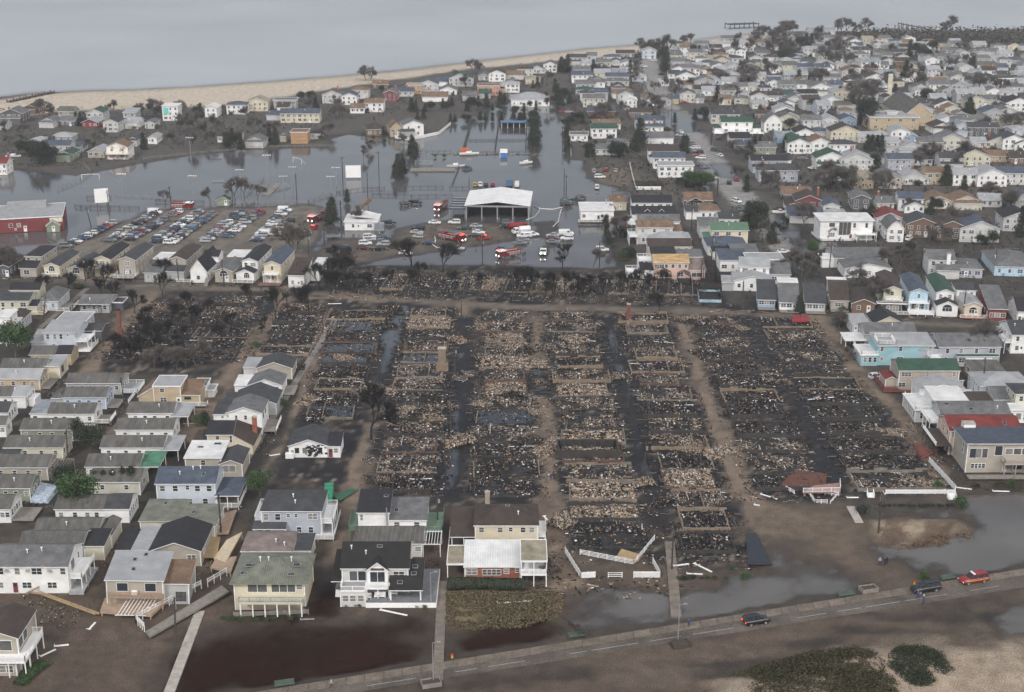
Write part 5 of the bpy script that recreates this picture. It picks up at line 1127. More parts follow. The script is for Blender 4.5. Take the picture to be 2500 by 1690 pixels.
# --- column beside the broken concrete walk
h = House('p', 1170, 195, 1610, 3.2, 8, 'f', 'd', 's', 'scorched house with dark grey gable roof and pinkish burned wall', near=True, auto=False, rise=1.6); h.wins('F', [.45], 1.6, .9, 1.1); h.vol(h.box[0] - 3.4, h.box[0] - .02, h.box[2] + .6, h.box[3] - .4, 0, 3.1, 's', .3, 'l', 'l')
h = House('p', 1065, 408, 1485, 3.3, 7.5, 'f', 'g', 'w', 'white house with grey gable roof and three tall dark front doors', near=True, auto=False, rise=1.5); h.wins('F', [.62, .73, .84], 1.6, .75, 1.9, fc='k').wins('F', [.05], 2.4, .6, .4).wins('F', [.27], 2.1, .7, 1.0); h.vol(h.box[0] - 3.4, h.box[0] - .02, h.box[2] + .3, h.box[3] - .6, 0, 3.1, 's', .3, 'w', 'w'); h.deck(h.w/2 + .05, h.w/2 + 3, -3.5, 3, .6, '', WOODG)
h = House('p', 870, 640, 1410, 3.2, 9, 'f', 'd', 'g', 'house with sweeping charcoal roof between two white gabled houses', near=True, auto=False, rise=2.0); h.vol(h.box[0] - 2.4, h.box[0] - .02, h.box[2] + 1, h.box[3] - 2, 0, 3.0, 's', .3, 'd', 'g')
h = House('p', 790, 757, 1228, 5.8, 8.5, 'f', 'g', 'w', 'tall white two-storey house with broad grey gable roof', near=True, auto=False, rise=1.4); h.wins('F', [.0 + .02], 4.8, .5, .5).wins('F', [.27], 4.3, .5, 1.4).wins('F', [.54], 4.5, .55, 1.0).wins('F', [.76], 4.3, .65, 1.4).wins('R', [.25, .6], 4.3, 1.5, 1.6, style='g'); h.vol(h.box[0] - 3.0, h.box[0] - .02, h.box[2] + .1, h.box[3] - 1, 0, 5.4, 's', .7, 'd', 'w'); h.win('F', h.box[1] - 1, 4.6, .5, .5); h.deck(h.w/2 + .05, h.w/2 + 3.2, -4, 3.5, 1.0, 'R', WOODG)
h = House('p', 548, 1028, 860, 4.6, 8, 'g', 'k', 'c', 'cream house with black front roof, maroon side roof and brick chimney', near=True, auto=False, rise=1.7); h.wins('F', [.4], 3.6, .75, .8).wins('F', [.95], 3.3, .6, 1.6); x0, x1, y0, y1 = h.box
b = MB(); T = [(x1 + .0, y0 - .3, 4.5), (x1 + 5.0, y0 - 1.5, 2.3), (x1 + 5.4, y1 + .2, 2.6), (x1, (y0 + y1) / 2 + .5, 6.4)]; b.poly(T[:3]); b.poly([T[0], T[2], T[3]]); b.poly([(x1, y1 + .3, 4.6), T[3], T[2]]); b.build('side_roof', roof_mat('b'), h.root); b = MB(); b.poly([(x1 + .01, y0 - .1, 0), (x1 + 4.7, y0 - 1.2, 0), (x1 + 4.7, y0 - 1.2, 2.25), (x1 + .01, y0 - .1, 4.4)]); b.poly([(x1 + 4.7, y0 - 1.2, 0), (x1 + 5, y1, 0), (x1 + 5, y1, 2.5), (x1 + 4.7, y0 - 1.2, 2.3)]); b.build('side_wall', wall_mat('c'), h.root); h.chimney(x1 + 4.2, 1.2, 0, 6.6, 1.0); h.vol(x0 - 3.4, x0 - .02, y0 + .6, y1 - .8, 0, 2.6, 'h', .9, 'b', 'c')
RB2 = mat('roof_maroon', (.08, .03, .028), .9); b = MB()
h = House('p', 268, 1328, 715, 4.4, 8.5, 's', 'w', 's', 'beige house with broad white flat roof and two roof hatches', near=True, auto=False, rise=.4); h.wins('F', [.5], 3.2, .9, 1.1); h.sky(.3, .6, 1.3, .8); h.sky(.75, .8, 1.6, 1.0); h.vol(h.box[1] + .05, h.box[1] + 4.8, h.box[2] - 1.4, h.box[3] - 1.5, 0, 3.6, 'f', .9, 'd', 's'); h.wins('F', [.4], 2.4, 2.8, 1.5, style='g')
h = House('p', 1578, 1172, 2065, 3.0, 9, 'f', 'd', 'w', 'scorched white cottage with grey gable roof standing alone among the ashes', near=True, auto=False, rise=1.5); h.wins('F', [.2, .4, .8], 1.7, .8, 1.1, fc='k').wins('F', [.08], 1.5, .7, .6); h.vol(h.box[1] + .02, h.box[1] + 2.7, h.box[2], h.box[3] - 3, 0, 2.9, 's', .8, 'k', 'w'); h.win('F', h.box[1] - .9, 1.7, .9, 1.0); h.door('F', h.box[0] + .6, .1, 'r')
q = random.Random(8); b = MB(); x0, x1 = -h.w/2, h.w/2
for i in range(60): x = q.gauss(.25, .25) * h.w * .5 + .3; z = q.uniform(.3, 3.0); w_ = q.uniform(.08, .4); x = max(x0 + .3, min(x1 - .3, x)); b.box(x - w_, x + w_, -4.5 - .045 - q.random() * .01, -4.5 - .02, z - w_ * .5, z + w_ * .6)
b.build('char_patch', CHAR, h.root); b = MB(); b.box(-.9, .9, -.6, .6, 0, 1.0); b.box(-.95, .95, -.65, .65, 1.0, 1.1); tag(b.build('storage_box', wall_mat('w')), 'white storage box in front of the lone scorched cottage', 'storage box').location = (*at('p', 1590, 1330), 0)
# ================================================================== HOUSES OF THE MIDDLE ROWS
def hrow(k, u, v, u2, z, dep, rt, rc, wc, label=None, **kw): return House(k, u, v, u2, z, dep, rt, rc, wc, label, **kw)
# upper left, beside the sandy walk
h = hrow('n', -40, 585, 355, 4.6, 8.5, 'g', 'd', 'y', 'cream house with two-tier black and grey roof at far left', rise=1.2); h.vol(h.box[0] + 1, h.box[1] + .6, h.box[3] + .1, h.box[3] + 6, 0, 5.4, 'g', 1.4, 'k', 'y'); h.vol(h.w/2 + .02, h.w/2 + 2.4, -4.6, -1, 0, 3, 's', .7, 'k', 'y'); h.deck(h.w/2 + .5, h.w/2 + 4.6, -5.5, -1, .6, 'FR', WOODT)
h = hrow('n', 480, 590, 720, 3.2, 12, 'h', 'g', 'a', 'pale house with broad grey hip roof and fenced front deck by the left walk', rise=2.0); h.deck(h.box[1] + .1, h.box[1] + 4.5, h.box[2] - 2, h.box[3] - 6, .6, 'FR', WOODG)
h = hrow('n', 60, 835, 260, 3.4, 9, 'h', 'b', 'l', 'house with dark maroon-brown roof and row of white windows at far left', rise=1.6); h.wins('R', [.15, .3, .45, .6, .8], 2, .8, 1.2)
h = hrow('n', -60, 925, 150, 4.9, 8, 'F', 'w', 'w', 'white house with railed roof balcony at the left edge', nf=3); h.deck(h.box[0], h.box[1] + 1.8, h.box[2] - 2, h.box[2] - .02, 3, 'FR', WVINYL); h.vol(h.box[0], h.box[1] - 1, h.box[2] + 2, h.box[3], 4.9, 7.2, 'F', rc='w', wc='w')
h = hrow('n', 1000, 625, 1370, 3.0, 9, 'g', 'g', 'g', 'half-burned house with sagging grey roof at the head of the left walk', rise=1.6, ns=1); h.vol(h.box[1] + .5, h.box[1] + 3.4, -2, 3, 0, 2.4, 'F', rc='d', wc='d'); h.pergola(-h.w/2 - 2, 2, -7, -4.8, 2.3, CHAR)
h = hrow('n', 715, 850, 1080, 5.5, 8, 'F', 'l', 'a', 'pale grey two-storey house with mottled white flat roof by the left walk'); h.vol(h.box[1] + .1, h.box[1] + 4.4, -5, 2, 0, 3.2, 'g', .9, 'd', 'd')
h = hrow('n', 545, 990, 935, 5.6, 9, 's', 'l', 'a', 'pale blue-grey two-storey house with curved pale roof and side balcony', rise=.7, auto=False); h.wins('F', [.13, .36, .56], 4.4, .8, 1.3, fc='w').wins('F', [.78], 4.8, .5, .5).wins('F', [.3], 1.8, .9, 1.0); h.deck(h.box[1] + .05, h.box[1] + 3.5, h.box[2], h.box[3] - 2, 3, 'FR', WVINYL); h.vol(h.box[0] - 3.6, h.box[0] - .02, h.box[2], h.box[3] - 2, 0, 3.0, 's', 1.2, 'l', 'a'); h.deck(h.w/2 + .05, h.w/2 + 4, -5, 3, .4, 'R', WVINYL)
h = hrow('n', 380, 1262, 720, 3.2, 6.5, 'g', 'o', 't', 'tan cottage with half grey, half black roof below the blue-grey house', rise=1.3); h.vol(h.box[1] - .1, h.box[1] + 3.6, h.box[2] - .15, h.box[3] + .1, .05, 3.3, 'g', 1.35, 'k', 't')
# row along the cross street, left part
def gab(k, u, v, u2, z, dep, rc, wc, label, rot=-5, **kw):
    H = House(k, u, v, u2, z, dep, kw.pop('rt', 'f'), rc, wc, label, rot=rot, **kw); return H
h = gab('q', -10, 878, 105, 3.6, 13, 'b', 'd', 'dark house with white arched front window at the far left of the cross street')
h = gab('q', 315, 745, 515, 6.0, 13, 'k', 's', 'beige house with black hip roof and lower front roof on the cross street', rt='h'); h.vol(h.box[0] - .4, h.box[1] - .3, h.box[2] - 4, h.box[2] - .02, 0, 3.1, 's', 1.4, 'k', 's'); h.wins('F', [.4], 1.6, 1.8, 1.4)
ARCH = {}
def arch_win(h, x, z, w=2.0):
    b = MB(); y = h.box[2] - .05; n = 8; P = [(x + w/2*math.cos(math.pi*i/n), y, z + .5 + w*.38*math.sin(math.pi*i/n)) for i in range(n + 1)]; b.poly([(x - w/2, y, z - .6), (x + w/2, y, z - .6)] + P, 0)
    for i in range(n): b.bar(P[i], P[i+1], .1, .1, 1)
    for q in (-w/2, -w/6, w/6, w/2): b.bar((x + q, y - .02, z - .6), (x + q, y - .02, z + .55), .08, .06, 1)
    b.bar((x - w/2, y - .02, z - .6), (x + w/2, y - .02, z - .6), .1, .1, 1); b.bar((x - w/2, y - .02, z + .5), (x + w/2, y - .02, z + .5), .06, .06, 1); b.build('arched_window', [GLASS, WHITE], h.root)
h = gab('q', 550, 868, 745, 3.9, 17, 'd', 'c', 'cream gabled house with arched front window on the cross street', nf=0); arch_win(h, 0, 2.6); h.deck(h.box[0], h.box[1], h.box[2] - 2, h.box[2] - .02, .9, 'F', WOODG)
h = gab('q', 850, 902, 1060, 3.7, 16, 'd', 's', 'brown-grey gabled house with arched window right of the cream one', nf=0); arch_win(h, 0, 2.6, 2.4)
h = gab('q', 1180, 782, 1390, 6.0, 18, 'k', 'c', 'cream gabled house with dark roof, upper balcony and dark porch', nf=1); h.deck(h.box[0] - .5, h.box[1] + .3, h.box[2] - 2.2, h.box[2] - .02, 3.2, 'F', WOODG); h.wins('F', [.2, .8], 4.6, .6, 1.3)
h = gab('q', 1492, 790, 1700, 6.0, 18, 'd', 's', 'beige two-storey gabled house with railed front terrace', nf=1); h.wins('F', [.35, .5, .65], 1.9, .9, 1.3); h.deck(h.box[0] - .6, h.box[1] + .6, h.box[2] - 4.5, h.box[2] - .02, 1.1, 'FLR', WOODG)
h = gab('q', 1815, 955, 2000, 3.2, 9, 'g', 'g', 'low grey house behind a burned tree on the cross street', rt='s')
h = hrow('q', 1940, 790, 2120, 3, 8, 'F', 'w', 'l', 'white flat-roofed annex behind the low grey house on the cross street', rot=-5)
h = gab('r', 60, 790, 275, 6.0, 17, 'b', 's', 'house with brown gable roof and dark soot-stained porch', nf=1); h.vol(h.box[0], h.box[1], h.box[2] - 3, h.box[2] - .02, 0, 3, 's', 1.2, 'd', 'g')
h = gab('r', 332, 925, 535, 4.2, 17, 'k', 'w', 'white house with steep black gable roof and front stair', rise=3.6, nf=1); h.vol(h.box[1] - 4, h.box[1] + 1, 2, 7.5, 3.9, 6, 'g', 1.4, 'k', 'w') ; h.deck(h.box[0] - 5, h.box[0] - .5, -11, -8.8, .9, 'F', WOODG); h.stairs(3.2, -9.5, 2.2, 1.2, 0, -1, WOODG)
h = gab('r', 640, 935, 865, 3.8, 14, 'g', 's', 'grey gabled house with arched window and white flat roof behind', nf=0); arch_win(h, 0, 2.5, 2.6); h.vol(-2.5, 4.5, 7.2, 15, 0, 4.6, 'F', rc='w', wc='g')
h = gab('r', 985, 805, 1180, 6.1, 18, 'k', 'w', 'white two-storey gabled house with black roof and lower gabled porch', nf=2); h.vol(h.box[0] - .9, h.box[1] - .2, h.box[2] - 4.5, h.box[2] - .02, 0, 3.3, 'f', 1.2, 'k', 'w'); arch_win(h, 0, 2.2, 1.8); h.deck(h.box[0] - .4, h.box[1] + .4, h.box[2] - 3, h.box[2] - .02, .9, 'F', WOODG)
h = gab('r', 1258, 848, 1470, 6.2, 19, 'u', 'c', 'cream two-storey gabled house with slate roof and upper balcony, right end of left row', nf=1, ns=5); h.deck(h.box[0], h.box[1] - .6, h.box[2] - 2, h.box[2] - .02, 3.2, 'F', WVINYL); h.deck(h.box[0] - 1, h.box[1] + .6, h.box[2] - 5, h.box[2] - 2.1, .6, '', mat('red_brick_paving', (.16, .09, .075), .9))
h = gab('r', 1565, 985, 1765, 4.2, 12, 'b', 'w', 'white house with rust-brown roof nearest the burned lots, left row', rt='s', nf=2, rise=2.4); h.vol(h.box[1] + .3, h.box[1] + 3, 2, 14, 0, 4, 's', .5, 'w', 'w')
# houses right of the flooded yard
h = hrow('m', 92, 592, 510, 4.4, 13, 'F', 'w', 'w', 'white flat-roofed block house standing in the flood water', auto=False); h.wins('F', [.1, .65], 2.4, .9, .9, fc='k'); h.door('F', .5, .6, 'd'); h.chimney(4, 4, 4, 6, .5, METAL); h.deck(-h.w/2 - 1, h.w/2 - 4, -10, -7, 1, 'F', WOODG)
h = hrow('m', 470, 480, 670, 3.4, 11, 'h', 't', 'c', 'cream garage with tan hip roof behind the white flat-roofed block', rise=1.6, nf=0, ns=0)
h = hrow('m', 745, 487, 1240, 5.6, 9, 'g', 'k', 'w', 'white long house with black roof right of the tan-roofed garage')
h = hrow('m', 745, 635, 1290, 5.4, 9.5, 'g', 'k', 'w', 'white house with long black roof carrying small white dormers', nf=2)
for f in (.35, .68): b = MB(); roof_shape(b, 'f', -.9 + h.box[0] + h.w * f, .9 + h.box[0] + h.w * f, h.box[2] + 1.5, h.box[2] + 4.4, 6.2, .8, .15); b.build('dormer_roof', [roof_mat('k'), WHITE], h.root)
h = hrow('m', 820, 722, 1340, 5.0, 8, 'g', 'g', 'w', 'white house with grey roof and stepped white side decks', nf=3); h.sky(.3, .5); h.sky(.6, .5); h.deck(h.box[0] - 4, h.box[0] - .05, h.box[2] - 1, h.box[3], 4, 'FLB', WVINYL); h.deck(h.box[0] - 7, h.box[0] - 4.1, h.box[2] - 2, h.box[3] - 2, 2, 'FLB', WVINYL)
h = hrow('m', 808, 797, 1252, 6.2, 8, 'g', 't', 'l', 'light grey two-storey house with tan roof and white side balcony', nf=3); h.sky(.14, .5); h.sky(.86, .5); h.deck(h.box[0] - 3, h.box[0] - .05, h.box[2] - 1.5, h.box[3] - 2, 3.1, 'FLB', WVINYL); h.vol(h.box[1] + .02, h.box[1] + 3.4, h.box[2], h.box[3] - 1, 0, 4.6, 's', .8, 't', 'w')
h = hrow('m', 975, 950, 1480, 3.4, 10, 'h', 'l', 'w', 'white house with pale hip roof between tan and dark brown roofs', rise=1.5)
h = hrow('m', 948, 1037, 1488, 6.0, 8, 'g', 'b', 'c', 'cream long house with dark brown roof', nf=5)
h = hrow('m', 990, 1150, 1285, 5.4, 7, 's', 'k', 'w', 'white house with black roof just above the pink house', rise=1.0, nf=0); h.vol(h.box[1] + .02, h.box[1] + 9, h.box[2] + 1, h.box[3], 0, 4.6, 's', .9, 'g', 'w')
h = hrow('m', 1018, 1237, 1452, 5.9, 8, 'g', 'o', 'p', 'pink two-storey house with roof stripped to bare yellow boards', auto=False, rise=1.6); h.wins('F', [.09, .22], 4.5, 1.6, 1.1).wins('F', [.36, .55, .75, .93], 4.5, .9, 1.1).wins('F', [.3], 1.7, 2.6, 1.4, style='g').wins('F', [.78], 1.7, 1.8, 1.3)
[setattr(o, 'active_material', mat('bare_roof_boards', (.4, .27, .13), .85, .45, .5, .3, stretch=(.6, 3, 1))) for o in h.root.children if o.name.startswith('roof')]
x0, x1, y0, y1 = h.box; h.vol(x1 + .02, x1 + 5.4, y0 - .2, y1 - 1, 0, 3.4, 's', 1.9, 'p', 'p'); h.wins('F', [.5], 1.7, 3.2, 1.4, style='g'); h.vol(x0 - 4, x0 - .02, y0 + .5, y1 - 1, 0, 3.1, 's', .5, 'k', 'w'); h.deck(x0 - 8.5, x0 - 4.1, y0, y1, 1.6, 'FLB', WVINYL); h.deck(x0 - 4.4, x0 - .05, y1 - .5, y1 + 5, 4.2, 'FLB', WVINYL)
h = hrow('m', 1400, 455, 1755, 3.5, 9, 'g', 't', 'd', 'dark house with broad tan roof and small front gable near the street corner', rise=2.2); b = MB(); roof_shape(b, 'f', h.box[0] + 1, h.box[0] + 7, h.box[2] - 2, h.box[2] + 4, 3.4, 1.5, .3); b.build('porch_roof', [roof_mat('t'), WHITE], h.root)
h = hrow('m', 1592, 590, 1845, 3.4, 10, 'h', 't', 'w', 'white cottage with square tan hip roof by the street corner', rise=1.8); h.vol(h.box[0] - 5, h.box[0] - .02, h.box[2], h.box[3] - 3, 0, 3, 's', .8, 'd', 'w')
h = hrow('m', 1840, 690, 2090, 3.2, 8, 'g', 'd', 'w', 'low white house with dark grey roof beside parked cars')
h = hrow('m', 1600, 790, 1850, 4.2, 9, 's', 'g', 'l', 'grey-roofed white house left behind the green-roofed one', rise=1.2); h.sky(.4, .7); h.sky(.75, .7)
h = hrow('m', 1742, 832, 2205, 6.0, 8.5, 'g', 'e', 'c', 'cream two-storey house with green roof', nf=0); [setattr(o, 'active_material', mat('mid_green_roof', (.08, .145, .095), .85)) for o in h.root.children if o.name.startswith('roof')]; h.wins('F', [.14], 4.6, 1.6, 1.2).wins('F', [.46], 4.6, 1.6, 1.2).wins('F', [.77], 4.6, .8, 1.2); h.vol(h.box[0] - 2.5, h.box[0] - .05, h.box[2] - 1, h.box[3] - 3, 0, 3.2, 's', .6, 'G', 'w')
h = hrow('m', 1700, 1040, 2190, 3.4, 12, 'h', 'u', 'w', 'white house with wide slate-blue hip roof below the green-roofed house', rise=2.2)
h = hrow('m', 1760, 1105, 2000, 3.0, 8, 's', 'k', 'w', 'low house with black sloping roof above the burned shell', rise=.8); h = hrow('m', 2010, 1110, 2330, 3.6, 8, 's', 'g', 'w', 'pale-walled house with low grey roof above the white complex', rise=.7)
h = hrow('m', 1850, 1210, 2190, 4.0, 9, 's', 'u', 'w', 'white house with blue-grey sloping roof beside the burned shell', rise=1.3)
# burned shells at the right end of the upper burned strip
def shell(k, u, v, u2, z, dep, label, wc='k'):
    x, y = at(k, u, v); x2, _ = at(k, u2, v); W = x2 - x; r = thing('burned_shell', ((x + x2) / 2, y + dep / 2, 0), R(-4), label, 'burned house'); q = random.Random(u); W = abs(W)
    for (a, c, e) in ((-W/2, W/2, -dep/2), (-W/2, W/2, dep/2)):
        b = MB(); n = 8
        for i in range(n + 1): b.box(a + (c - a) * i / n - .09, a + (c - a) * i / n + .09, e - .08, e + .08, 0, z * q.uniform(.6, 1))
        for zz in (.1, z * .5): b.box(a, c, e - .06, e + .06, zz, zz + .15)
        b.build('stud_wall', CHAR, r)
    for sx in (-W/2, W/2):
        b = MB()
        for i in range(8): b.box(sx - .08, sx + .08, -dep/2 + dep * i / 7 - .08, -dep/2 + dep * i / 7 + .08, 0, z * q.uniform(.5, 1))
        b.box(sx - .05, sx + .05, -dep/2, dep/2, .2, z * .45); b.build('stud_wall', CHAR, r)
    b = MB()
    for i in range(7):
        yy = -dep/2 + dep * (i + .5) / 7; 
        if q.random() < .8: b.bar((-W/2, yy, z), (0, yy, z + W * .24), .14)
        if q.random() < .8: b.bar((W/2, yy, z), (0, yy, z + W * .24), .14)
    b.build('rafter', CHAR, r); b = MB(); b.box(-W/2 + .15, W/2 - .15, -dep/2 + .15, dep/2 - .15, .05, .5); b.build('floor', mat('ash_heap', (.03, .03, .032), .9), r); return r, W, dep
r_, W, D = shell('m', 1625, 1500, 1815, 5.6, 9, 'tall charred house shell with open rafters beside the pink house')
r_, W, D = shell('d', 165, 790, 305, 3.0, 8, 'burned house shell edged with pale blue siding on the cross street'); b = MB(); b.box(-W/2 - .1, W/2 + .1, -D/2 - .2, -D/2 - .1, .1, 1.0); b.box(-W/2 - .2, -W/2 - .1, -D/2, D/2, .1, 1.6); b.box(W/2 + .1, W/2 + .2, -D/2, D/2, .1, 1.2); b.box(-W/2, W/2, D/2 - 3, D/2 - 2.9, 2, 2.6); b.build('siding', mat('scorched_blue_siding', (.3, .42, .5), .8, .5, .6), r_)
r_, W, D = shell('m', 960, 1480, 1240, 2.8, 8, 'charred frame of a low house below the pink house'); r_, W, D = shell('m', 1330, 1530, 1490, 2.6, 7, 'small charred frame with arched opening below the pink house')
# cross street, right part
R6 = dict(rot=-6)
h = hrow('d', 430, 545, 625, 6.0, 9, 'g', 'l', 'w', 'white two-storey house with pale roof right of the burned blue shell', **R6); h = hrow('d', 385, 640, 640, 3.4, 9, 'f', 'l', 'w', 'white low front wing with pale gable roof and screened porch', rise=1.6, nf=3, **R6); h.vol(h.box[0] - 3.4, h.box[0] - .02, h.box[2] - .5, h.box[3] - 3, 0, 2.8, 's', .4, 'l', 'g'); h = hrow('d', 622, 597, 765, 3.3, 9, 's', 'g', 'l', 'grey-roofed wing with row of windows right of the white house', ww=1.6, rise=1.6, **R6)
h = hrow('d', 480, 505, 720, 5.0, 8, 'F', 'l', 'w', 'white flat-roofed house with cluttered roof deck behind the cross street')
for (u, v, u2, z, rc, wc, lb) in ((550, 765, 665, 3.0, 'd', 'b', 'small bungalow with dark grey roof and white porch windows on the cross street'), (695, 783, 822, 3.0, 'g', 'w', 'small bungalow with pale grey roof and green doors on the cross street'), (868, 790, 1000, 3.0, 'd', 'l', 'small bungalow with slate grey roof behind an overturned white bench'), (1035, 770, 1155, 3.4, 'b', 's', 'bungalow with steep brown-grey roof and white top section')):
    h = House('d', u, v, u2, z, 9, 's', rc, wc, lb, rot=-6, rise=3.4, nf=0, ns=1); h.wins('F', [.2, .5, .8] if wc != 's' else [.5], 1.9, 1.4 if wc != 's' else 2.6, 1.1); h.deck(h.box[0], h.box[1], h.box[2] - 2.4, h.box[2] - .02, .5, '', WOODG)
    if wc in 'ws': h.vol(h.box[0], h.box[1], h.box[3] + .02, h.box[3] + 4, 0, 6.4, 'F', rc='w', wc='l')
h = hrow('d', 1180, 790, 1330, 3.2, 13, 'f', 'b', 'n', 'low brown-roofed house hidden behind leafless branches', **R6)
h = gab('d', 1392, 698, 1510, 6.3, 18, 'b', 'y', 'pale yellow gabled house with brown roof and front deck table', nf=1, rot=-6); h.deck(h.box[0] + .5, h.box[1] + .2, h.box[2] - 1.6, h.box[2] - .02, 3.4, 'F', WVINYL); h.vol(h.box[0] - 2, h.box[1] + 1.6, h.box[2] - 3, h.box[2] - 1.7, 2.4, 2.6, 'F', rc='b', wc='y'); h.wins('F', [.5], 1.2, 3.4, 1.4); h.deck(h.box[0], h.box[1], h.box[2] - 4, h.box[2] - .02, .6, 'F', WOODG)
h = gab('d', 1562, 715, 1685, 6.3, 18, 'u', 'b', 'pale blue gabled house with two white balconies', nf=1, rot=-6); [setattr(o, 'active_material', mat('pale_blue_siding', (.4, .55, .66), .7)) for o in h.root.children if o.name.startswith('wall')]; h.deck(h.box[0] - .2, h.box[1] + .3, h.box[2] - 2, h.box[2] - .02, 3.3, 'F', WVINYL); h.wins('F', [.5], 1.8, 3.6, 1.6); h.deck(h.box[0] - .3, h.box[1] + 1.5, h.box[2] - 4.5, h.box[2] - .02, .7, 'FR', WVINYL)
h = gab('d', 1742, 718, 1860, 6.2, 18, 'e', 'w', 'white gabled house with green roof and arched lower window', nf=2, rot=-6); h.vol(h.box[0] - .4, h.box[1] + .5, h.box[2] - 4.5, h.box[2] - .02, 0, 3.4, 'f', 1.4, 'k', 'w'); arch_win(h, 0, 2.2, 2.8)
h = hrow('d', 1878, 703, 2005, 5.6, 8, 'h', 'd', 'w', 'white two-storey house with dark hip roof behind the pink-trimmed cottage', **R6); h = gab('d', 1930, 805, 2045, 3.8, 13, 'l', 'c', 'cream cottage with pale roof, dark triple window and pink terrace', nf=0, rot=-6); arch_win(h, 0, 1.9, 2.2); h.deck(h.box[0] - 1.5, h.box[1] + 2, h.box[2] - 2.4, h.box[2] - .02, .6, 'FR', mat('pink_terrace', (.4, .2, .15), .8))
h = gab('d', 2092, 828, 2212, 3.8, 14, 'g', 'r', 'house with red side wall and white-framed porch windows', rt='s', nf=0, rot=-6, rise=3); h.wins('F', [.2, .5, .8], 1.8, 1.3, 1.2)
h = hrow('d', 2285, 845, 2400, 4, 12, 'g', 'k', 'w', 'white house with black roof at the right edge of the cross street', **R6); h = hrow('d', 2250, 1000, 2400, 5.6, 11, 'g', 'd', 'w', 'white two-storey house with grey-black roof and long balcony at right edge'); h.deck(h.box[0] - 2, h.box[0] - .05, h.box[2], h.box[3], 3.2, 'FLB', WVINYL)
h = hrow('d', 1690, 500, 1865, 5.4, 10, 'g', 'g', 'l', 'grey house with wide grey roof and white chimney', **R6); h.chimney(2, -5.2, 0, 7.4, 1.2, WVINYL); h.vol(-2, 5, -9, -5.6, 0, 3, 's', 1, 'g', 'l')
h = hrow('d', 1880, 560, 2050, 3.2, 12, 'h', 'g', 'v', 'bluish low house with grey hip roof and torn blue siding', **R6); h = hrow('d', 2130, 545, 2400, 3.3, 20, 'h', 'g', 'b', 'light blue house with broad grey hip roof at right', rise=2.2, **R6); [setattr(o, 'active_material', mat('pale_blue_siding', (.4, .55, .66), .7)) for o in h.root.children if o.name.startswith('wall')]
h = hrow('d', 1060, 490, 1415, 3.4, 14, 'g', 'g', 'l', 'long low house with shallow grey roof beyond the flooded corner', rise=1.4); h.vol(h.box[0] - 4, h.box[0] - .05, -7, -1, 0, 3, 'F', rc='w', wc='w'); h = hrow('d', 1130, 560, 1440, 3.3, 10, 'f', 'g', 'w', 'white low house with wide shallow gable beyond the flooded corner', rise=1.6, nf=3)
# white modern house
h = hrow('d', 968, 245, 1318, 7.0, 11, 'F', 'w', 'w', 'large white flat-roofed modern house with tall central window', auto=False, oh=.5, trim='w'); h.wins('F', [.22], 5.6, 2, 1.4, style='g').wins('F', [.65, .88], 5.4, .9, 1.6).wins('F', [.47], 4.2, 4.2, 4.6, style='g').wins('F', [.22], 2, 2.2, 1.5).wins('L', [.3, .7], 5.4, 1, 1.2); h.door('F', 1.6, .2, 'r'); h.vol(-h.w/2, h.w/2, -5.9, -5.55, 0, .3, 'F', rc='w', wc='w'); h.deck(h.w/2 - 6, h.w/2 + 1, -8, -5.6, 2.6, 'F', WVINYL); rail_fence('white_wall', 'd', [(905, 330), (960, 378), (1180, 378), (1300, 350)], 'low white garden wall in front of the white modern house', 1.0, WVINYL, panel=1)
# right column beside the sandy walk
h = hrow('d', 1268, 997, 1605, 4.6, 9, 'g', 'g', 'g', 'grey-roofed house with striped white porch awning', nf=3); h.vol(h.box[0] - 5.5, h.box[0] - .05, h.box[2] - .6, h.box[3] - 4, 0, 2.9, 's', .4, 'w', 'w', posts='w'); h = hrow('d', 1325, 925, 1520, 3.6, 9, 'f', 'k', 'c', 'cream house with broad black roof behind the grey-roofed porch house', rise=2); h = hrow('d', 1180, 930, 1290, 3, 8, 's', 'l', 'l', 'small house with light metal roof at the sandy walk corner', rise=.5)
h = hrow('d', 1352, 1075, 1728, 5.6, 8.5, 's', 'l', 'q', 'turquoise two-storey house with white railed roof deck', auto=False, rise=.8); h.wins('F', [.07, .4, .93], 4.6, .75, 1.2).wins('F', [.08], 1.8, .8, 1.0).wins('F', [.4], 1.8, 1.6, 1.2); x0, x1, y0, y1 = h.box; h.vol(x0 - 4.4, x0 - .02, y0 - .4, y1 - .5, 0, 2.9, 'F', rc='w', wc='q'); h.wins('L', [.12, .3, .48, .66, .84], 1.8, .9, 1.3).wins('F', [.25, .55, .85], 1.7, .8, 1.3); b = MB(); P = [(x0 - .1, y0 - .5, 3.1), (x0 - 4.4, y0 - .5, 3.1), (x0 - 4.5, y1 - .5, 3.1)]; rail_run(b, P[0], P[1], 1, .2); rail_run(b, P[1], P[2], 1, .2); P = [(x0, y0, 6), (x0 + 4.5, y0, 6), (x0 + 4.5, y0 + 5, 6.3), (x0, y0 + 5, 6.3)]; [rail_run(b, P[i], P[(i + 1) % 4], 1, .2) for i in range(4)]; b.build('railing', WVINYL, h.root)
h = hrow('d', 1760, 1080, 2170, 5.4, 10, 'g', 'g', 'v', 'lavender-grey two-storey house behind two leafless trees', nf=4); h.vol(h.box[0] - 5, h.box[0] - .05, -5, 2, 0, 4.6, 'g', 1.3, 'g', 'v'); h.deck(h.w/2 * -1 - 3, -h.w/2 - .1, -7.5, -5.1, 3, 'FL', WVINYL)
h = hrow('d', 1880, 1145, 2150, 3, 7, 's', 'e', 'l', 'low pale house with dark green roof behind the beige house', rise=.9)
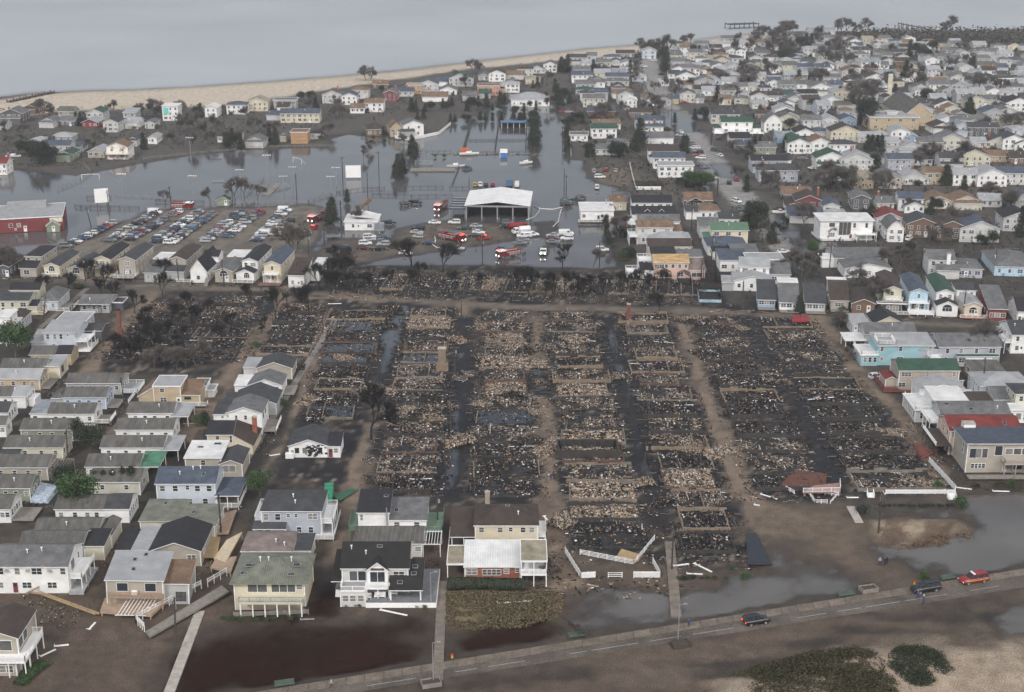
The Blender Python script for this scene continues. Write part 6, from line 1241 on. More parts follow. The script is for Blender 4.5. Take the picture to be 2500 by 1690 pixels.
h = House('l', 757, 222, 1510, 5.8, 8.5, 'g', 'e', 's', 'beige two-storey house with dark green roof and red deck', near=True, auto=False, rise=1.6); h.wins('F', [.12], 4.6, 2.4, 1.1).wins('F', [.47], 4.6, .8, 1.1).wins('F', [.92], 4.6, .8, 1.2).wins('F', [.06, .3], 1.8, 1.7, 1.1); h.door('F', h.box[0] + h.w * .42, .2, 'w'); h.door('F', h.box[0] + h.w * .76, .2, 'k'); REDD = mat('red_deck_paint', (.17, .055, .045), .8); h.deck(h.box[0] - 4, h.box[0] - .05, h.box[2] - 1, h.box[3], .8, 'FL', REDD, REDD); h.deck(h.box[0] - 4, h.box[1] + 3, h.box[2] - 1.4, h.box[2] - .05, .5, '', REDD); h.vol(h.box[0] - 3, h.box[0] - .05, h.box[2] + 1, h.box[3] - 2, 0, 3, 'f', .7, 'r', 's'); h.vol(h.w/2 + .05, h.w/2 + 1.4, -3.6, 4, 0, 2.9, 's', .4, 'b', 's')
h = House('l', 1200, 612, 1625, 5.2, 9, 's', 'w', 'w', 'white house with mottled white roof, sunroom and railed terrace', near=True, auto=False, rise=.4, oh=.2); x0, x1, y0, y1 = h.box; h.vol(x0 - 4.6, x0 - .05, y0 - .8, y1 + 1, 0, 3, 'F', rc='w', wc='l'); h.wins('L', [.1, .25, .4, .55], 1.7, 1.0, 1.6).wins('F', [.35, .6, .85], 1.7, .8, 1.4); b = MB(); rail_run(b, (x0 - 4.6, y0 - .8, 3.2), (x0, y0 - .8, 3.2), .9, .9); rail_run(b, (x0 - 4.6, y0 - .8, 3.2), (x0 - 4.6, y1, 3.2), .9, .9); b.build('railing', WVINYL, h.root); h.vol(x0 - 1, x1 + 2, y1 + .1, y1 + 7, 0, 4.8, 'f', 1.2, 'l', 'w'); h.vol(x1 + .05, x1 + 7, y0 + 1, y1, 0, 3.6, 's', .5, 'b', 'w')
h = House('l', 1288, 775, 2150, 5.0, 8.5, 'g', 'g', 'g', 'long grey house with pale grey roof and two skylights', near=True, auto=False, rise=1.5); h.wins('F', [.05], 4.2, 1.8, .8).wins('F', [.3, .85], 4.1, .8, .9).wins('L', [.3], 4, .8, 1.2); h.sky(.12, .75, 1.2, .9); h.sky(.45, .35, 1.2, .9); h.deck(h.box[0] - 3, h.box[0] - .05, h.box[2] - 1, h.box[3] - 1, 3.2, 'FL', WVINYL); h.pipe(h.w * .34, .4)
h = House('l', 1400, 980, 2290, 6.0, 9.5, 'g', 'r', 'p', 'pink two-storey house with dark red roof and square white chimney', near=True, auto=False, rise=1.6); h.wins('F', [.05], 4.9, .9, 1.2).wins('F', [.36, .48], 4.9, .8, 1.1).wins('F', [.88], 4.9, 1.4, 1.1).wins('L', [.2, .5, .8], 4.7, .9, 1.4).wins('L', [.2, .5], 1.8, .9, 1.4); h.chimney(h.box[0] + h.w * .25, h.box[2] + .3, 3, 7.6, 2.6, WVINYL); h.sky(.8, .45, .8, 1.4); h.deck(h.box[0] - 3.6, h.box[0] - .05, h.box[2] - 2, h.box[3] - 1, 3.0, 'L', WOODD)
h = House('l', 1620, 1155, 2500, 6.8, 9.5, 'S', 'u', 's', 'beige modern house with ribbed slate roof and tall dark windows, right edge', near=True, auto=False, rise=.2, oh=.5); x0, x1, y0, y1 = h.box; h.rt = 's'
b = MB()
for i in range(40): x = x0 - .5 + (h.w + 1) * (i + .5) / 40; b.bar((x, y0 - .5, 7.03), (x, y1 + .5, 6.83), .05, .09)
b.build('seam', mat('slate_seam', (.12, .14, .18), .6), h.root); h.wins('F', [.08, .17, .25], 4.6, 1.3, 2.2, style='g').wins('F', [.45], 5.2, 1.6, 2.2, style='g').wins('F', [.6, .72, .84], 5.0, 1.6, 1.4, style='g').wins('F', [.1, .15, .2, .25], 1.6, .8, 1.0).wins('L', [.3], 4.8, .9, 2.4).wins('F', [.6, .75, .9], 1.6, 1.9, 1.8, style='g'); h.deck(x0 + h.w * .5, x1, y0 - 2.4, y0 - .02, 3.2, 'FL', wall_mat('s'), wall_mat('s'), th=.4); h.deck(x0 - .5, x1, y0 - 4.5, y0 - 2.5, .6, '', WOODG)
h = hrow('l', 1780, 420, 2420, 4.4, 10, 'h', 'l', 'a', 'pale blue-grey house with broad pale hip roof behind a leaning pole', nf=3); h.deck(h.box[0] - 3, h.box[0] - .05, h.box[2] - 1, h.box[3] - 3, .8, 'FL', WVINYL); h = hrow('l', 1680, 235, 2080, 3, 7, 's', 'o', 'n', 'low house with old brown-grey roof and white awning', rise=.5)
h = hrow('l', 1960, 590, 2330, 3.4, 10, 'g', 'g', 'g', 'grey-roofed house between two white balconies at right', rise=1.4); h = hrow('l', 2225, 520, 2500, 6, 7, 'h', 'd', 'y', 'pale yellow house with white roof terrace at right edge'); h.vol(h.box[0] - 4, h.box[1], h.box[2] - 4, h.box[2] - .05, 0, 3.2, 'F', rc='w', wc='w'); h.wins('F', [.2, .4, .6, .8], 1.7, 1.2, 1.6, style='g')
h = hrow('d', 2000, 1230, 2160, 3, 7, 's', 'w', 'w', 'small white-roofed outbuilding behind the beige house', rise=.4, nf=1)
# ================================================================== FAR HOUSES (u v u2 storeys roof roofcolour wallcolour)
FAR = dict(
j='''150 465 320 2gkl;410 510 550 2gdc;555 500 640 1fuc;480 460 640 1huw;600 425 770 1gbg;640 520 760 2faw;190 580 355 1gdl;180 630 375 2guw;190 655 395 1gty;220 715 400 2gdl;215 770 385 1heg;285 850 490 2gdc;330 965 585 1gun;380 1095 640 1gtw;365 1135 605 2gew;440 600 690 1gal;500 645 715 2gul;480 690 720 1hgl;555 745 680 1fdc;560 800 740 1gtw;665 870 795 2fww;730 985 930 1gbn;785 1060 1040 2guw;795 1118 910 1huw;918 1120 1045 1huw;860 1215 1140 1ggw;950 1410 1250 2guw;905 1350 1190 2sbw;1000 1490 1330 2Flw;1240 450 1350 1hww;1150 500 1300 1hos;1415 475 1515 1gyc;1530 490 1670 2ftc;1130 570 1250 2fdw;1260 570 1390 2gdw;1095 620 1200 1gdw;1400 575 1490 1ftw;1165 640 1355 2fuw;1465 600 1620 2hko;1500 545 1640 1fdw;1645 550 1780 2fgl;1830 570 1940 2fol;1620 620 1770 2fal;1650 660 1760 1gub;1220 720 1360 1gtc;1340 690 1530 2fgg;1410 740 1530 1hub;1200 810 1350 2fuy;845 845 960 1fty;880 870 980 1ftw;980 870 1120 1fgg;1100 850 1190 1gut;1350 850 1430 1ggg;1420 830 1630 1Flt;1750 820 1890 1fgl;1950 800 2170 1gdw;2030 700 2150 2fgw;2150 720 2300 2ggg;2170 810 2270 1gew;2240 830 2330 1fuw;1500 1000 1770 2gkc;1670 1220 1860 1gkw;1730 1290 1920 1gue;1890 1310 2110 2gde;1880 1440 2220 2gkv;1950 1530 2300 2gkv;1925 1000 2080 1hbt;2100 960 2280 2fgw;2120 1040 2320 2foy;2000 1080 2170 2ngw;2110 1210 2280 1gab;2225 1230 2330 2few;1590 285 1735 1gdg;1880 255 2000 1gdw;1490 330 1680 1Flw;1345 330 1500 1glw;1150 335 1250 1hew;1640 400 1740 2faw;520 1270 720 1hgg;390 1330 690 1gdl;160 1200 330 1Fdw;640 790 760 1hul;1010 690 1100 1Fll''',
k='''280 55 540 2gay;650 160 800 1fbw;800 135 900 2gyc;890 155 980 1ftw;560 150 640 1glw;1150 210 1290 2gbc;690 195 800 1gug;710 240 870 2gdw;1010 195 1150 1gaw;1400 35 1500 2glg;1205 80 1330 1goc;1520 210 1620 1gyc;1830 245 1890 1foy;1890 245 1985 1foy;2090 270 2225 1glw;1560 240 1720 1ggg;115 320 245 1fua;185 400 345 2gub;790 350 970 2gaw;870 380 1050 1gdw;1080 340 1250 1sbn;1240 380 1390 1gdg;605 440 775 2ftc;840 410 940 1gbn;500 460 640 1Flw;60 470 280 2glg;300 500 440 1gdn;660 510 830 1ggw;830 500 1020 2fbw;960 450 1130 1hal;1130 450 1335 2gty;1415 420 1535 2ggl;1350 440 1450 1hug;610 540 740 1fbw;430 500 590 2ggl;310 590 500 2fgw;190 650 370 1gkw;100 650 200 1fgw;510 640 700 2fgc;690 640 950 2fdl;930 640 1220 1gdl;1430 565 1640 2ggw;1640 570 1790 2fgg;1790 545 2080 1haw;0 790 150 2fgw;0 870 220 2fby;235 900 410 2ggc;415 900 570 2fgl;585 900 745 1fub;160 1020 350 2fkw;320 1010 480 1hul;500 1010 780 2fbc;760 1060 900 1ggl;880 1040 1070 1hgl;90 1120 310 2few;275 1120 520 2ftw;485 1130 730 2hkw;900 1110 1145 2ggl;1070 1010 1250 2flw;1210 1060 1330 1fgb;1345 1110 1560 2ggs;1490 1090 1795 2fdc;1660 960 1830 2faa;1800 970 2090 2gdd;1450 970 1660 1fbw;1130 1170 1390 1fgl;1830 1110 1970 1ggl;1960 1110 2220 1fdc;2130 1080 2330 2fdw;2240 1130 2400 1fkw;360 1260 650 2few;590 1270 900 2fgl;830 1290 1060 1fbw;1040 1270 1275 2guv;1275 1270 1460 1gkw;1530 1260 1750 2gdl;1700 1240 2010 2fky;1950 1240 2190 1gto;2200 1260 2400 1gbt;410 1400 660 1fdw;700 1440 910 2syo;950 1440 1175 2fgs;1160 1450 1430 1fgl;1400 1400 1675 2gto;1660 1410 1890 2glw;1890 1420 2170 2flw;2080 1400 2400 2gul;0 1270 120 1gkw;0 1370 190 2gkv;1480 760 1700 2fdw;1580 790 1720 2fty;1370 800 1530 1hub;1520 840 1640 1ftw;1650 850 1800 1fgl;1900 750 2000 1fdw;1940 830 2150 2fug;2150 740 2400 2fkw;2000 850 2330 1fgl;2090 930 2330 1gyt;1850 380 2060 1gow;2060 400 2170 1gul;2170 330 2330 1hug;1430 300 1640 1ggg;1650 300 1830 1hgl;700 280 870 1hgl;480 240 640 1gdg;330 210 500 1ggg;200 130 360 1gdg;920 260 1080 1gol;1090 260 1200 2gdt''',
c='''710 1205 905 1gtd;800 1255 985 2fbr;735 1290 840 1fbw;985 1290 1095 2ful;750 1345 980 1gul;985 1345 1140 1hlg;1180 1240 1300 2fdd;1345 1270 1460 1gdc;1490 1240 1655 2guw;1530 1290 1660 1fuw;1665 1260 1850 1ftc;1845 1260 2040 1ftc;2030 1250 2180 1ggl;2240 1240 2400 2fug;1340 1370 1520 2frl;1415 1440 1525 2ngw;1545 1410 1750 2fkt;1740 1430 1950 2fbn;1900 1440 2165 2ful;2190 1370 2400 2fkl''',
a='''0 345 145 2fdd;140 310 250 1fbn;265 400 370 1fgl;385 330 490 2gos;400 395 500 1gdd;575 340 685 2fel;545 405 650 1fgr;685 405 785 2fdl;820 340 905 2sgg;840 405 930 1ggw;965 410 1030 1fgl;1365 310 1445 2fww;1510 290 1645 2huw;1645 270 1785 2fyy;1825 260 1975 2Fdg;1870 345 2130 2guc;1780 350 1880 1hul;2150 220 2280 2fol;2280 230 2380 2fuw;190 530 320 1hgl;340 500 480 1hgg;270 560 465 2gul;465 560 550 1hul;380 620 480 1fee;585 600 695 1flt;850 520 925 1fdl;985 510 1045 1fgw;1450 500 1600 1sbw;1640 530 1765 1fgl;1870 490 1920 1fos;2070 480 2140 1hkl;-30 680 40 2grw;1850 300 1930 1gbw;-60 420 40 1gdl''',
b='''155 190 270 2htc;300 150 400 1gtn;370 210 460 2fdr;430 200 570 1gul;525 160 625 2Fyo;605 150 735 2ful;150 310 245 1gtw;245 275 370 2gtw;630 230 800 1gtw;745 190 860 1fgw;725 130 800 1guw;810 110 965 2fel;900 225 990 1ggl;1110 180 1180 1hrp;1075 80 1185 2fbw;1005 95 1080 1fdg;1190 85 1310 1gtl;1265 50 1370 2hby;1340 50 1450 1ful;1320 115 1420 1hyc;1160 150 1280 2hlw;1010 210 1090 1geg;1440 20 1530 2fdw;640 220 740 1gll''')
OCC = []
for k in FAR:
    for e in FAR[k].split(';'):
        p = e.split(); z = 5.1 if p[3][0] == '2' else 3.0; rt, rc, wc = p[3][1:]; rc = {'g': rnd.choice('gl'), 'd': rnd.choice('dg'), 'k': rnd.choice('kd')}.get(rc, rc); wc = {'y': rnd.choice('yfcl'), 'c': rnd.choice('cffl'), 't': rnd.choice('tsn'), 'o': rnd.choice('ot')}.get(wc, wc)
        h = House(k, int(p[0]), int(p[1]), int(p[2]), z, 11 if rt in 'fn' else 8.5, rt, rc, wc, rot=rnd.uniform(-3, 1) - (3 if k == 'c' else 0), oh=.4)
        OCC.append((h.cx, h.cy, h.w))
        if rnd.random() < .28: h.vol(-h.w/2 + .3, h.w/2 - .3, -h.d/2 - 2.6, -h.d/2 - .05, 0, 2.9, 's', .6, rc, wc)
        if rnd.random() < .16: h.chimney(rnd.uniform(-1, 1) * h.w * .4, 1, z - 1, z + h.rise + 1.4, .8)
# named neighbours standing out by their look
h = House('b', 505, 425, 640, 5.8, 10, 'f', 'g', 'w', 'white two-storey house on the island in the flood, white fence around it', rot=14, nf=2, ns=3); h.vol(-h.w/2 - 1, 0, -h.d/2 - 3, -h.d/2 - .05, 0, 3, 's', .9, 'd', 'g')
h = House('b', 418, 445, 500, 4.4, 12, 'f', 't', 't', 'tan house with orange-brown roof left of the white island house', rot=12, rise=2.4); h = House('b', 262, 455, 375, 3.4, 12, 'h', 'b', 'n', 'dark brown house with white bay windows at the left of the flood island', rot=12, rise=2)
rail_fence('white_fence', 'b', [(450, 515), (545, 530), (740, 490), (822, 425)], 'white board fence curving round the white island house', 1.6, WVINYL, panel=1, gap=2.4)
h = House('b', 1225, 255, 1480, 3.8, 16, 'h', 'l', 'w', 'long white hall with pale grey roof at the head of the flooded courts', rise=3, nf=6); h.vol(-1, 4, -h.d/2 - 2, -h.d/2 - .05, 0, 3.4, 'f', 1.2, 'l', 'w')
h = House('b', 1000, 165, 1150, 5.6, 10, 'F', 't', 'p', 'salmon pink two-storey house with flat terracotta roof near the beach'); [setattr(o, 'active_material', mat('salmon_stucco', (.52, .27, .19), .85)) for o in h.root.children if o.name.startswith('wall')]
h = House('a', 1080, 300, 1185, 7.6, 9, 'F', 'w', 'w', 'white three-storey modern house with turquoise panel near the beach'); b = MB(); b.box(-h.w*.42, -h.w*.1, -h.d/2 - .1, -h.d/2 - .02, 3.5, 6.8); b.build('panel', mat('turquoise_panel', (.15, .55, .5), .5), h.root)
h = House('a', 708, 570, 850, 5.8, 11, 'f', 't', 'w', 'unfinished house with bare sheathing and tan roof beside the flooded field', nf=2); b = MB(); q = random.Random(2)
for i in range(9): x = q.uniform(-.4, .3) * h.w; z = q.uniform(.8, 5); b.box(x, x + q.uniform(.5, 1.3), -h.d/2 - .05 - q.random()*.01, -h.d/2 - .01, z, z + q.uniform(.5, 1.4))
b.build('sheathing', mat('bare_sheathing', (.5, .28, .12), .85), h.root); h.deck(h.box[0], h.box[1] + 2.5, h.box[2] - 1.5, h.box[2] - .1, 2.5, 'F', WOODY)
h = House('a', 1940, 475, 2050, 5.4, 9, 'F', 't', 'o', 'open timber-framed unfinished house of orange wood beside the flood', nf=0, ns=0); b = MB()
for i in range(9): x = -h.w/2 + h.w * i / 8; b.box(x - .06, x + .06, -h.d/2 - .12, -h.d/2 - .03, 0, 5.4)
for z in (1.7, 3.4): b.box(-h.w/2, h.w/2, -h.d/2 - .2, -h.d/2 - .13, z, z + .2)
build_each(b, 'stud', WOODY, h.root)
h = House('j', 1595, 1075, 1890, 5.9, 9, 'g', 'e', 'w', 'wide white two-storey house with dark green roof and one-storey wings', nf=3); h.vol(-h.w/2 - 3.4, -h.w/2 - .05, -h.d/2 - 1, h.d/2 - 2, 0, 3, 'h', .8, 'e', 'w'); h.vol(h.w/2 + .05, h.w/2 + 4, -h.d/2 - 1, h.d/2 - 2, 0, 3, 'h', .8, 'e', 'w'); h.deck(-h.w/2 - 4, h.w/2 + 5, -h.d/2 - 5, -h.d/2 - 1.1, 1, 'F', WVINYL)
h = House('k', 870, 880, 1335, 6.2, 18, 'F', 'l', 't', 'long tan brick school building with flat roof', nf=4); h.vol(-2, 3, -2, 3, 6.2, 7.6, 'F', rc='l', wc='l')
h = House('k', 1345, 850, 1485, 6, 42, 'f', 'o', 't', 'church with very large pale hip roof and tan brick walls', rise=7, nf=2, ns=2, cat='church', name='church'); [setattr(o, 'active_material', mat('church_roof', (.27, .245, .21), .9)) for o in h.root.children if o.name.startswith('roof')]
for o in list(h.root.children):
    if o.name.startswith(('roof', 'wall')): bpy.data.objects.remove(o)
h.vol(-h.w/2 - 9, h.w/2, -h.d/2, h.d/2, 0, 5, 'f', 7, 'o', 't')
x, y = at('k', 1040, 760); r = thing('bell_tower', (x, y, 0), 0, 'slender yellow bell tower standing by the church', 'tower'); b = MB(); b.box(-1.2, 1.2, -.7, .7, 0, 17); b.build('shaft', wall_mat('y'), r); b = MB()
for i in range(5): b.box(-2.6, -1.25, -.3, .3, 3 + i * 1.7, 3.4 + i * 1.7)
build_each(b, 'bar', WVINYL, r)
h = House('k', 2050, 510, 2320, 5.2, 14, 'F', 'b', 'n', 'long brown shop building with white colonnade at far right', nf=0); b = MB()
for i in range(9): x = -h.w/2 + h.w * i / 8; b.box(x - .3, x + .3, -h.d/2 - 2, -h.d/2 - 1.4, 0, 5)
build_each(b, 'column', WHITE, h.root); b = MB(); b.box(-h.w/2, h.w/2, -h.d/2 - 2.3, -h.d/2 - .05, 5.0, 5.5); b.build('cornice', WHITE, h.root)
# red brick building at the left edge of the flood
h = House('q', -120, 300, 790, 5.0, 22, 'F', 'l', 'r', 'long dark red building with pale flat roof standing in the flood at left edge', rot=14, nf=0, ns=0, cat='building', name='red_building', oh=.1); h.wins('F', [.27, .38], 2.6, 1.2, 1.3).wins('F', [.33], 1.2, .6, .6); b = MB(); b.box(0, 4.4, -.06, 0, 0, 1.6); o = b.build('sign_board', mat('pale_sign', (.6, .58, .46), .6), h.root); o.location = (h.w/2 - 4.6, h.box[2], 3.1); b = MB(); b.box(-8, 6, h.d*.2, h.d*.45, 5.2, 7); b.build('roof_house', roof_mat('l'), h.root)
h = House('q', 582, 365, 748, 2.6, 4, 'f', 'l', 'e', 'small green shed with pale roof beside the red building', rot=14, nf=0, ns=0, cat='shed', name='shed', rise=1.6); h = House('a', 1445, 925, 1530, 2.4, 4, 'f', 'e', 'e', 'small green shed at the edge of the flooded car park', nf=0, ns=0, cat='shed', name='shed', rise=1.4)
# fire station: wide white roof on steel posts, open bays
x0, y0 = at('b', 930, 962, 5.2); x1, _ = at('b', 1357, 962, 5.2); W = x1 - x0; D = 25; r = thing('fire_station', ((x0 + x1) / 2, y0 + D / 2, 0), R(-3), 'large white-roofed fire station with open dark bays in the flood', 'fire station')
b = MB(); roof_shape(b, 'f', -W/2, W/2, -D/2, D/2, 5.2, 1.5, .4); b.build('roof', [mat('white_metal_roof', (.7, .7, .69), .55, .12, .2), WHITE], r)
b = MB(); n = 5
for i in range(n): x = -W/2 + .3 + (W - .6) * i / (n - 1); b.box(x - .22, x + .22, -D/2, -D/2 + .4, -.6, 5.1)
build_each(b, 'post', METAL, r); b = MB(); b.box(-W/2, W/2, D/2 - .3, D/2, -.6, 5.1); b.box(-W/2, -W/2 + .3, -D/2 + .5, D/2 - .35, -.6, 5.1); b.box(W/2 - .3, W/2, -D/2 + .5, D/2 - .35, -.6, 5.1); build_each(b, 'wall', GREYP, r)
b = MB(); b.box(-W/2, W/2, -D/2 - .05, -D/2 - .012, 4.5, 5.15); b.build('lintel', METAL, r)
for i in range(4): xa = -W/2 + .6 + (W - .6) * i / 4; b = MB(); b.box(xa + .2, xa + (W - .6) / 4 - .6, -D/2 + 9, -D/2 + 9.2, -.5, 3.4); b.build('bay_shade_panel', BLACKP, r)  # black sheets set back in the open bays stand in for interior shade
b = MB(); b.box(-W/2 - 6.4, -W/2 - .1, -D/2 + 1, D/2 - 4, 3.2, 3.5); b.build('side_canopy', roof_mat('d'), r); b = MB()
for i in range(2):
    for j in range(4): b.box(-W/2 - 6.2 + i * 5.8, -W/2 - 6 + i * 5.8, -D/2 + 1.2 + j * 6, -D/2 + 1.4 + j * 6, -.6, 3.2)
build_each(b, 'canopy_post', METAL, r); b = MB()
for j in range(5): b.box(-W/2 - 6.2, -W/2 - .3, -D/2 + 2 + j * 4.2, -D/2 + 2.9 + j * 4.2, 3.51, 3.7)
build_each(b, 'canopy_rib', METAL, r)
# damaged white building with collapsed roof in the yard
h = House('b', 112, 1075, 330, 3.0, 12, 'F', 'w', 'w', 'white flat-roofed building with lopsided sheet roof in the yard', nf=2); b = MB(); b.poly([(-4, -3, 4.6), (6, -2, 3.2), (6.5, 5, 3.4), (-1, 6, 5)]); b.poly([(-4, -3, 4.45), (-1, 6, 4.85), (6.5, 5, 3.25), (6, -2, 3.05)]); b.build('loose_roof', roof_mat('w'), h.root); b = MB(); b.box(h.w/2 - 1, h.w/2 + 2.5, -h.d/2 - 1.5, -h.d/2 + 2, 0, 2.7); b.build('container', roof_mat('a'), h.root)
# tiny houses toward the far shore
q = random.Random(77); tries = 0; made = 0
zone = pv([(1310,140),(1460,118),(1700,96),(1860,86),(2324,112),(2420,112),(2420,330),(2000,280),(1640,240),(1540,220),(1500,120),(1440,130),(1440,240),(1310,240)])
zx, zy = [p[0] for p in zone], [p[1] for p in zone]
while made < 260 and tries < 16000:
    tries += 1; x = q.uniform(min(zx), max(zx)); y = q.uniform(min(zy), max(zy))
    if sdist(np.array([x]), np.array([y]), zone)[0] < 0 or any((x-a)**2 + (y-c)**2 < (6.2 + w_/2)**2 for a, c, w_ in OCC): continue
    px, py = pix(x, y, 3.3); wq = q.uniform(6.5, 10); px2 = pix(x + wq, y, 3.3)[0]
    h = House('v', px/1.0757, py/1.0757, px2/1.0757, q.choice((3.3, 3.3, 5.6)), 9, q.choice('ggfh'), q.choice('gggdllulbtol'), q.choice('wwwllcgya'), rot=q.uniform(-4, 4), nf=2, ns=1); OCC.append((h.cx, h.cy, h.w)); made += 1
# piers at the far shore
def pier(k, pts, z, wid, label, gap=3.5):
    P = [Vector((*at(k, *p), 0)) for p in pts]; c = sum(P, Vector()) / len(P); r = thing('pier', c, 0, label, 'pier')
    for i in range(len(P) - 1):
        a, e = P[i] - c, P[i+1] - c; d = (e - a).normalized(); n_ = Vector((-d.y, d.x, 0)) * wid / 2; b = MB(); b.bar(a + Vector((0,0,z)), e + Vector((0,0,z)), wid, .5); b.build('deck', WOODD, r); b = MB(); L = (e - a).length; m_ = int(L / gap)
        for j in range(m_ + 1):
            for s in (-1, 1): p = a + d * (L * j / max(1, m_)) + n_ * s; b.box(p.x - .3, p.x + .3, p.y - .3, p.y + .3, -1.5, z + 1)
        build_each(b, 'pile', WOODD, r)
pier('j', [(1650, 195), (1920, 185)], 3.5, 9, 'old timber pier standing off the far shore', 7); pier('j', [(1920, 205), (2080, 235)], 2.2, 4, 'low broken jetty linking the old pier to shore', 8); pier('a', [(60, 275), (350, 212)], .6, 2.5, 'low timber groyne running across the left beach', 5)
x, y = at('k', 1275, 50)
r = thing('pier', (x, y, 0), R(-30), 'ruined sloping pier on tall piles at the far right shore', 'pier'); b = MB()
for i in range(12): b.box(-12 + i * 2, -11.5 + i * 2, -2 + (i % 2) * 3, -1.5 + (i % 2) * 3, -1, 5.5 - i * .3)
build_each(b, 'pile', WOODD, r); b = MB(); b.bar((-12, 0, 4.4), (12, 0, 1.4), 3, .4); b.build('deck', WOODD, r)
# ================================================================== THE BURNED BLOCKS
RUBM = attr_mat('rubble', .9, .2, 4, .2)
TAN, BEI, WHT, GRY, BLK, RUS, BRW = (.31,.235,.165), (.44,.36,.27), (.66,.65,.63), (.15,.15,.155), (.014,.014,.016), (.15,.065,.04), (.07,.05,.037)
KINDW = dict(heap=[(TAN,.3),(BEI,.16),(WHT,.05),(GRY,.08),(BLK,.24),(RUS,.05),(BRW,.15)], mix=[(TAN,.16),(BEI,.06),(WHT,.04),(GRY,.1),(BLK,.44),(RUS,.03),(BRW,.17)], char=[(BLK,.7),(BRW,.14),(GRY,.07),(TAN,.05),(WHT,.03),(RUS,.01)])
def rubble_mesh(kind, seed, W=14.0, D=7.0, n=650):
    r = random.Random(seed); b = MB(); cs = []; cols, ws = zip(*KINDW[kind]); hump = [(r.uniform(-.4,.4)*W, r.uniform(-.4,.4)*D, r.uniform(1,3), r.uniform(.08,.45)) for _ in range(9)]
    px = np.array([r.uniform(-.5,.5)*W for _ in range(n * 2)]); py = np.array([r.uniform(-.5,.5)*D for _ in range(n * 2)]); nf = fbm(px, py, 2.6, 3, seed + 40); keep = [i for i in range(n * 2) if nf[i] > (.36 if kind == 'heap' else .46) + r.uniform(-.06, .06)][:n]
    for i in keep:
        x = float(px[i]); y = float(py[i]); z0 = sum(a * math.exp(-((x-p)**2 + (y-q)**2) / (s*s)) for p, q, s, a in hump) * (1 if kind == 'heap' else .6)
        c = r.choices(cols, ws)[0]; t = r.random(); z = z0 * r.uniform(.6, 1.05) + .05
        a = r.choice((0, 1.57, r.uniform(0, 3.14))) + r.gauss(0, .2); d = Vector((math.cos(a), math.sin(a), r.gauss(0, .1)))
        if t < .42: L = r.uniform(.25, 1.2) if r.random() < .9 else r.uniform(1.5, 5); a = a if L < 1.5 else r.choice((0, 0, 0, 1.57)) + r.gauss(0, .1); d = Vector((math.cos(a), math.sin(a), r.gauss(0, .05))); w_, h_ = r.uniform(.05, .14), r.uniform(.05, .12)
        elif t < .7: L, w_, h_ = r.uniform(.2, .65), r.uniform(.15, .5), .04
        else: L, w_, h_ = r.uniform(.15, .5), r.uniform(.15, .45), r.uniform(.12, .35)
        if r.random() < .006: d = Vector((r.gauss(0,.2), r.gauss(0,.2), 1)); L = r.uniform(1, 2.6); w_ = h_ = .09
        p = Vector((x, y, z)); n0 = len(b.f); b.bar(p - d*L/2, p + d*L/2, w_, h_)
        k = r.uniform(.65, 1.25)
        for j in range(6): cs.append(tuple(v * k for v in c))
    me = b.mesh('rubble', [RUBM]); col_faces(me, cs); return me
RUB = {k: [rubble_mesh(k, i * 7 + j, n=n) for j in range(4)] for i, (k, n) in enumerate((('heap', 1900), ('mix', 1600), ('char', 1300)))}
SCAT = [rubble_mesh('mix', 60 + i, 22, 14, 190) for i in range(2)] + [rubble_mesh('char', 70, 22, 14, 280)]
FW = [mat('foundation_concrete', (.17, .145, .12), .92, .3, .6, .2), mat('foundation_block_tan', (.2, .155, .11), .92, .3, .6, .2), mat('foundation_sooty', (.04, .036, .034), .92, .3, .6, .2), mat('foundation_brick', (.1, .06, .045), .92, .3, .8, .2)]
ASHF = mat('ash_floor', (.02, .0195, .02), .9, .8, .5, .4); POOL = mat('black_pool_water', (.012, .015, .02), .05, .1, .3, 0, spec=.5)
KD = dict(heap='heaped with tan rubble', mix='of mixed debris', char='of black debris', water='holding dark water')
ORDW = 'first second third fourth fifth sixth seventh eighth ninth tenth eleventh twelfth thirteenth fourteenth fifteenth sixteenth seventeenth eighteenth nineteenth'.split()
q = random.Random(5); FOUND = 0
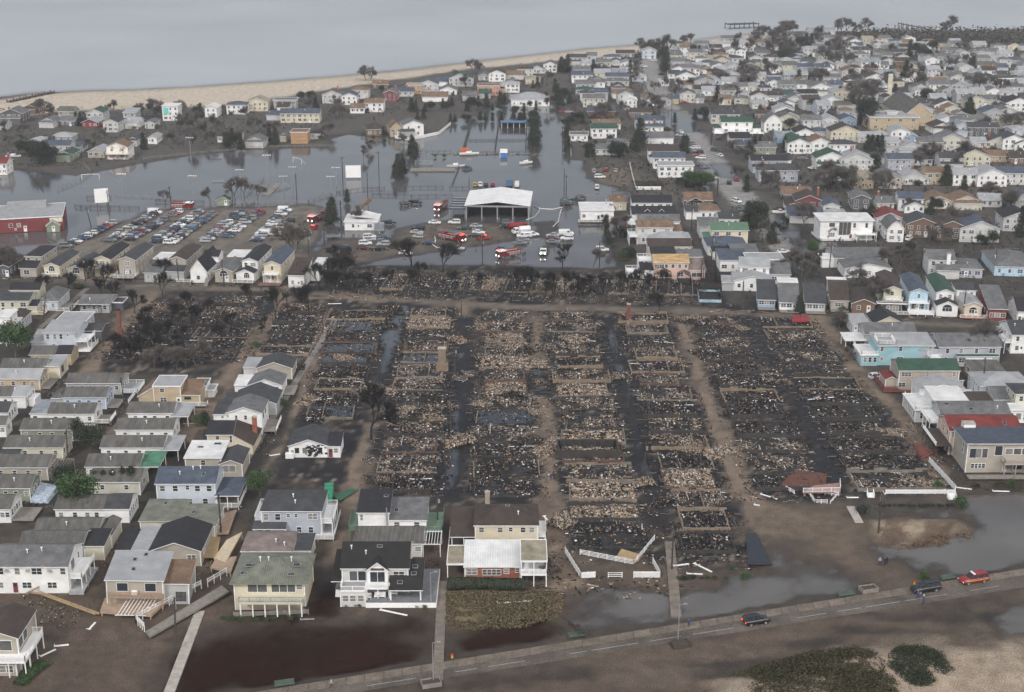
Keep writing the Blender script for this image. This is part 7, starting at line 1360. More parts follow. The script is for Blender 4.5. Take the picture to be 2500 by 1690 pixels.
def foundation(cx, cy, W, D, kind, label, rot=0.0):
    r = thing('burned_foundation', (cx, cy, 0), R(rot), label, 'burned foundation', 'burned house foundations'); m = q.choice(FW if kind != 'char' else FW[1:3] + FW[2:3]); h = q.uniform(.4, 1.15); t = .28
    if kind in ('heap',) and q.random() < .5: h *= .5
    for (a, c, e, g) in ((-W/2, W/2, -D/2, -D/2 + t), (-W/2, W/2, D/2 - t, D/2), (-W/2, -W/2 + t, -D/2 + t + .01, D/2 - t - .01), (W/2 - t, W/2, -D/2 + t + .01, D/2 - t - .01)):
        if q.random() < (.4 if e > -D/2 else .15): continue
        b = MB(); s = q.uniform(.7, 1.1); n = 6; lo_ = .65 if e < -D/2 + .1 else .25
        for i in range(n):           # broken tops
            if c - a > e * 0 + g - e: b.box(a + (c-a)*i/n, a + (c-a)*(i+1)/n - .01, e, g, -.3, h * s * q.uniform(lo_, 1.05))
            else: b.box(a, c, e + (g-e)*i/n, e + (g-e)*(i+1)/n - .01, -.3, h * s * q.uniform(lo_, 1.05))
        b.build('foundation_wall', m, r)
    if q.random() < .55: x = q.uniform(-.25, .25) * W; b = MB(); b.box(x - .1, x + .1, -D/2 + .3, D/2 - .3, -.2, h * .8); b.build('inner_wall', m, r)
    b = MB(); b.poly([(-W/2 + .3, -D/2 + .3, .06), (W/2 - .3, -D/2 + .3, .06), (W/2 - .3, D/2 - .3, .06), (-W/2 + .3, D/2 - .3, .06)])
    if kind == 'water': b.build('standing_water', POOL, r); o = new_obj('rubble', SCAT[1], r); o.scale = (W / 26, D / 18, .5); o['kind'] = 'stuff'
    else:
        b.build('floor', ASHF, r); o = new_obj('rubble', q.choice(RUB[kind]), r); o['kind'] = 'stuff'
        o.scale = (W / 14 * q.choice((-.97, .97)), D / 7 * q.choice((-.97, .97)), q.uniform(.7, 1.2))
    return r
COLS = [('first long column from left', (745,890,705), (690,795,955), dict(char=6, water=4, mix=3)), ('second long column from left', (925,1030,700), (835,1005,1120), dict(mix=6, water=2, heap=1, char=4)),
    ('third long column from left', (1090,1195,708), (1065,1225,1130), dict(mix=6, heap=2, water=2, char=3)), ('fourth long column from left', (1232,1350,708), (1280,1490,1245), dict(heap=6, mix=5, char=2)),
    ('fifth long column from left', (1400,1515,712), (1545,1692,1265), dict(heap=2, mix=6, char=4)), ('sixth long column from left', (1560,1675,716), (1715,1885,1120), dict(char=6, mix=4)),
    ('rightmost long column', (1705,1835,722), (1945,2140,1115), dict(char=8, mix=3)), ('short column at far left', (345,450,685), (205,370,825), dict(char=6, mix=2)), ('second short column from left', (480,600,672), (400,545,825), dict(mix=4, char=4)), ('third short column from left', (628,742,690), (575,702,810), dict(char=5, mix=2))]
for nm, tp, bt, kw in COLS:
    (xl0, yt), (xr0, _) = at('v', tp[0], tp[2]), at('v', tp[1], tp[2]); (xl1, yb), (xr1, _) = at('v', bt[0], bt[2]), at('v', bt[1], bt[2])
    n = max(2, round((yt - yb) / 10.3)); ks, ws = zip(*kw.items())
    for i in range(n):
        f = (i + .5) / n; y = yb + (yt - yb) * f; xl = xl1 + (xl0 - xl1) * f; xr = xr1 + (xr0 - xr1) * f; kind = q.choices(ks, ws)[0]
        ord_ = ORDW[i] if i < len(ORDW) else f'{i + 1}th' if False else 'far'
        foundation((xl + xr) / 2 + q.uniform(-.6, .6), y + q.uniform(-.5, .5), (xr - xl) * q.uniform(.72, 1.0), 10.3 * q.uniform(.76, .97), kind, f'burned foundation {KD[kind]}, {ord_} from front, {nm}', q.uniform(-2.5, 2.5))
        o = new_obj('scattered_debris', q.choice(SCAT)); o.location = ((xl + xr) / 2, y, 0); o.scale = (q.choice((-1, 1)) * (xr - xl + 4) / 22, .8, .8); tag(o, kind='stuff'); FOUND += 1
x0, y0 = at('v', 760, 640); x1, y1 = at('v', 1600, 655)
for i in range(15):
    f = (i + .5) / 15; kind = q.choices(('mix', 'char', 'heap'), (3, 7, .5))[0]; x = x0 + (x1 - x0) * f; y = y0 + (y1 - y0) * f
    foundation(x, y, 7.4, 17, kind, f'burned foundation {KD[kind]}, {ORDW[i]} from left beyond cross street', -6)
    for dy in (-12, 10): o = new_obj('scattered_debris', q.choice(SCAT)); o.location = (x, y + dy, 0); o.rotation_euler.z = R(85); o.scale = (.6, .6, .8); tag(o, kind='stuff')
for i in range(70):
    nm, tp, bt, kw = q.choice(COLS[:7]); f = q.random(); (xa, ya), (xb, yb) = at('v', q.choice(tp[:2]), tp[2]), at('v', q.choice(bt[:2]), bt[2]); o = new_obj('scattered_debris', q.choice(RUB[q.choice(('heap', 'mix', 'char'))])); s_ = q.uniform(.3, .7)
    o.location = (xa + (xb - xa) * f + q.gauss(0, 3), ya + (yb - ya) * f, 0); o.rotation_euler.z = q.uniform(0, 3); o.scale = (s_, s_ * 1.2, q.uniform(.7, 1.6)); tag(o, kind='stuff')
# big open cellar with the person in yellow beside it
x0, y0 = at('i', 1535, 1425); x1, _ = at('i', 1945, 1425); _, y1 = at('i', 1535, 1348); W, D = x1 - x0, y1 - y0; r = thing('burned_foundation', ((x0 + x1) / 2, (y0 + y1) / 2, 0), 0, 'deep black open cellar box with partition ribs near the person in yellow', 'burned foundation', 'burned house foundations')
for (a, c, e, g) in ((-W/2, W/2, -D/2, -D/2 + .3), (-W/2, W/2, D/2 - .3, D/2), (-W/2, -W/2 + .3, -D/2 + .31, D/2 - .31), (W/2 - .3, W/2, -D/2 + .31, D/2 - .31)): b = MB(); b.box(a, c, e, g, 0, 2.1); b.build('cellar_wall', FW[2], r)
b = MB(); b.poly([(-W/2, -D/2, .1), (W/2, -D/2, .1), (W/2, D/2, .1), (-W/2, D/2, .1)]); b.build('floor', CHAR, r); b = MB()
for i in range(8): x = -W/2 + W * (i + .5) / 8; b.box(x - .1, x + .1, D/2 - .7, D/2 - .32, 0, 2)
build_each(b, 'rib', FW[2], r); o = new_obj('rubble', RUB['mix'][1], r); o.scale = (W/16, D/9, .6); o['kind'] = 'stuff'
# standing chimneys and walls
def stack(k, u, v, h, w_, m, label, top=None):
    x, y = at(k, u, v); r = thing('chimney_stack', (x, y, 0), 0, label, 'chimney'); b = MB(); b.box(-w_, w_, -w_*.7, w_*.7, 0, h*.35); b.build('base', m, r); b = MB(); b.box(-w_*.6, w_*.6, -w_*.45, w_*.45, h*.35, h); b.build('shaft', m, r); b = MB(); b.box(-w_*.7, w_*.7, -w_*.55, w_*.55, h, h + .25); b.build('cap', CHAR if top else CONC, r)
DBR = mat('scorched_brick', (.16, .06, .045), .9, .3, 1.5); stack('e', 805, 735, 8.6, .8, DBR, 'tall red brick chimney standing alone in the left burned lots', 1); stack('i', 765, 830, 6.0, 1.6, FW[1], 'broken tan brick chimney wall in the second burned column'); stack('i', 2008, 490, 4.5, .8, DBR, 'short brick chimney at the top of the fifth burned column')
for (u, v) in ((1280, 1320), (1195, 1500), (1735, 1450)): x, y = at('i', u, v); r = thing('boiler', (x, y, 0), 0, 'upright black burned boiler box among the rubble', 'boiler', 'burned boilers'); r['auto'] = 1; b = MB(); b.box(-.55, .55, -.5, .5, 0, 1.6); b.build('casing', CHAR, r); b = MB(); b.box(-.45, .45, -.52, -.505, .3, 1.0); b.build('door', mat('rusted_steel', (.1, .05, .03), .8), r)
# walls, decks and railings left round the burned lots
plat('burned_deck', 'h', [(480, 700), (635, 700), (535, 492), (470, 495)], .7, .3, mat('charcoal_deck', (.025, .03, .04), .7), 'long black charred deck at the lower end of the fifth burned column')
plat('burned_deck', 'h', [(690, 180), (1000, 185), (1010, 100), (800, 75)], .5, .3, mat('burnt_red_floor', (.11, .045, .03), .85), 'scorched red-brown floor slab with black burn ring behind the broken white porch')
plat('broken_porch', 'h', [(850, 225), (1100, 220), (1095, 160), (920, 180)], .9, .25, mat('pinkish_deck', (.3, .17, .15), .8), 'pinkish porch deck with white railings torn from the sixth burned column', rail=(0, 1))
for i, (p0, p1, h_) in enumerate([((885, 235), (930, 300), .8), ((930, 300), (1010, 300), .9), ((950, 235), (1085, 250), .9), ((1030, 300), (1085, 240), .7), ((735, 205), (790, 235), .8)]): rail_fence('broken_railing', 'h', [p0, p1], f'white broken railing section {["lying left of", "fallen in front of", "leaning below", "crossed at right of", "far left of"][i]} the pinkish porch', h_, WVINYL, pick=.25, gap=1.6)
rail_fence('white_railing', 'g', [(1685, 640), (2045, 710), (2180, 545)], 'long bent white deck railing round the tan deck scrap, front of fourth column', 1.1, WVINYL, rails=4, gap=1.8); rail_fence('white_fence', 'g', [(1585, 630), (1690, 800), (1785, 795)], 'white board fence run bent at the sandy path corner', 1.3, WVINYL, panel=1, rails=3, gap=1.6)
rail_fence('white_fence', 'g', [(1872, 795), (1965, 795)], 'short collapsed white fence panel with crossed boards', 1.1, WVINYL, rails=3, gap=2); rail_fence('white_fence', 'g', [(2042, 795), (2222, 795), (2170, 700)], 'white fence panel and bent return at the paved walk', 1.3, WVINYL, panel=1, rails=3, gap=1.8)
plat('deck_scrap', 'g', [(1925, 660), (2070, 680), (2100, 640), (1960, 605)], .4, .15, WOODY, 'yellow-brown deck scrap inside the bent white railing', tilt=(2, 3))
rail_fence('white_railing', 'h', [(1690, 25), (1865, 215)], 'white porch wall sloping down along the right end of the last burned lot', 1.3, WVINYL, panel=1, rails=2, gap=1.8); rail_fence('white_railing', 'h', [(1400, 235), (1860, 235)], 'long white porch edge in front of the last burned lot', 1.0, WVINYL, panel=1, gap=2.2)
def steps(k, u, v, label, n=5, w_=1.6):
    x, y = at(k, u, v); r = thing('steps', (x, y, 0), 0, label, 'steps')
    for i in range(n): b = MB(); b.box(-w_/2, w_/2, -.28*i, -.28*i + .27, 0, .18*(n - i)); b.build('step', WVINYL, r)
    for s in (-1, 1): b = MB(); rail_run(b, (s*w_/2, 0, .8), (s*w_/2, -.28*n, .1), .8, .3); b.build('railing', WVINYL, r)
steps('h', 1835, 260, 'white steps at the right corner of the last burned lot'); steps('h', 1295, 250, 'small white steps at the left corner of the last burned lot', 4, 1.3)
plat('red_deck', 'd', [(775, 915), (900, 915), (880, 875), (780, 875)], .8, .3, mat('bright_red_deck', (.24, .03, .035), .7), 'bright red deck remnant at the top of the rightmost burned column', rail=None)
plat('red_deck', 'l', [(940, 1180), (1040, 1340), (1195, 1265), (960, 1130)], .5, .3, mat('orange_red_deck', (.2, .06, .045), .8), 'orange-red railed deck scrap at the right end of the burned lots'); rail_fence('red_railing', 'l', [(1195, 1265), (1040, 1345), (960, 1215)], 'orange-red railing round the deck scrap at right', .9, mat('orange_red_deck', (.2, .06, .045), .8), rails=3)
plat('roofing_sheet', 'g', [(30, 250), (85, 275), (205, 205), (150, 200)], .5, .1, mat('green_sheet', (.035, .1, .06), .6), 'dark green roofing sheet lying at the burned edge', 'panel', tilt=(3, 3))
def stair_tower():
    x, y = at('f', 2190, 285); r = thing('green_stair', (x, y, 0), 0, 'bright green wooden stair block beside the lavender-grey house', 'stairs'); g_ = mat('bright_green_paint', (.04, .26, .15), .6)
    for i in range(4): b = MB(); b.box(-.9, .9, -.5 + i * .9, .3 + i * .9, 0, 1.2 + .55 * i); b.build('step', g_, r)
stair_tower()
# loose white boards and scraps in front
qq = random.Random(12); wl = MB(); SCR = []
for (k, u, v, L, a, m_, lb) in (('h', 180, 730, 4.5, -50, WVINYL, 'white board lying on the sand'), ('h', 125, 772, 3, -5, WVINYL, 'white board lying on the sand'), ('h', 35, 712, 3.2, 15, WVINYL, 'white board lying on the sand'), ('g', 440, 1030, 5.4, -22, WVINYL, 'white board lying on the sand'), ('g', 1250, 960, 6.5, 8, WVINYL, 'white crumpled sheet on the dune grass'), ('g', 1465, 410, 3.6, -70, WVINYL, 'white board lying on the sand'), ('h', 620, 255, 4, -40, WVINYL, 'white board lying on the sand'), ('h', 1920, 200, 3.4, -18, WVINYL, 'white board lying on the sand'), ('f', 410, 1250, 2.4, 12, WVINYL, 'white board lying on the sand'), ('f', 320, 1300, 3, 50, WVINYL, 'white board lying on the sand'), ('f', 615, 1120, 2.5, 80, WVINYL, 'white board lying on the sand'), ('h', 2170, 220, 3.5, -4, WVINYL, 'white board lying on the sand'), ('h', 1180, 262, 2.5, 2, WVINYL, 'white board lying on the sand'), ('g', 1770, 850, 2.2, -20, WOODT, 'short brown plank on the sand'), ('f', 2050, 1075, 2.5, 5, METAL, 'grey metal sheet by the flower bed'), ('p', 340, 905, 3.5, 3, WOODT, 'brown broken planks on the sandy path'), ('p', 1400, 1300, 2.4, 25, WVINYL, 'white overturned boat-shaped tub on the burned path'), ('v', 760, 690, 4, 5, WVINYL, 'white board lying on the sand'), ('h', 540, 312, 1.2, -20, WVINYL, 'white scrap on the sandy track')):
    x, y = at(k, u, v); r = thing('loose_board', (x, y, .12), R(a), lb, 'board', 'boards and sheets scattered by the storm'); r['auto'] = 1; b = MB(); b.box(-L/2, L/2, -.18, .18, -.08, .04); b.box(-L/2, -L/2 + .12, -.4, .5, .02, .1); b.build('board', m_, r)
# ================================================================== CARS
q = random.Random(21)
def wcol(): return q.choice('wwwwwwwssssssgggkkkkkbbbuuemtr')
LOTROWS = [('q', 815, 655, 1440, 335, 10, 'edge row of sand lot'), ('q', 1330, 600, 1980, 205, 17, 'first double row of sand lot, left'), ('q', 1570, 590, 2260, 195, 18, 'first double row of sand lot, right'),
    ('r', -120, 600, 450, 195, 17, 'second double row of sand lot, left'), ('r', 70, 610, 650, 205, 17, 'second double row of sand lot, right'), ('r', 505, 595, 985, 200, 15, 'third double row of sand lot, left'),
    ('r', 785, 530, 1170, 235, 12, 'third double row of sand lot, right'), ('r', 1150, 585, 1550, 170, 14, 'last row of sand lot, left'), ('r', 1385, 520, 1600, 305, 5, 'last row of sand lot, right')]
for k, u0, v0, u1, v1, n, lb in LOTROWS:
    for i in range(n):
        f = (i + q.uniform(.3, .7)) / n
        if q.random() < .06: continue
        x, y = at(k, u0 + (u1 - u0) * f, v0 + (v1 - v0) * f); kd = q.choices(('sedan', 'suv', 'hatch', 'van', 'pickup'), (9, 7, 3, 1, 1))[0]; c_ = wcol()
        car(kd, x, y, q.choice((0, 180)) - 6 + q.uniform(-3, 3), c_, 'cars in the sandy car park', f'{CWORD[c_]} {KWORD[kd]} in {lb}')
x, y = at('r', 1190, 215); car('pickup', x, y, 172, 'r', 'cars in the sandy car park', 'red pickup truck at the top of the third double row')
MID = '''b 715 1085 sedan w -5;845 1085 suv w 175;605 1125 suv k 170;595 1150 sedan s -8;605 1178 hatch s 165;675 1222 sedan b 0;280 1182 suv w 8;278 1198 sedan s 6;252 1226 suv w 6;378 1186 sedan b 8;368 1212 hatch g 4;372 1232 suv s 180;242 1257 suv m 5;338 1262 suv k 184;95 1247 suv k 12;38 1178 sedan g 14;115 1120 sedan e 3;405 1087 pickup k 5;520 962 suv k 20;585 950 pickup k -15;912 1122 sedan e 178;992 1108 sedan s -6;1003 1130 hatch g 175;1008 1150 sedan w -10;985 1172 sedan k 6;885 1172 sedan s -8;870 1257 sedan s -6;1205 1087 suv g -5;1195 1113 sedan k 175;1290 1090 suv b -5;1165 1263 sedan k -6;1302 1200 sedan g 4;1287 1222 sedan g 2;1368 1167 suv w 12;1502 1170 sedan s 178;1497 1190 sedan m 2;1502 1214 sedan g -2;1592 1160 van w 0;1597 1192 suv w 175;1832 1268 suv w -4;1590 932 sedan e 10;1592 948 sedan u 10;1596 966 suv k 8;1668 935 pickup e 14;1690 912 sedan m 8;1797 848 suv w 88;1818 780 suv w -4;1777 740 hatch s 90;1821 740 sedan g 85;1861 733 hatch r 80;1925 737 sedan s 80;932 717 sedan b -8;1018 832 suv w 92;1056 832 sedan b 90;1102 832 sedan r 90;985 832 hatch y 88;520 1290 sedan w -10;1264 835 van w 88
c 35 805 sedan w 100;30 830 suv s 160;60 855 sedan k 150;95 885 sedan g 165;115 912 sedan w 168;150 945 suv k 170;155 962 sedan r 172;165 980 suv w 172;175 1030 sedan b 15;195 1045 sedan u 12;250 1112 sedan w 10;265 930 suv e -20;292 962 sedan w 110;355 1147 suv k 80;402 1125 sedan r 95;405 1270 suv w -60;440 1310 sedan e 4;450 1330 sedan e 8;690 1345 pickup w 4;700 1325 suv m 2;695 1430 suv k -50;540 1320 sedan k 60;60 610 sedan r -5;630 600 van w 0;900 575 suv y 0;770 620 sedan s 0;820 620 suv s 0;1380 1310? 
d 718 460 sedan w 14;650 385 sedan r 6;2255 445 sedan k 178;1555 372 suv w 60;700 290 suv k -60;2010 1020? 
j 955 500 sedan w -10;860 560 suv w 0;860 645 suv k 0;1030 635 sedan k -10;1060 690 sedan s -10;2060 885 van w 5;90 990 sedan r 0;150 990 sedan s 0;1300 1290 sedan k 165;1320 1310 sedan g 165;1350 1330 sedan w 165
k 250 690 suv y 5;340 700 sedan w 5;130 760 sedan s 0;200 740 suv s 0;950 700 sedan w 0;2010 690 sedan b 0;2200 640 suv r 0;1210 710 sedan r 0;330 1370 sedan w 5;230 1280 sedan g 2
l 460 330 hatch w 20'''
for line in MID.split('\n'):
    k, rest = line.split(' ', 1)
    for e in rest.split(';'):
        p = e.split()
        if len(p) < 5: continue
        x, y = at(k, float(p[0]), float(p[1])); car(p[2], x, y, float(p[4]), p[3], 'cars left standing about the flooded streets and yards')
# three vehicles on the front road
x, y = at('h', 535, 1100); c = car('suv', x, y, 17, 'k', None, 'black sport utility car driving along the front road, brake lights on')
for o in KIDS_OF(c):
    if o.name.startswith('tail'): o.data = o.data.copy(); o.data.materials[0] = emit('brake_light', (1, .03, .02), 3)
x, y = at('h', 1665, 885); c = car('suv', x, y, 197, 'k', None, 'long black sport utility car stopped on the front road by two people'); c.scale = (1.18, 1.05, 1.08)
x, y = at('h', 1985, 825); c = car('suv', x, y, 197, 'r', None, 'red fire department car with light bar on the front road at right'); c.scale = (1.18, 1.05, 1.08)
b = MB(); b.box(.1, .4, -.6, .6, 1.76, 1.92); b.build('light_bar', WVINYL, c); b = MB()
for s in (-1, 1): b.box(-2.1, 1.9, s*.945 - .01, s*.945 + .01, .78, .88)
b.build('stripe', mat('yellow_stripe', (.6, .45, .08), .4), c)
for o in KIDS_OF(c):
    if o.name.startswith('head'): o.data = o.data.copy(); o.data.materials[0] = LITW
# fire engines and trucks
def fe(k, u, v, *a, **kw): x, y = at(k, u, v); return fire_engine(x, y, *a, **kw)
fe('b', 1205, 1305, 212, 'fire engine with white cab roof and lit lamps standing in the flood'); fe('b', 830, 1195, -38, 'ladder fire engine parked aslant between cars in the yard', ladder=True, lit=True, roofw=False)
fe('r', 1945, 300, 245, 'ladder fire engine facing the camera beside the sandy car park', ladder=True, roofw=True); fe('b', 757, 985, 255, 'ladder fire engine beside the canopy of the fire station', ladder=True); fe('r', 240, 155, -4, 'fire engine with white cab at the top of sand lot', lit=False)
x, y = at('r', 1880, 425); c = car('suv', x, y, 240, 'r', None, 'red fire chief car with glowing beacons in front of the ladder engine'); b = MB(); b.box(-.2, .2, -.6, .6, 1.77, 1.95); b.build('light_bar', LITR, c)
x, y = at('r', 1797, 495); car('suv', x, y, 245, 'w', None, 'white van-like car facing the camera below the red chief car')
x, y = at('b', 1047, 1192); c = car('pickup', x, y, 25, 'r', None, 'red pickup truck with flashing beacon in the flooded yard'); b = MB(); b.box(.2, .5, -.6, .6, 1.75, 1.92); b.build('light_bar', LITR, c)
def truck(k, u, v, deg, cab, box, label, L=7.5, kind='box', lit=False):
    x, y = at(k, u, v); r = thing('truck', (x, y, 0), R(deg), label, 'truck', 'working trucks'); h = L/2; b = MB(); b.box(h - 2, h - .5, -1.1, 1.1, .6, 2.3); b.box(h - .5, h + .3, -1.05, 1.05, .6, 1.4); b.build('cab', cab, r)
    g = MB(); g.box(h - .52, h - .485, -.95, .95, 1.45, 2.1); g.box(h - 1.7, h - .7, -1.12, -1.105, 1.45, 2.05); g.box(h - 1.7, h - .7, 1.105, 1.12, 1.45, 2.05); g.build('window', GLASS, r); b = MB()
    if kind == 'tank': b.tube([(-h, 0, 1.7), (-h + .2, 0, 1.7), (h - 2.4, 0, 1.7), (h - 2.2, 0, 1.7)], [.8, 1.1, 1.1, .8], 12); b.box(-h, h - 2.1, -.5, .5, .5, .8)
    elif kind == 'flat': b.box(-h, h - 2.1, -1.15, 1.15, .8, 1.05); b.box(h - 2.5, h - 2.2, -1.1, 1.1, 1.05, 2.3); b.box(-h + .5, -h + 2.5, -.8, .8, 1.05, 1.9)
    else: b.box(-h, h - 2.1, -1.2, 1.2, .7, 3.0)
    b.build('load_bed', box, r)
    for s in (-1, 1): q_ = MB(); q_.box(h + .29, h + .33, s*.75 - .16, s*.75 + .16, .8, 1.05); q_.build('headlight', LITW if lit else LAMPW, r)
    wm = wheel_mesh(.48, .3)
    for wx in (h - 1, -h + 1.2):
        for s in (-1, 1): o = new_obj('wheel', wm, r); o.location = (wx, s * .98, .48)
    return r
WP = mat('white_truck_paint', (.68, .68, .67), .4, .1); truck('b', 1445, 1280, 262, WP, WOODD, 'white flatbed truck driving through the flood with lit headlamps', 7.5, 'flat', True); truck('b', 1270, 1122, 20, RED, RED, 'red tank truck parked among cars in the yard', 7.5, 'tank'); truck('b', 1295, 1150, 200, WP, WP, 'white cement-mixer-like truck between the red tanker and a white van', 6.5, 'tank'); truck('b', 1213, 832, 85, mat('blue_paint', (.08, .14, .25), .4), mat('blue_paint', (.08, .14, .25), .4), 'blue box truck behind the fire station', 6)
x, y = at('b', 1310, 1175); c = car('van', x, y, 186, 'w', None, 'white van with dark blue lettering in the flooded yard')
b = MB(); b.box(-2, -.2, .972, .985, 1.45, 1.75); b.box(-1.7, -.5, .972, .985, 1.2, 1.32); b.build('lettering', mat('blue_lettering', (.05, .07, .22), .5), c)
truck('b', 122, 1290, 75, BLACKP, BLACKP, 'small black box truck at the edge of the burned strip', 5)
truck('k', 2285, 575, 250, WP, WP, 'truck with glaring headlamps at the far right edge', 6, 'box', True)
# yellow buoys / barrels line, boats
def boat(k, u, v, L, deg, label, cover=False, z=.0):
    x, y = at(k, u, v); r = thing('boat', (x, y, z), R(deg), label, 'boat', 'stranded boats'); b = MB(); st = [(-.5, .26, .0), (-.3, .3, 0), (.1, .3, 0), (.35, .2, .06), (.5, .02, .22)]; n0 = 0
    for (f, hw, zb) in st: w_ = hw * L * .5; b.v += [(f*L, -w_, .95 + zb), (f*L, -w_*.75, .3 + zb), (f*L, 0, .12 + zb), (f*L, w_*.75, .3 + zb), (f*L, w_, .95 + zb)]
    for i in range(4):
        for j in range(4): b.f.append((i*5+j, (i+1)*5+j, (i+1)*5+j+1, i*5+j+1)); b.m.append(0)
    b.f.append((4, 3, 2, 1, 0)); b.m.append(0); b.build('hull', WVINYL, r); b = MB(); t = [(f*L, s*hw*L*.5, .96 + zb) for f, hw, zb in st for s in (-1, 1)]
    for i in range(4): b.poly([t[2*i], t[2*i+2], t[2*i+3], t[2*i+1]])
    b.build('deck', WVINYL if cover else GREYP, r); b = MB(); b.box(-.15*L, .12*L, -.16*L, .16*L, .97, 1.5); b.box(.1*L, .12*L, -.15*L, .15*L, 1.5, 1.8); b.build('cabin', WVINYL, r); return r
boat('b', 945, 625, 9, 8, 'long white motor boat drifted against the court fence', True); boat('b', 1325, 685, 6, 20, 'white boat floating alone in the flooded yard', True); boat('b', 855, 705, 8, 4, 'white boat lying at the end of the submerged walkway'); boat('a', 90, 640, 7, 0, 'white boat by the pines at the left shore of the flooded field')
for (u, v, lb) in ((915, 610, 'orange container behind the long white boat'),): x, y = at('b', u, v); r = thing('container', (x, y, 0), 0, lb, 'container'); b = MB(); b.box(-2, 2, -1, 1, 0, 2.2); b.build('box', mat('orange_paint', (.5, .13, .05), .5), r)
x, y = at('b', 1175, 637); r = thing('portable_toilet', (x, y, -.2), 0, 'blue and white booth standing in the flooded courts', 'booth'); b = MB(); b.box(-1.6, 1.6, -1.2, 1.2, 0, 2.2); b.build('body', mat('bright_blue', (.05, .17, .42), .5), r); b = MB(); b.box(-1.7, 1.7, -1.3, 1.3, 2.2, 3.6); b.box(-1.75, -1.55, -1.25, -1.2, 0, 2.2); b.build('top', WVINYL, r)
x, y = at('b', 1240, 440); r = thing('pavilion', (x, y, 0), 0, 'low blue-roofed pavilion at the head of the flooded courts', 'pavilion'); b = MB(); b.box(-6.5, 6.5, -2.5, 2.5, 2.6, 3); b.build('roof', mat('mid_blue_roof', (.09, .16, .3), .6), r); b = MB(); b.box(-6, 6, 1.5, 2.2, -.2, 2.6); b.build('wall', WOODD, r); b = MB()
for i in range(5): b.box(-6 + 3*i, -5.8 + 3*i, -2.3, -2.1, -.3, 2.6)
build_each(b, 'post', WHITE, r)
# score boards, bleachers, goals, docks
def board(k, u, v, w_, h_, deg, label, z=2.2):
    x, y = at(k, u, v); r = thing('scoreboard', (x, y, 0), R(deg), label, 'board'); b = MB(); b.box(-w_/2, w_/2, -.08, .08, z, z + h_); b.build('panel', WVINYL, r); b = MB()
    for s in (-.35, .35): b.box(s*w_ - .12, s*w_ + .12, .1, .3, -.7, z + h_*.8)
    build_each(b, 'post', WOODD, r)
board('a', 685, 985, 5.2, 5.5, 20, 'tall blank white board on posts in the flood, left', 2.5); board('b', 172, 785, 6.4, 5.2, 2, 'blank white board on posts standing in the flooded field', .6)
def bleacher(k, u, v, w_, deg, label, n=4):
    x, y = at(k, u, v); r = thing('bleachers', (x, y, -.2), R(deg), label, 'bleachers')
    for i in range(n): b = MB(); b.box(-w_/2, w_/2, i*.75, i*.75 + .4, .35 + i*.35, .43 + i*.35); b.build('plank', METAL, r)
    b = MB()
    for s in (-1, 0, 1): b.bar((s*w_*.45, 0, .1), (s*w_*.45, n*.75, .35 + n*.35), .08); b.bar((s*w_*.45, n*.7, -.4), (s*w_*.45, n*.7, .3 + n*.35), .08)
    b.build('frame', METAL, r)
bleacher('a', 1900, 850, 9, 58, 'metal bleachers half under water beside a floating dock'); bleacher('b', 640, 690, 8, 0, 'covered bleachers in the flood near the pine clump'); bleacher('a', 1440, 650, 5, 0, 'small low bleachers in the middle of the flooded field', 2); bleacher('a', 1455, 805, 5, 3, 'second low bleachers in the flooded field nearer the car park', 2)
plat('floating_dock', 'a', [(1750, 890), (1800, 892), (1880, 815), (1840, 812)], .15, .4, WOODG, 'flat timber dugout roof awash beside the bleachers', 'dock')
plat('walkway', 'b', [(550, 728), (850, 728), (850, 712), (555, 712)], .5, .5, WOODG, 'long timber grandstand walkway awash in the flooded field', 'walkway')
def goal(k, u, v, deg, label):
    x, y = at(k, u, v); r = thing('goal', (x, y, -.3), R(deg), label, 'goal'); b = MB(); b.bar((-3.6, 0, 0), (-3.6, 0, 2.6), .14); b.bar((3.6, 0, 0), (3.6, 0, 2.6), .14); b.bar((-3.6, 0, 2.6), (3.6, 0, 2.6), .14); b.build('frame', WVINYL, r); b = MB(); b.bar((-3.6, 0, 2.6), (-3.6, 2, 0), .08); b.bar((3.6, 0, 2.6), (3.6, 2, 0), .08); b.build('stay', WVINYL, r)
goal('a', 605, 790, 8, 'white goal frame in the flooded field by the dock fence'); goal('a', 1985, 680, -50, 'white goal frame standing in the flood at right of the field')
for (pts, lb, h_, rl_) in (([(385, 860), (540, 795), (610, 745), (560, 690)], 'yellow-topped field fence at the left end of the flood', 1.2, 2), ([(190, 715), (520, 690), (900, 660)], 'dark boundary fence in front of the pines and unfinished house', 1.1, 2), ([(960, 655), (1400, 610), (1800, 575), (2250, 570)], 'long low fence along the far side of the flooded field', 1.1, 2), ([(580, 915), (740, 912)], 'short timber fence left of the blank board', 1.2, 3), ([(500, 975), (540, 978), (930, 985)], 'long timber fence standing in the flood below the blank board', 1.2, 3), ([(955, 985), (1150, 975)], 'thin rail fence joining the car park at its top left', 1, 2), ([(1040, 940), (1360, 950)], 'timber fence in the water behind the fire engine', 1.2, 3), ([(770, 900), (1070, 912)], 'low yellowish fence awash in the flooded field', .8, 2), ([(1320, 960), (1700, 950), (2060, 940), (2210, 890), (2324, 870)], 'long rail fence between car park and flooded field', 1, 2), ([(185, 740), (290, 865)], 'dark sunken fence slanting through the flood at left', .7, 2), ([(400, 1250), (600, 1135), (760, 1065)], 'fence along the left edge of sand lot', 1.1, 2), ([(1650, 890), (1760, 790)], 'slanting yellow-topped fence by the shed', 1.0, 2)):
    rail_fence('field_fence', 'a', pts, lb, h_, WOODD if 'dark' in lb or 'timber' in lb else WOODG, rl_, 4, z=-.1, th=.09)
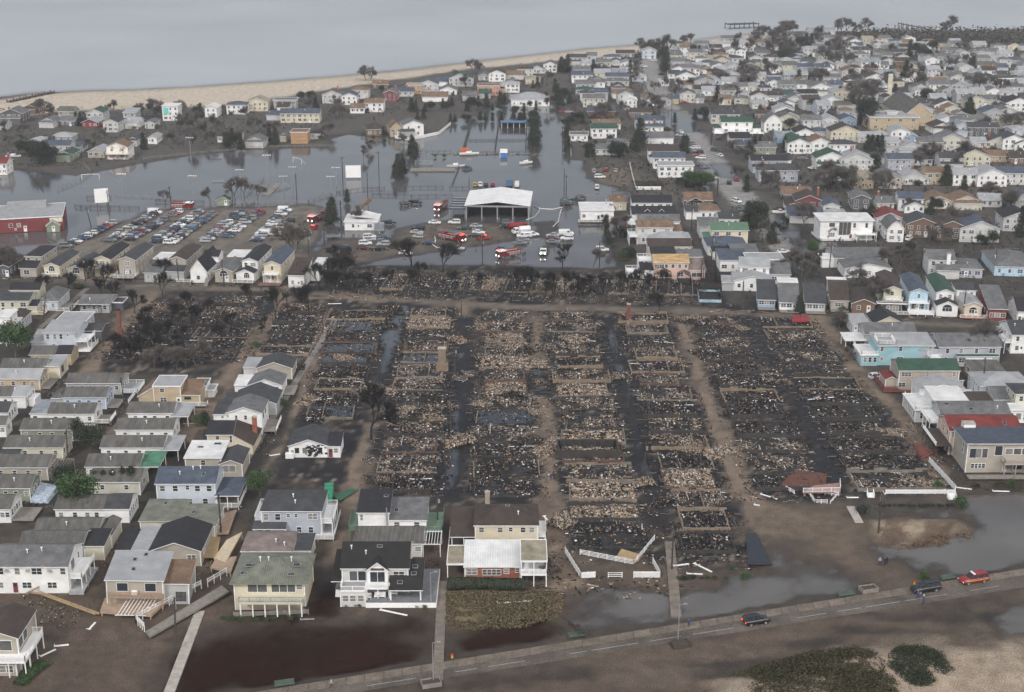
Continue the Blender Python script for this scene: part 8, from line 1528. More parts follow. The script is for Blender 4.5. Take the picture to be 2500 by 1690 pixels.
for (pts, lb) in (([(60, 885), (200, 860), (380, 850)], 'rail fence curving through the flood left of the station'), ([(300, 895), (560, 905), (830, 900)], 'long rail fence in the flood behind the damaged white building'), ([(520, 845), (770, 845)], 'rail fence below the grandstand walkway'), ([(815, 850), (900, 850), (945, 850)], 'short rail fence at the back corner of the fire station'), ([(830, 830), (880, 700)], 'slanting rail fence from the station to the stranded boat'), ([(620, 610), (820, 608)], 'low fence line left of the long white boat'), ([(865, 610), (900, 608)], 'stub of court fence behind the boat'), ([(1020, 615), (1320, 612)], 'littered court fence line by the blue booth')): rail_fence('rail_fence', 'b', pts, lb, 1.0, WOODD, 2, 3, z=-.1, th=.09)
NET = mat('dark_net', (.05, .06, .06), .9)
for (p0, p1, lb) in (((905, 600), (950, 440), 'left side'), ((1115, 610), (1140, 430), 'middle'), ((1320, 600), (1330, 410), 'right side'), ((945, 530), (1325, 528), 'cross net')): rail_fence('court_fence', 'b', [p0, p1], f'tall mesh fence of the flooded tennis courts, {lb}', 2.6 if lb != 'cross net' else .9, NET, 3, 3, z=-.2, th=.08)
r = thing('barrier_line', (*at('b', 270, 935), 0), 0, 'bent line of orange-yellow barrels in the flood', 'barrels'); ox, oy = r.location.x, r.location.y
for i in range(7): x, y = at('b', 232 + i * 9, 963 - i * 7); b = MB(); b.tube([(x - ox, y - oy, -.2), (x - ox, y - oy, .7)], [.4, .36], 8); b.build('barrel', mat('orange_barrel', (.22, .12, .03), .6), r)
rail_fence('white_wall', 'b', [(1615, 470), (1625, 635)], 'white wall edging the flood below the upper right houses', 1.5, WVINYL, panel=1); rail_fence('white_wall', 'm', [(710, 20), (745, 170), (785, 330), (1100, 330)], 'white wall round the hedged yard beside the parked cars', 1.5, WVINYL, panel=1)
rail_fence('rail_fence', 'e', [(890, 395), (1080, 378), (1270, 380)], 'low fence in front of the dark house on the cross street', .9, WOODG, 2, 2.5)
# front street furniture
def fbench(k, u, v, deg, label): bench_seat(k, u, v, .1, 3.2, label, mat('green_bench_paint', (.07, .1, .08), .7), 'bench', deg, 'park_bench')
fbench('g', 1665, 1190, 15, 'green bench beside the grey puddle at centre'); fbench('f', 1900, 1515, 15, 'green bench at the bottom edge by the brown puddle'); fbench('h', 1140, 915, 15, 'pale green bench on the pavement beside the grey puddle at right'); fbench('h', 1820, 805, 17, 'green bench behind the black car on the front road')
def lamp(k, u, v, h_, label, planter=True):
    x, y = at(k, u, v); r = thing('lamp_post', (x, y, 0), 0, label, 'lamp post'); b = MB(); b.tube([(0,0,0),(0,0,h_)], [.13,.08], 7); b.build('post', METAL, r); b = MB(); b.bar((0,0,h_ - .1),(1.0,0,h_ + .1), .07); b.box(.7, 1.3, -.15, .15, h_ + .02, h_ + .18); b.build('lamp_head', METAL, r)
def planter(k, u, v, label, m=WOODG):
    x, y = at(k, u, v); r = thing('planter', (x, y, .0), R(16), label, 'planter'); b = MB()
    for (a, c, e, g) in ((-1.6, 1.6, -.95, -.8), (-1.6, 1.6, .8, .95), (-1.6, -1.45, -.79, .79), (1.45, 1.6, -.79, .79)): b.box(a, c, e, g, -.1, .75)
    build_each(b, 'side', m, r); b = MB(); b.box(-1.44, 1.44, -.79, .79, -.1, .55); b.build('soil', WOODD, r)
lamp('g', 705, 1495, 7.4, 'tall pale lamp post by the planter at the front road, centre left'); planter('g', 690, 1510, 'grey timber planter at the foot of the pale lamp post'); lamp('h', 15, 1215, 7, 'thin pale post by the brown planter below the road'); planter('h', 30, 1250, 'brown timber planter below the front road', WOODD); planter('h', 1285, 880, 'weathered planter with dead plant by the grey puddle', WOODG)
lamp('g', 690, 985, 6.8, 'street lamp beside the walk at the corner deck')
def hydrant(k, u, v, label):
    x, y = at(k, u, v); r = thing('fire_hydrant', (x, y, 0), 0, label, 'fire hydrant', 'fire hydrants'); b = MB(); b.tube([(0,0,0),(0,0,.55)], [.2,.18], 8); b.build('barrel', mat('yellow_paint', (.6,.42,.03), .5), r); b = MB(); b.tube([(0,0,.55),(0,0,.75),(0,0,.85)], [.22,.18,.05], 8); b.bar((-.3,0,.45),(.3,0,.45), .16); b.build('cap', mat('red_paint', (.45,.04,.02), .5), r)
hydrant('g', 831, 1330, 'red and yellow hydrant on the small grass patch by the front road'); hydrant('h', 1592, 838, 'red and yellow hydrant behind the long black car')
# poles
for (k, u, v, h_, le) in (('f', 1175, 1285, 9.5, (0, 11)), ('f', 1477, 512, 9, (0, 0)), ('h', 1350, 512, 9.5, (0, 0)), ('g', 2297, 740, 9, (0, 0)), ('g', 735, 480, 8, (0, 0)), ('o', 1575, 735, 9, (0, -6)), ('o', 865, 1465, 9, (0, 5)), ('n', 545, 870, 8.5, (0, 10)), ('i', 783, 1480, 8.5, (0, 0)), ('i', 822, 1240, 8, (0, 0)), ('i', 850, 865, 8, (0, 0)), ('i', 893, 490, 6, (0, 0)), ('i', 2115, 1560, 9, (0, 0)), ('i', 2005, 1080, 8, (0, 0)), ('i', 1918, 690, 7, (0, 0)), ('i', 1235, 360, 9, (0, 0)), ('i', 475, 330, 8, (0, 0)), ('i', 912, 345, 5, (0, 0)), ('i', 1855, 390, 9, (0, 0)), ('d', 443, 838, 9, (0, 0)), ('d', 998, 862, 7, (0, 0)), ('d', 1918, 880, 8.5, (0, 0)), ('l', 1795, 525, 9.5, (0, 4)), ('m', 327, 1310, 9, (0, 0)), ('m', 1487, 850, 9.5, (0, 0)), ('m', 1735, 1255, 10, (0, 2)), ('m', 1790, 1265, 8, (0, 6)), ('m', 480, 500, 5, (0, 6)), ('m', 1818, 410, 7, (0, 0)), ('r', 762, 1140, 9, (0, -4)), ('r', 190, 1090, 8, (0, -3)), ('r', 1690, 1080, 7, (0, 0)), ('r', 2025, 590, 9, (0, -2)), ('r', 2240, 390, 10, (0, 0)), ('r', 1830, 790, 9, (0, 0)), ('q', 1160, 430, 9, (0, -8)), ('q', 1382, 240, 10, (0, -3)), ('a', 1145, 985, 9, (0, -5)), ('a', 1552, 930, 9, (0, 0)), ('a', 1982, 935, 11, (0, 0)), ('b', 268, 905, 10, (0, 0)), ('b', 1033, 1350, 9, (0, 0)), ('b', 100, 775, 9, (0, 0)), ('b', 342, 745, 9.5, (0, 0)), ('b', 1578, 860, 9, (0, 0)), ('b', 1592, 905, 9, (0, 0)), ('b', 1567, 560, 9, (0, 0)), ('b', 90, 1110, 10, (0, 0)), ('b', 945, 870, 6, (0, 0)), ('d', 1022, 600, 11, (0, 1)), ('d', 2130, 560, 8, (0, 3)), ('d', 1630, 560, 8, (0, 4)), ('c', 275, 1230, 9, (0, 0)), ('c', 235, 890, 8, (0, 0)), ('c', 1840, 1520, 8, (0, 0)), ('j', 1120, 1060, 11, (0, 0)), ('j', 1500, 1290, 9, (0, 0)), ('q', 1080, 1070, 8, (0, -3))): upole(k, u, v, h_, le)
for (u, v, vt, lb) in ((1275, 660, 505, 'tall floodlight mast at the far side of the flooded field'), (830, 980, 745, 'floodlight mast standing in the flood left of centre'), (1295, 940, 760, 'floodlight mast behind the fire engine'), (1605, 850, 720, 'floodlight mast near the green shed'), (1790, 820, 620, 'floodlight mast in the right part of the flooded field'), (1895, 870, 765, 'low floodlight beside the bleachers'), (2210, 880, 765, 'low floodlight at the right end of the field'), (1955, 810, 705, 'slim floodlight in front of the leaning goal'), (2245, 830, 705, 'slim floodlight at the far right of the field')): floodlight('a', u, v, vt, lb)
# ================================================================== PEOPLE
BLU, BLK_, REDC, YEL, GRYC, TANC = (.03,.05,.2), (.015,.015,.02), (.4,.03,.03), (.75,.5,.02), (.35,.38,.42), (.2,.16,.1)
HELM = mat('black_helmet', (.02, .02, .02), .4); HRED = mat('red_hat', (.4, .03, .02), .5)
def pp(k, u, v, d, c, lb, pose='stand', hat=None): x, y = at(k, u, v); return person(x, y, d, c, lb, pose, hat)
pp('g', 25, 1530, 15, GRYC, 'person in grey walking along the front road at bottom left', 'walk'); pp('h', 85, 1128, 90, BLU, 'person in blue jacket standing alone on the front road', 'stand'); pp('h', 1360, 710, 30, (.3,.4,.6), 'person in light blue top beside a dark-clad pair near the right puddle', 'walk'); pp('h', 1395, 712, 200, BLK_, 'person in black standing close to the light blue one', 'stand'); pp('h', 1410, 700, 220, BLK_, 'person in black jacket bending at right of the trio by the puddle', 'bend')
pp('h', 1615, 940, 100, BLU, 'person in dark blue stepping beside the long black car', 'walk'); pp('h', 1652, 968, 190, BLU, 'person in dark blue with pale cap behind the long black car', 'walk', WVINYL); pp('h', 425, 125, 80, TANC, 'person in tan on a bicycle-width sandy track through the ashes', 'walk'); pp('i', 1792, 1328, 10, YEL, 'person in bright yellow jacket standing in tan rubble', 'stand', HELM); pp('g', 1490, 145, 60, BLU, 'person in dark clothes, left of a pair on the central sandy path', 'walk'); pp('g', 1512, 140, 80, BLK_, 'person in dark clothes, right of a pair on the central sandy path', 'walk')
pp('e', 1612, 412, 20, REDC, 'person in red on the cross street at left'); pp('e', 1632, 416, 20, BLK_, 'person in black beside the one in red on the cross street'); pp('e', 1745, 412, 200, BLK_, 'person in black near the white-roofed house end of the cross street', 'walk'); pp('e', 1885, 445, 60, BLK_, 'person in black by the burned trees on the cross street', 'walk'); pp('i', 1345, 380, 10, GRYC, 'person in grey in the middle of the cross street', 'walk')
for j, (u, v, c, a) in enumerate(((338, 828, BLK_, 0), (352, 832, BLU, 40), (366, 836, TANC, 90), (398, 838, BLK_, 180), (372, 826, BLK_, 220))): pp('d', u, v, a, c, f'person in {["black at the left of", "blue within", "tan at the front of", "black standing right of", "black behind"][j]} the group at the street corner')
for j, (u, v, c) in enumerate(((683, 1150, BLK_), (772, 1140, BLK_), (785, 1140, BLU), (722, 1110, TANC), (990, 1240, REDC), (1140, 1215, BLK_), (1305, 1305, BLK_), (1318, 1300, BLK_), (780, 1245, REDC), (1410, 1270, BLK_), (1480, 1240, BLK_), (345, 1165, (.5,.5,.1)), (365, 1160, BLK_), (1515, 1240, BLK_))): o = pp('b', u, v, j * 37, c, f'person in {"red" if c == REDC else "yellow-green" if c[0] == .5 else "tan" if c == TANC else "dark clothes"} standing about the yard'); o['auto'] = 1
# fire hose lines
def hose(k, pts, label, m=WVINYL, w_=.14):
    P = [Vector((*at(k, *p), .12)) for p in pts]; c = sum(P, Vector()) / len(P); r = thing('fire_hose', c, 0, label, 'hose'); b = MB(); b.tube([p - c for p in P], [w_] * len(P), 5); b.build('hose', m, r)
hose('b', [(1372, 965), (1420, 985), (1500, 990), (1570, 975)], 'pale hose lying across the flood right of the station'); hose('b', [(1325, 1060), (1380, 1040), (1410, 1005), (1415, 975)], 'pale hose curling from the station corner'); hose('b', [(1505, 1105), (1540, 1070), (1550, 1020), (1560, 990)], 'pale hose running down the yard at right'); hose('b', [(715, 1170), (720, 1200), (700, 1225), (730, 1245), (765, 1250)], 'white hose loop beside the dark blue car')
# ================================================================== TREES, BUSHES, GROUND COVER
T = lambda kind, k, s: [tree(kind, *at(k, *map(float, e.split()[:2])), (float(e.split()[2]) if len(e.split()) > 2 else 1.0) * (.78 if k == 'b' and kind == 'pine' else 1)) for e in s.split(';')]
T('burnt', 'i', '560 152 1.5;770 175 1.3;1340 345 1.4;1570 152 1.5;295 1292 1.9;2215 440 1.0;1450 350 .8;1650 360 .8'); T('bare', 'i', '1775 148 1.1'); T('burnt', 'i', '90 240 1.2;150 300 .8;280 290 .9;420 270 .8;540 290 .9;620 230 .8;860 280 .9;1020 300 .8;1260 290 1.0;1500 330 1;1580 320 1;1700 340 1.1;1760 300 .9;1830 330 .9;1950 320 1;2050 300 1;2150 330 1;2250 280 .9;30 160 1.2;10 220 1.1'); T('snag', 'i', '1860 385 1.2;70 1130 .6;1180 345 .8;1545 380 .7;690 170 .7;1960 350 .6')
T('burnt', 'e', '900 560 1;980 720 1;1120 760 1.1;1060 860 1.1;860 900 1;1230 780 1;1400 600 .9;1150 640 .9;1000 640 .9;1480 760 .9;1560 660 .8;800 840 .9;1750 700 .9;1660 500 .9;300 420 .9;460 400 .9;1300 670 1.2;1035 800 1.4;950 900 1.3;1085 445 1.1;1840 595 1.4;2065 585 1.4;2205 435 1.4;700 392 1.3;680 450 1.0;760 460 .8;1270 560 .9;2240 430 1.2;2130 400 1.2;1100 330 1.0;590 330 1.0'); T('snag', 'e', '1915 505 1.4;2010 495 1.4;1930 590 1;2150 650 .9'); T('bare', 'e', '1180 930 1.0;1100 910 .9;1240 920 .9;1030 940 .8;1330 880 .8;40 300 1.4;0 290 1.3;880 820 .8')
T('bare', 'd', '1300 800 1.3;1350 575 1.2;840 625 1.3;800 600 1.1;1960 1150 1.4;2100 1145 1.4;860 640 1.0;780 560 1.0;700 620 .9;1090 290 .9;1210 330 1.0;1250 340 .9;1780 400 1.0;1960 330 1.1;2080 380 1.0;1690 390 1.0;2050 350 .9;1200 690 1.1;1150 1180 .6;1820 540 1;1500 540 .9;1100 930 .7;1090 960 .7;2230 180 1.2;2050 1080 1')
T('green', 'd', '912 485 1.0'); T('pine', 'd', '1340 280 1.1;1290 270 1;560 330 1.2;520 300 1.1;820 860 .8;2030 410 .7;2120 410 .7;1940 1190 .9;2040 1180 1.0;2000 350 .8;1500 500 .9;1560 480 .8;960 540 .7;640 400 1;1290 1060 .6;850 240 1.0;870 190 .9')
T('bare', 'a', '960 380 1.3;1040 375 1.4;1000 350 1.2;1090 380 1.2;1200 475 1.5;1260 485 1.6;1330 490 1.6;1390 505 1.4;1170 560 1.2;1290 580 1.2;1400 560 1.2;1440 480 1.2;1700 480 1.2;1780 505 1.3;1830 490 1.1;2240 340 1.3;2270 385 1.3;300 355 1.2;330 375 1.1;620 600 1.0;640 560 1;2150 520 .9;2190 500 1;750 350 1.0;1520 340 .8;30 470 .9;150 500 1;700 520 1.0;130 560 1;60 560 .8;1400 940 .9;1570 920 1.3;1720 920 1.0;1630 900 1;1100 950 .8;330 570 .9;1950 1300 1.9;1990 1250 1.5;1210 350 1;2100 330 1.1;1660 390 1')
T('pine', 'a', '180 640 1.2;250 695 1.6;300 690 1.5;350 680 1.3;220 625 1.2;140 620 1;290 640 1.3;960 590 1.1;510 425 1;540 430 1;570 440 .9;1340 375 1.2;1310 370 1;1520 580 1.1;1570 590 1.2;1610 595 1.3;1840 560 1.3;1800 545 1.1;1550 545 1;2080 285 1.2;2010 265 1;2110 325 1;1150 390 .7;1190 385 .7;1500 560 1;650 700 .4;2220 1085 1.5;2195 1060 1.0')
T('pine', 'b', '1375 410 1.4;1380 450 1.6;1376 490 1.7;1382 530 1.8;1376 570 1.8;1380 605 1.8;570 600 1.2;545 640 1.2;590 650 1.3;560 560 .9;480 775 1.4;450 790 1.3;510 760 1.3;470 720 1.2;500 700 1.2;130 945 1.1;20 1075 1.2;560 335 1.3;590 340 1.1;770 315 1.1;800 335 1.3;830 300 1;930 335 1.3;960 335 1.6;1010 325 1.2;1060 315 1.5;1150 320 1.9;1180 295 1.2;690 335 1.2;650 340 1;1100 335 1;1250 365 1.2;1290 405 1;1310 335 1;1350 315 1;1390 335 1.1;820 410 .9;850 410 .9;910 405 1;940 405 .8;1020 400 .9;1050 400 .9;1100 400 .9;1160 400 .9;1240 395 1;1280 400 1;1310 395 1;140 275 1.2;80 275 1.1;1560 70 1.7;1400 175 1.3;1370 180 1;2060 605 2.0;1930 645 1;1760 645 1;1730 640 .9;330 475 1;375 500 1.1;640 385 1;600 400 1;1460 280 1.2;1500 290 1.1;1570 300 1;1580 440 1;1590 520 1;1585 610 .8;360 210 1;1620 420 1;1700 420 1;1660 400 1.1;1890 640 1;1960 640 1.1')
T('bare', 'b', '250 130 1.5;290 130 1.3;970 90 1.4;1000 80 1.2;270 620 .8;240 650 .8;280 590 .7;510 560 .8;210 1090 1.2;270 1085 .7;880 150 1.2;920 170 1.1;80 370 1.2;50 380 1.1;1480 330 1;1820 430 1.2;1790 420 1;1850 370 1;1940 1180 1.2;1970 1160 1.1;2100 330 1;2200 330 1.1;1460 140 1;1620 250 1;1850 110 1.2;10 510 1.1'); T('column', 'b', '1850 1130 1.3;1862 1090 1.2;1875 1060 1.2;1890 1040 1.2;1868 1160 1.2;1870 1210 1.3;1872 1250 1.3;1905 1020 1'); T('bush', 'b', '1970 1310 1.2;2010 1310 1.3;1990 1330 1.2;300 520 1;380 540 .9;430 490 .9;230 500 .8;720 640 .8;780 640 .8')
T('bare', 'j', '900 455 1.8;860 440 1.9;950 450 1.6;1000 440 1.6;1100 430 1.8;1280 370 1.6;1250 360 1.4;2000 455 1.8;2080 390 1.9;1850 440 1.6;1900 355 1.7;1780 340 1.5;1960 300 1.6;2100 320 1.6;2200 270 1.7;1700 865 1.5;1660 850 1.3;1860 730 1.9;1900 765 1.7;1800 690 1.7;1830 785 1.5;1760 620 1.5;2060 650 1.3;2000 600 1.4;660 1005 1;980 1005 1.3;1010 965 1.2;1050 1000 1.1;470 1045 1.2;430 1060 1;1640 1160 1;1700 400 1.4;1200 780 1;1300 760 1;960 790 1;800 580 1.1;770 700 1;1500 480 1;1150 830 1;1050 760 1;900 900 1;1530 700 1.2;1620 720 1.2;2230 500 1.6'); T('pine', 'j', '140 605 1.8;100 620 1.4;1050 610 2.2;1070 530 2;1040 455 1.6;1080 590 1.8;2150 485 1.8;2190 520 1.5;820 1315 2.2;1550 890 1.3;1260 1375 1.4;1230 1350 1.1;1420 1065 1.2;1440 1045 1;1340 1065 1;580 1395 1.2;650 1425 1.4;620 1405 1;340 1385 1.1;400 1375 1;1950 1375 1.3;1900 1375 1.2;1850 1420 1.2;100 890 1.3;40 860 1.4;160 900 1.1;20 800 1.2;60 920 1.3;400 620 1.1;380 590 1;440 640 1;1150 1090 .9;730 600 1.1;1320 440 1.1;1380 470 1.2;150 1340 1;140 1180 1.1;180 1090 1;260 1080 1')
T('bare', 'k', '800 765 2.2;740 810 2.2;850 720 1.8;900 760 1.6;380 565 1.5;340 540 1.3;420 560 1.3;1270 570 1.3;1300 600 1.4;600 330 2;540 290 2;440 360 1.8;480 390 1.6;640 390 1.6;580 400 1.5;600 70 2;650 80 1.6;560 90 1.6;120 115 2;90 105 1.8;60 130 1.6;420 140 1.6;850 75 1.6;740 85 1.4;1620 80 1.9;1580 90 1.5;1370 1330 1.4;1430 1310 1.4;1340 1360 1.2;1780 1330 1.4;1830 1300 1.2;1730 1370 1.2;550 920 1.4;350 820 1.3;450 950 1.1;700 1100 1.1;2200 1010 1.3;2280 980 1.2;2130 980 1.2;1850 600 1.3;1900 620 1.3;1980 610 1.2;2100 640 1.2;1800 400 1.4;1600 430 1.3;1700 420 1.2;1750 300 1.4;2050 180 1.3;1000 130 1.3;1080 300 1.2;700 560 1.2;1000 600 1.2;30 300 2;80 290 1.8;20 200 1.8;1930 1020 1.2;1620 1060 1;1330 480 1.2;1500 470 1.1;360 210 1.6;900 450 1'); T('pine', 'k', '830 960 2.2;870 980 1.6;790 940 1.6;760 900 1.5;1200 525 1.6;1250 505 1.4;1180 545 1.2;1410 745 1.4;1380 730 1.2;1800 890 1.7;1770 880 1.3;1830 870 1.3;1240 310 1.6;1350 330 1.7;1300 300 1.5;1410 340 1.4;1460 270 1.4;880 1225 1.4;930 1215 1.3;970 1225 1.3;840 1200 1.1;600 1500 1.2;500 1530 1.2;200 240 1.8;260 240 1.6;310 230 1.5;190 560 1.2;1050 560 1.3;1010 560 1.1;1840 430 1.4;1810 440 1.2;110 1000 1;910 1370 1.3;930 1440 1.2;1580 1520 1.2;1400 1480 1.1;60 1190 .9;150 1200 .9;580 720 1.3;640 700 1.2;1100 690 1.2')
T('bare', 'c', '1040 1175 1.7;1100 1195 1.7;1150 1185 1.5;1000 1200 1.5;1180 1210 1.3;1330 1210 1.4;1380 1190 1.2;620 1495 1;850 1430 1.2;1030 1505 .9;1780 1500 1.3;1800 1465 1.2;2080 1505 1.1;1970 1465 1.1;640 1130 1;580 1120 1.1;440 1000 1;380 940 1;330 900 1;420 1120 1;560 1190 1.1;620 1200 1.2;2120 1270 1.2;2080 1250 1;2240 1330 1;1560 1330 .9;300 640 1;560 700 1'); T('pine', 'c', '520 965 1.2;550 955 1.1;560 1055 1.2;490 980 1;540 1445 1.6;480 1425 1.4;580 1430 1.3;1300 1160 1.1;1270 1170 1;1380 1170 1.1;470 1200 1;2300 1500 1.4;1740 1340 .9;1700 1350 1;1920 1190 1'); T('green', 'c', '180 1185 1.2;130 1175 1.1;230 1165 1;90 1160 1')
# near plants
tree('green', *at('f', 535, 375), 1.35, 1, 'tall leaning pine rising in front of the patched white cottage'); T('pine', 'f', '640 215 .75;700 218 .7;760 218 .7;830 214 .75;885 215 .8;450 215 1.0;420 210 .9')
tree('green', *at('f', 1735, 248), 1.05, 1, 'yellow-green tree behind the lavender-grey house'); tree('column', *at('o', 970, 1135), 1.35, 0, 'single dark cypress-shaped shrub between two cottages'); tree('pine', *at('o', 1140, 1265), .95, 2, 'loose olive-green tree on the path between cottages'); tree('green', *at('e', 105, 855), 1.75, 0, 'big round dark green tree at the left edge'); T('bush', 'e', '40 715 1.3;535 400 1.1;2110 1250 .8;1900 1180 .9;1370 1310 1.5;1200 1450 1.2;1165 1500 1.1;490 340 1.2;1160 320 1;1720 790 1')
tree('column', *at('p', 520, 950), 1.0, 0, 'rounded dark hedge bush beside the cream and maroon house'); T('bush', 'd', '640 800 1;830 830 1.1;1200 845 .9;1100 850 .8;1150 850 .8;1870 870 .8;2060 880 .8;1100 940 1;1080 900 1;760 860 .6;1690 350 .9'); T('bare', 'g', '1500 800 .7;1690 1190 .35'); T('bush', 'h', '1250 350 .9;1880 300 1.1;1905 330 .9;1760 200 1;2010 190 .7;2150 180 .9;2250 190 1;1660 810 1;1285 850 .5;375 740 .6;450 810 .8;120 800 .5;60 805 .5')
for i in range(16): tree('bush', *at('h', 1365 + i * 32, 318), .36, 0, 'small clipped dark shrub in the long row below the last burned lot')
for i, u in enumerate((15, 55, 95, 170, 212, 262, 340)): tree('bush', *at('h', u, 803), .4, (2, 1)[i % 2], 'small shrub in the sparse row on the sand below the black deck')
for i, (u, v) in enumerate(((120, 985), (180, 985), (215, 990), (420, 985), (470, 985), (545, 985), (600, 990), (650, 1000))): tree('bush', *at('g', u, v), .38, (1, 1, 2, 1, 2)[i % 5], 'small shrub in the bed in front of the black-roofed house')
def hedge(k, pts, wid, h_, label, cols, seed, n=3500, leaf=.3):
    P = [Vector((*at(k, *p), 0)) for p in pts]; c = sum(P, Vector()) / len(P); r = thing('hedge', c, 0, label, 'hedge'); q_ = random.Random(seed); b = MB(); cs = []
    for i in range(n):
        t = q_.random() * (len(P) - 1); j = min(int(t), len(P) - 2); p = P[j].lerp(P[j+1], t - j) - c; d = (P[j+1] - P[j]).normalized(); nn = Vector((-d.y, d.x, 0)); a = q_.uniform(-1.2, 4.3); s = q_.uniform(.75, 1.05)
        p = p + nn * math.cos(a) * wid/2 * s + Vector((0, 0, h_*.5 + math.sin(a)*h_*.5*s)); o = (nn * math.cos(a) + Vector((q_.gauss(0,.4), q_.gauss(0,.4), math.sin(a) + q_.gauss(0,.4)))).normalized(); x = o.orthogonal().normalized(); x.rotate(Matrix.Rotation(q_.uniform(0, 6.28), 3, o)); y = o.cross(x); s = leaf * q_.uniform(.6, 1.2)
        b.poly([p - x*s*.5, p + y*s*.35, p + x*s*.5, p - y*s*.35]); bc = q_.choice(cols); kk = q_.uniform(.7, 1.25); cs.append(tuple(v * kk for v in bc))
    me = b.mesh('foliage', [LEAF]); col_faces(me, cs); new_obj('foliage', me, r); b = MB()
    for i in range(len(P) - 1): b.bar(P[i] - c + Vector((0,0,h_*.42)), P[i+1] - c + Vector((0,0,h_*.42)), wid*.45, h_*.6)
    b.build('stems', mat('hedge_stems', (.02, .025, .015), .9), r)
hedge('g', [(800, 868), (950, 862), (1320, 872)], 2.6, 2.0, 'long dark green hedge in front of the brick cottage', PINE, 1, 8000, .36); hedge('m', [(780, 300), (1000, 300), (1100, 290)], 5, 2.6, 'dark hedge inside the white-walled yard', PINE + BRN, 2, 3500, .4); hedge('m', [(1360, 300), (1480, 270), (1650, 290)], 7, 4, 'large grey-green thicket beside the street corner', [(.06,.075,.05), (.08,.085,.06)], 3, 4000, .45); hedge('m', [(620, 1180), (680, 1180), (720, 1150)], 4, 3, 'rounded dark hedge left of the pink house', PINE, 4, 2500, .4); hedge('m', [(540, 900), (600, 930), (650, 900)], 5, 3.4, 'brown-red leafless shrubbery left of the tan-roofed house', [(.08,.045,.035), (.06,.045,.035)], 5, 2200, .35)
hedge('f', [(130, 1520), (220, 1430), (300, 1370)], 2.4, .9, 'green weedy verge beside the beige corner house', GRN, 6, 1800, .3)
GRS = [(.17,.13,.08), (.13,.1,.06), (.09,.075,.045), (.065,.06,.035)]
ground_cover('dune_grass', GRASSD, 5500, .38, .45, GRS, 3); ground_cover('dune_grass', DUNE, 3000, .35, .4, [(.13,.075,.05), (.16,.1,.06), (.1,.07,.045)], 4, .42)
THK = [at('h', *p) for p in ((440, 1640), (480, 1480), (520, 1400), (700, 1350), (850, 1310), (1000, 1285), (1200, 1275), (1330, 1300), (1420, 1380), (1480, 1500), (1500, 1640))]; GBM = [at('h', *p) for p in ((1370, 1380), (1420, 1310), (1480, 1272), (1650, 1268), (1800, 1330), (1870, 1440), (1780, 1530), (1600, 1545), (1480, 1480))]
ground_cover('brown_thicket', [THK], 13000, .4, 1.7, [(.055,.05,.024), (.04,.042,.02), (.075,.05,.028), (.03,.036,.018)], 7, .22); ground_cover('green_thicket', [GBM], 9000, .34, 1.9, [(.025,.036,.017), (.034,.042,.02), (.02,.028,.015)], 8, .3)
ground_cover('far_woods', [far_veg], 9000, 2.2, 7, [(.1,.085,.07), (.075,.068,.058), (.06,.06,.05)], 9, .15); SCRUB = [(.07,.06,.05), (.05,.045,.038), (.045,.048,.036), (.085,.072,.058)]; ground_cover('yard_scrub', [pv([(1290,150),(1480,110),(2330,100),(2480,330),(2330,560),(1870,560),(1850,490),(1765,460),(1665,330),(1600,240),(1560,130)])], 24000, 1.1, 2.0, SCRUB, 10, .42); ground_cover('yard_scrub', [pv([(1290,150),(1455,120),(1470,200),(1500,290),(1570,400),(1640,470),(1400,440),(1290,300)])], 6000, 1, 1.6, SCRUB, 14, .45); ground_cover('yard_scrub', [pv([(-20,250),(300,245),(640,235),(1000,180),(1290,150),(1260,230),(1000,250),(760,290),(420,335),(170,385),(0,380)])], 9000, 1.0, 1.6, SCRUB, 12, .45); ground_cover('yard_scrub', [pv([(1830,560),(2400,560),(2400,660),(1960,660),(1690,680),(1600,560),(1560,470),(1680,470)])], 5000, .7, 1.2, SCRUB, 13, .45)
ground_cover('roadside_weeds', [[at('h', *p) for p in ((160, 1558), (300, 1450), (520, 1400), (480, 1600))], pv([(1880, 1060), (2324, 1090), (2324, 1120), (2180, 1110)])], 900, .35, .5, BRN, 11)
q = random.Random(31)
# yard bushes tucked against the houses
for h_ in OCC:
    if q.random() < .32 and sdist(np.array([h_[0]]), np.array([h_[1] - 6]), STREET, 40)[0] < -9: a = q.uniform(0, 6.28); x, y = h_[0] + (h_[2]/2 + q.uniform(1.5, 3)) * math.cos(a), h_[1] - 5 - q.uniform(0, 2); tree('bush', x, y, q.uniform(.9, 1.6), q.choice((0, 0, 1, 1, 2)))
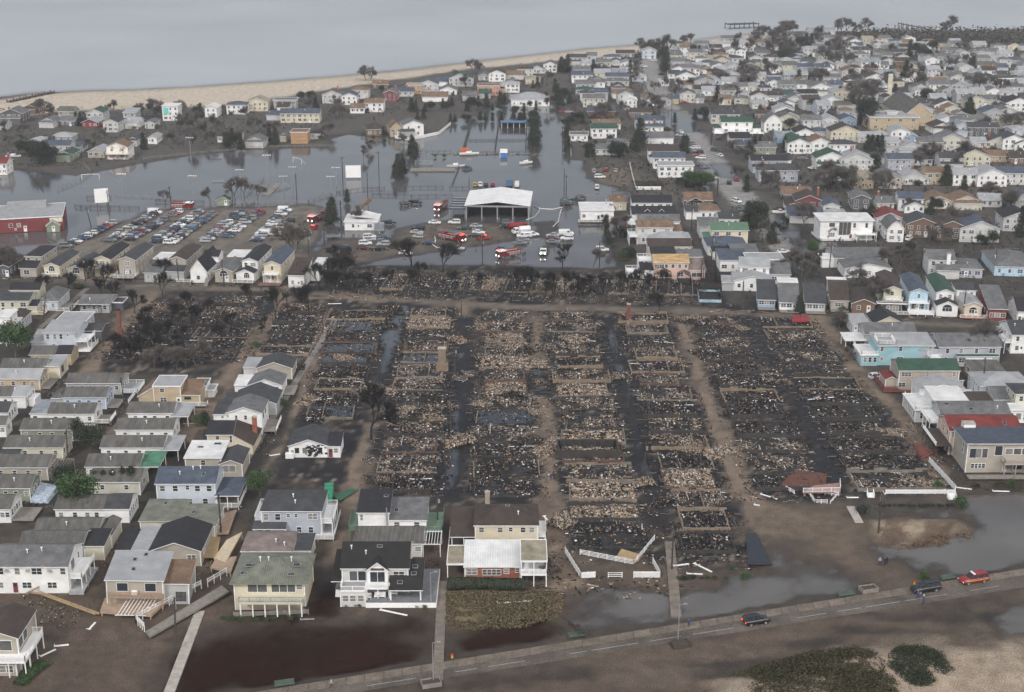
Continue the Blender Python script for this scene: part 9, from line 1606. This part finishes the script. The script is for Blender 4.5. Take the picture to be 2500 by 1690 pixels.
# storm litter between the standing houses
for i, (k, u, v, w_, d_) in enumerate((('o', 1350, 900, 3, 30), ('o', 600, 560, 4, 30), ('f', 1300, 720, 12, 10), ('f', 350, 900, 10, 14), ('f', 420, 1050, 8, 8), ('p', 1250, 1150, 6, 16), ('p', 350, 850, 6, 14), ('f', 1500, 350, 8, 18), ('q', 1000, 1030, 60, 3.5), ('r', 1100, 1120, 50, 3.5), ('n', 1200, 700, 14, 10), ('d', 900, 850, 60, 3), ('d', 1900, 890, 50, 5), ('l', 1200, 1100, 10, 24), ('l', 1300, 1350, 12, 12), ('f', 700, 640, 4, 12), ('g', 700, 700, 2.5, 20), ('g', 1550, 700, 16, 12), ('h', 650, 260, 30, 5), ('h', 200, 690, 24, 7), ('f', 1900, 480, 10, 4), ('b', 1100, 620, 60, 4), ('o', 900, 1200, 3, 40), ('o', 700, 1000, 14, 3), ('o', 1700, 900, 14, 3), ('o', 1700, 1100, 14, 3), ('o', 400, 640, 14, 3), ('f', 600, 400, 16, 4), ('f', 300, 300, 14, 4), ('f', 1150, 500, 6, 4), ('p', 1350, 700, 5, 10), ('p', 700, 1150, 8, 6), ('g', 1900, 850, 30, 10))):
    x, y = at(k, u, v); o = new_obj('storm_litter', SCAT[i % 2]); o.location = (x, y, -.1 if k == 'b' else 0); o.scale = (w_ / 22, d_ / 14, .7); o['kind'] = 'stuff'
# ================================================================== WORDING OF LABELS
for protos in (list(CARS.values()), [UPOLE, FLOODM], [t for v in TREES.values() for t in v]):
    for p in protos: drop(p)
ORD = ['', 'first', 'second', 'third', 'fourth', 'fifth', 'sixth', 'seventh', 'eighth', 'ninth', 'tenth', 'eleventh', 'twelfth', 'thirteenth', 'fourteenth', 'fifteenth', 'sixteenth', 'seventeenth', 'eighteenth', 'nineteenth', 'twentieth']
def place_of(x, y):
    px, py = pix(x, y); u, v = px / 1.0757, py / 1.0757
    c = 'far left' if u < 330 else 'left' if u < 800 else 'centre' if u < 1290 else 'right' if u < 1830 else 'far right'
    if v < 112: r = 'by the far shore'
    elif v < 175: r = 'far back'
    elif v < 235: r = 'near the beach' if u < 1300 else 'in the distance'
    elif v < 300: r = 'beyond the flood' if u < 1290 else 'in the distance'
    elif v < 375: r = 'beside the flood' if u < 1290 else 'in upper middle'
    elif v < 465: r = 'in the middle distance'
    elif v < 555: r = 'near station level'
    elif v < 655: r = 'behind the cross street'
    elif v < 730: r = 'along the cross street'
    elif v < 860: r = 'below the cross street'
    elif v < 1010: r = 'amid the middle rows'
    elif v < 1180: r = 'in the lower middle'
    else: r = 'in the foreground'
    return r + ', ' + c
# houses beyond the nearest 300 are one distant mass
hs_ = [o for o in THINGS if o.get('category') == 'house']
hs_.sort(key=lambda o: o.location.y)
far_ = hs_[295:]; tops = {o.name: o for o in far_}; V_ = []; F_ = []; MI_ = []; mats_ = []; midx = {}; off = 0
cm = {}
for o in list(bpy.data.objects):
    if o.parent and o.parent.name in tops: cm.setdefault(o.parent.name, []).append(o)
for r in far_:
    for o in cm.get(r.name, []):
        M = r.matrix_basis @ o.matrix_basis; me = o.data
        V_ += [tuple(M @ v.co) for v in me.vertices]; sl_ = []
        for m in me.materials:
            if m.name not in midx: midx[m.name] = len(mats_); mats_.append(m)
            sl_.append(midx[m.name])
        for p in me.polygons: F_.append(tuple(i + off for i in p.vertices)); MI_.append(sl_[p.material_index])
        off += len(me.vertices)
    THINGS.remove(r)
bpy.data.batch_remove([o for r in far_ for o in cm.get(r.name, [])] + far_)
if V_:
    bb = MB(); bb.v, bb.f, bb.m = V_, F_, MI_; tag(bb.build('distant_houses', mats_), kind='stuff')
bylab = {}
for o in THINGS:
    try: o.name
    except ReferenceError: continue
    if o.get('auto'):
        del o['auto']; o['label'] = o['label'] + ' ' + place_of(o.location.x, o.location.y)
    bylab.setdefault(o['label'], []).append(o)
for lab, os_ in bylab.items():
    if len(os_) < 2: continue
    xs_ = sorted(os_, key=lambda o: pix(o.location.x, o.location.y)[0])
    for i, o in enumerate(xs_):
        n = len(xs_)
        if n == 2: t = ('left of two', 'right of two')[i]
        elif i == 0: t = 'leftmost'
        elif i == n - 1: t = 'rightmost'
        elif i < 20: t = ORD[i + 1] + ' from left'
        elif n - i < 20: t = ORD[n - i] + ' from right'
        else: t = f'{i + 1}th from left'
        o['label'] = lab + ', ' + t
for l_ in bylab.values():
    for o in l_:
        if len(o['label'].split()) > 16: o['label'] = o['label'].replace('one-storey ', '').replace('two-storey ', '').replace('sport utility car', 'utility car')
# ================================================================== HAZE over the whole place
hm = bpy.data.materials.new('sea_haze'); hm.use_nodes = True; t = hm.node_tree; t.nodes.clear()
pvn = t.nodes.new('ShaderNodeVolumePrincipled'); pvn.inputs['Color'].default_value = (.9, .93, .97, 1); pvn.inputs['Density'].default_value = .00015; pvn.inputs['Anisotropy'].default_value = .2
om = t.nodes.new('ShaderNodeOutputMaterial'); t.links.new(pvn.outputs[0], om.inputs['Volume'])
b = MB(); b.box(-5600, 5600, -400, 5000, -5, 140); hz = b.build('haze', hm); tag(hz, kind='stuff')
hm.volume_intersection_method if hasattr(hm, 'volume_intersection_method') else None
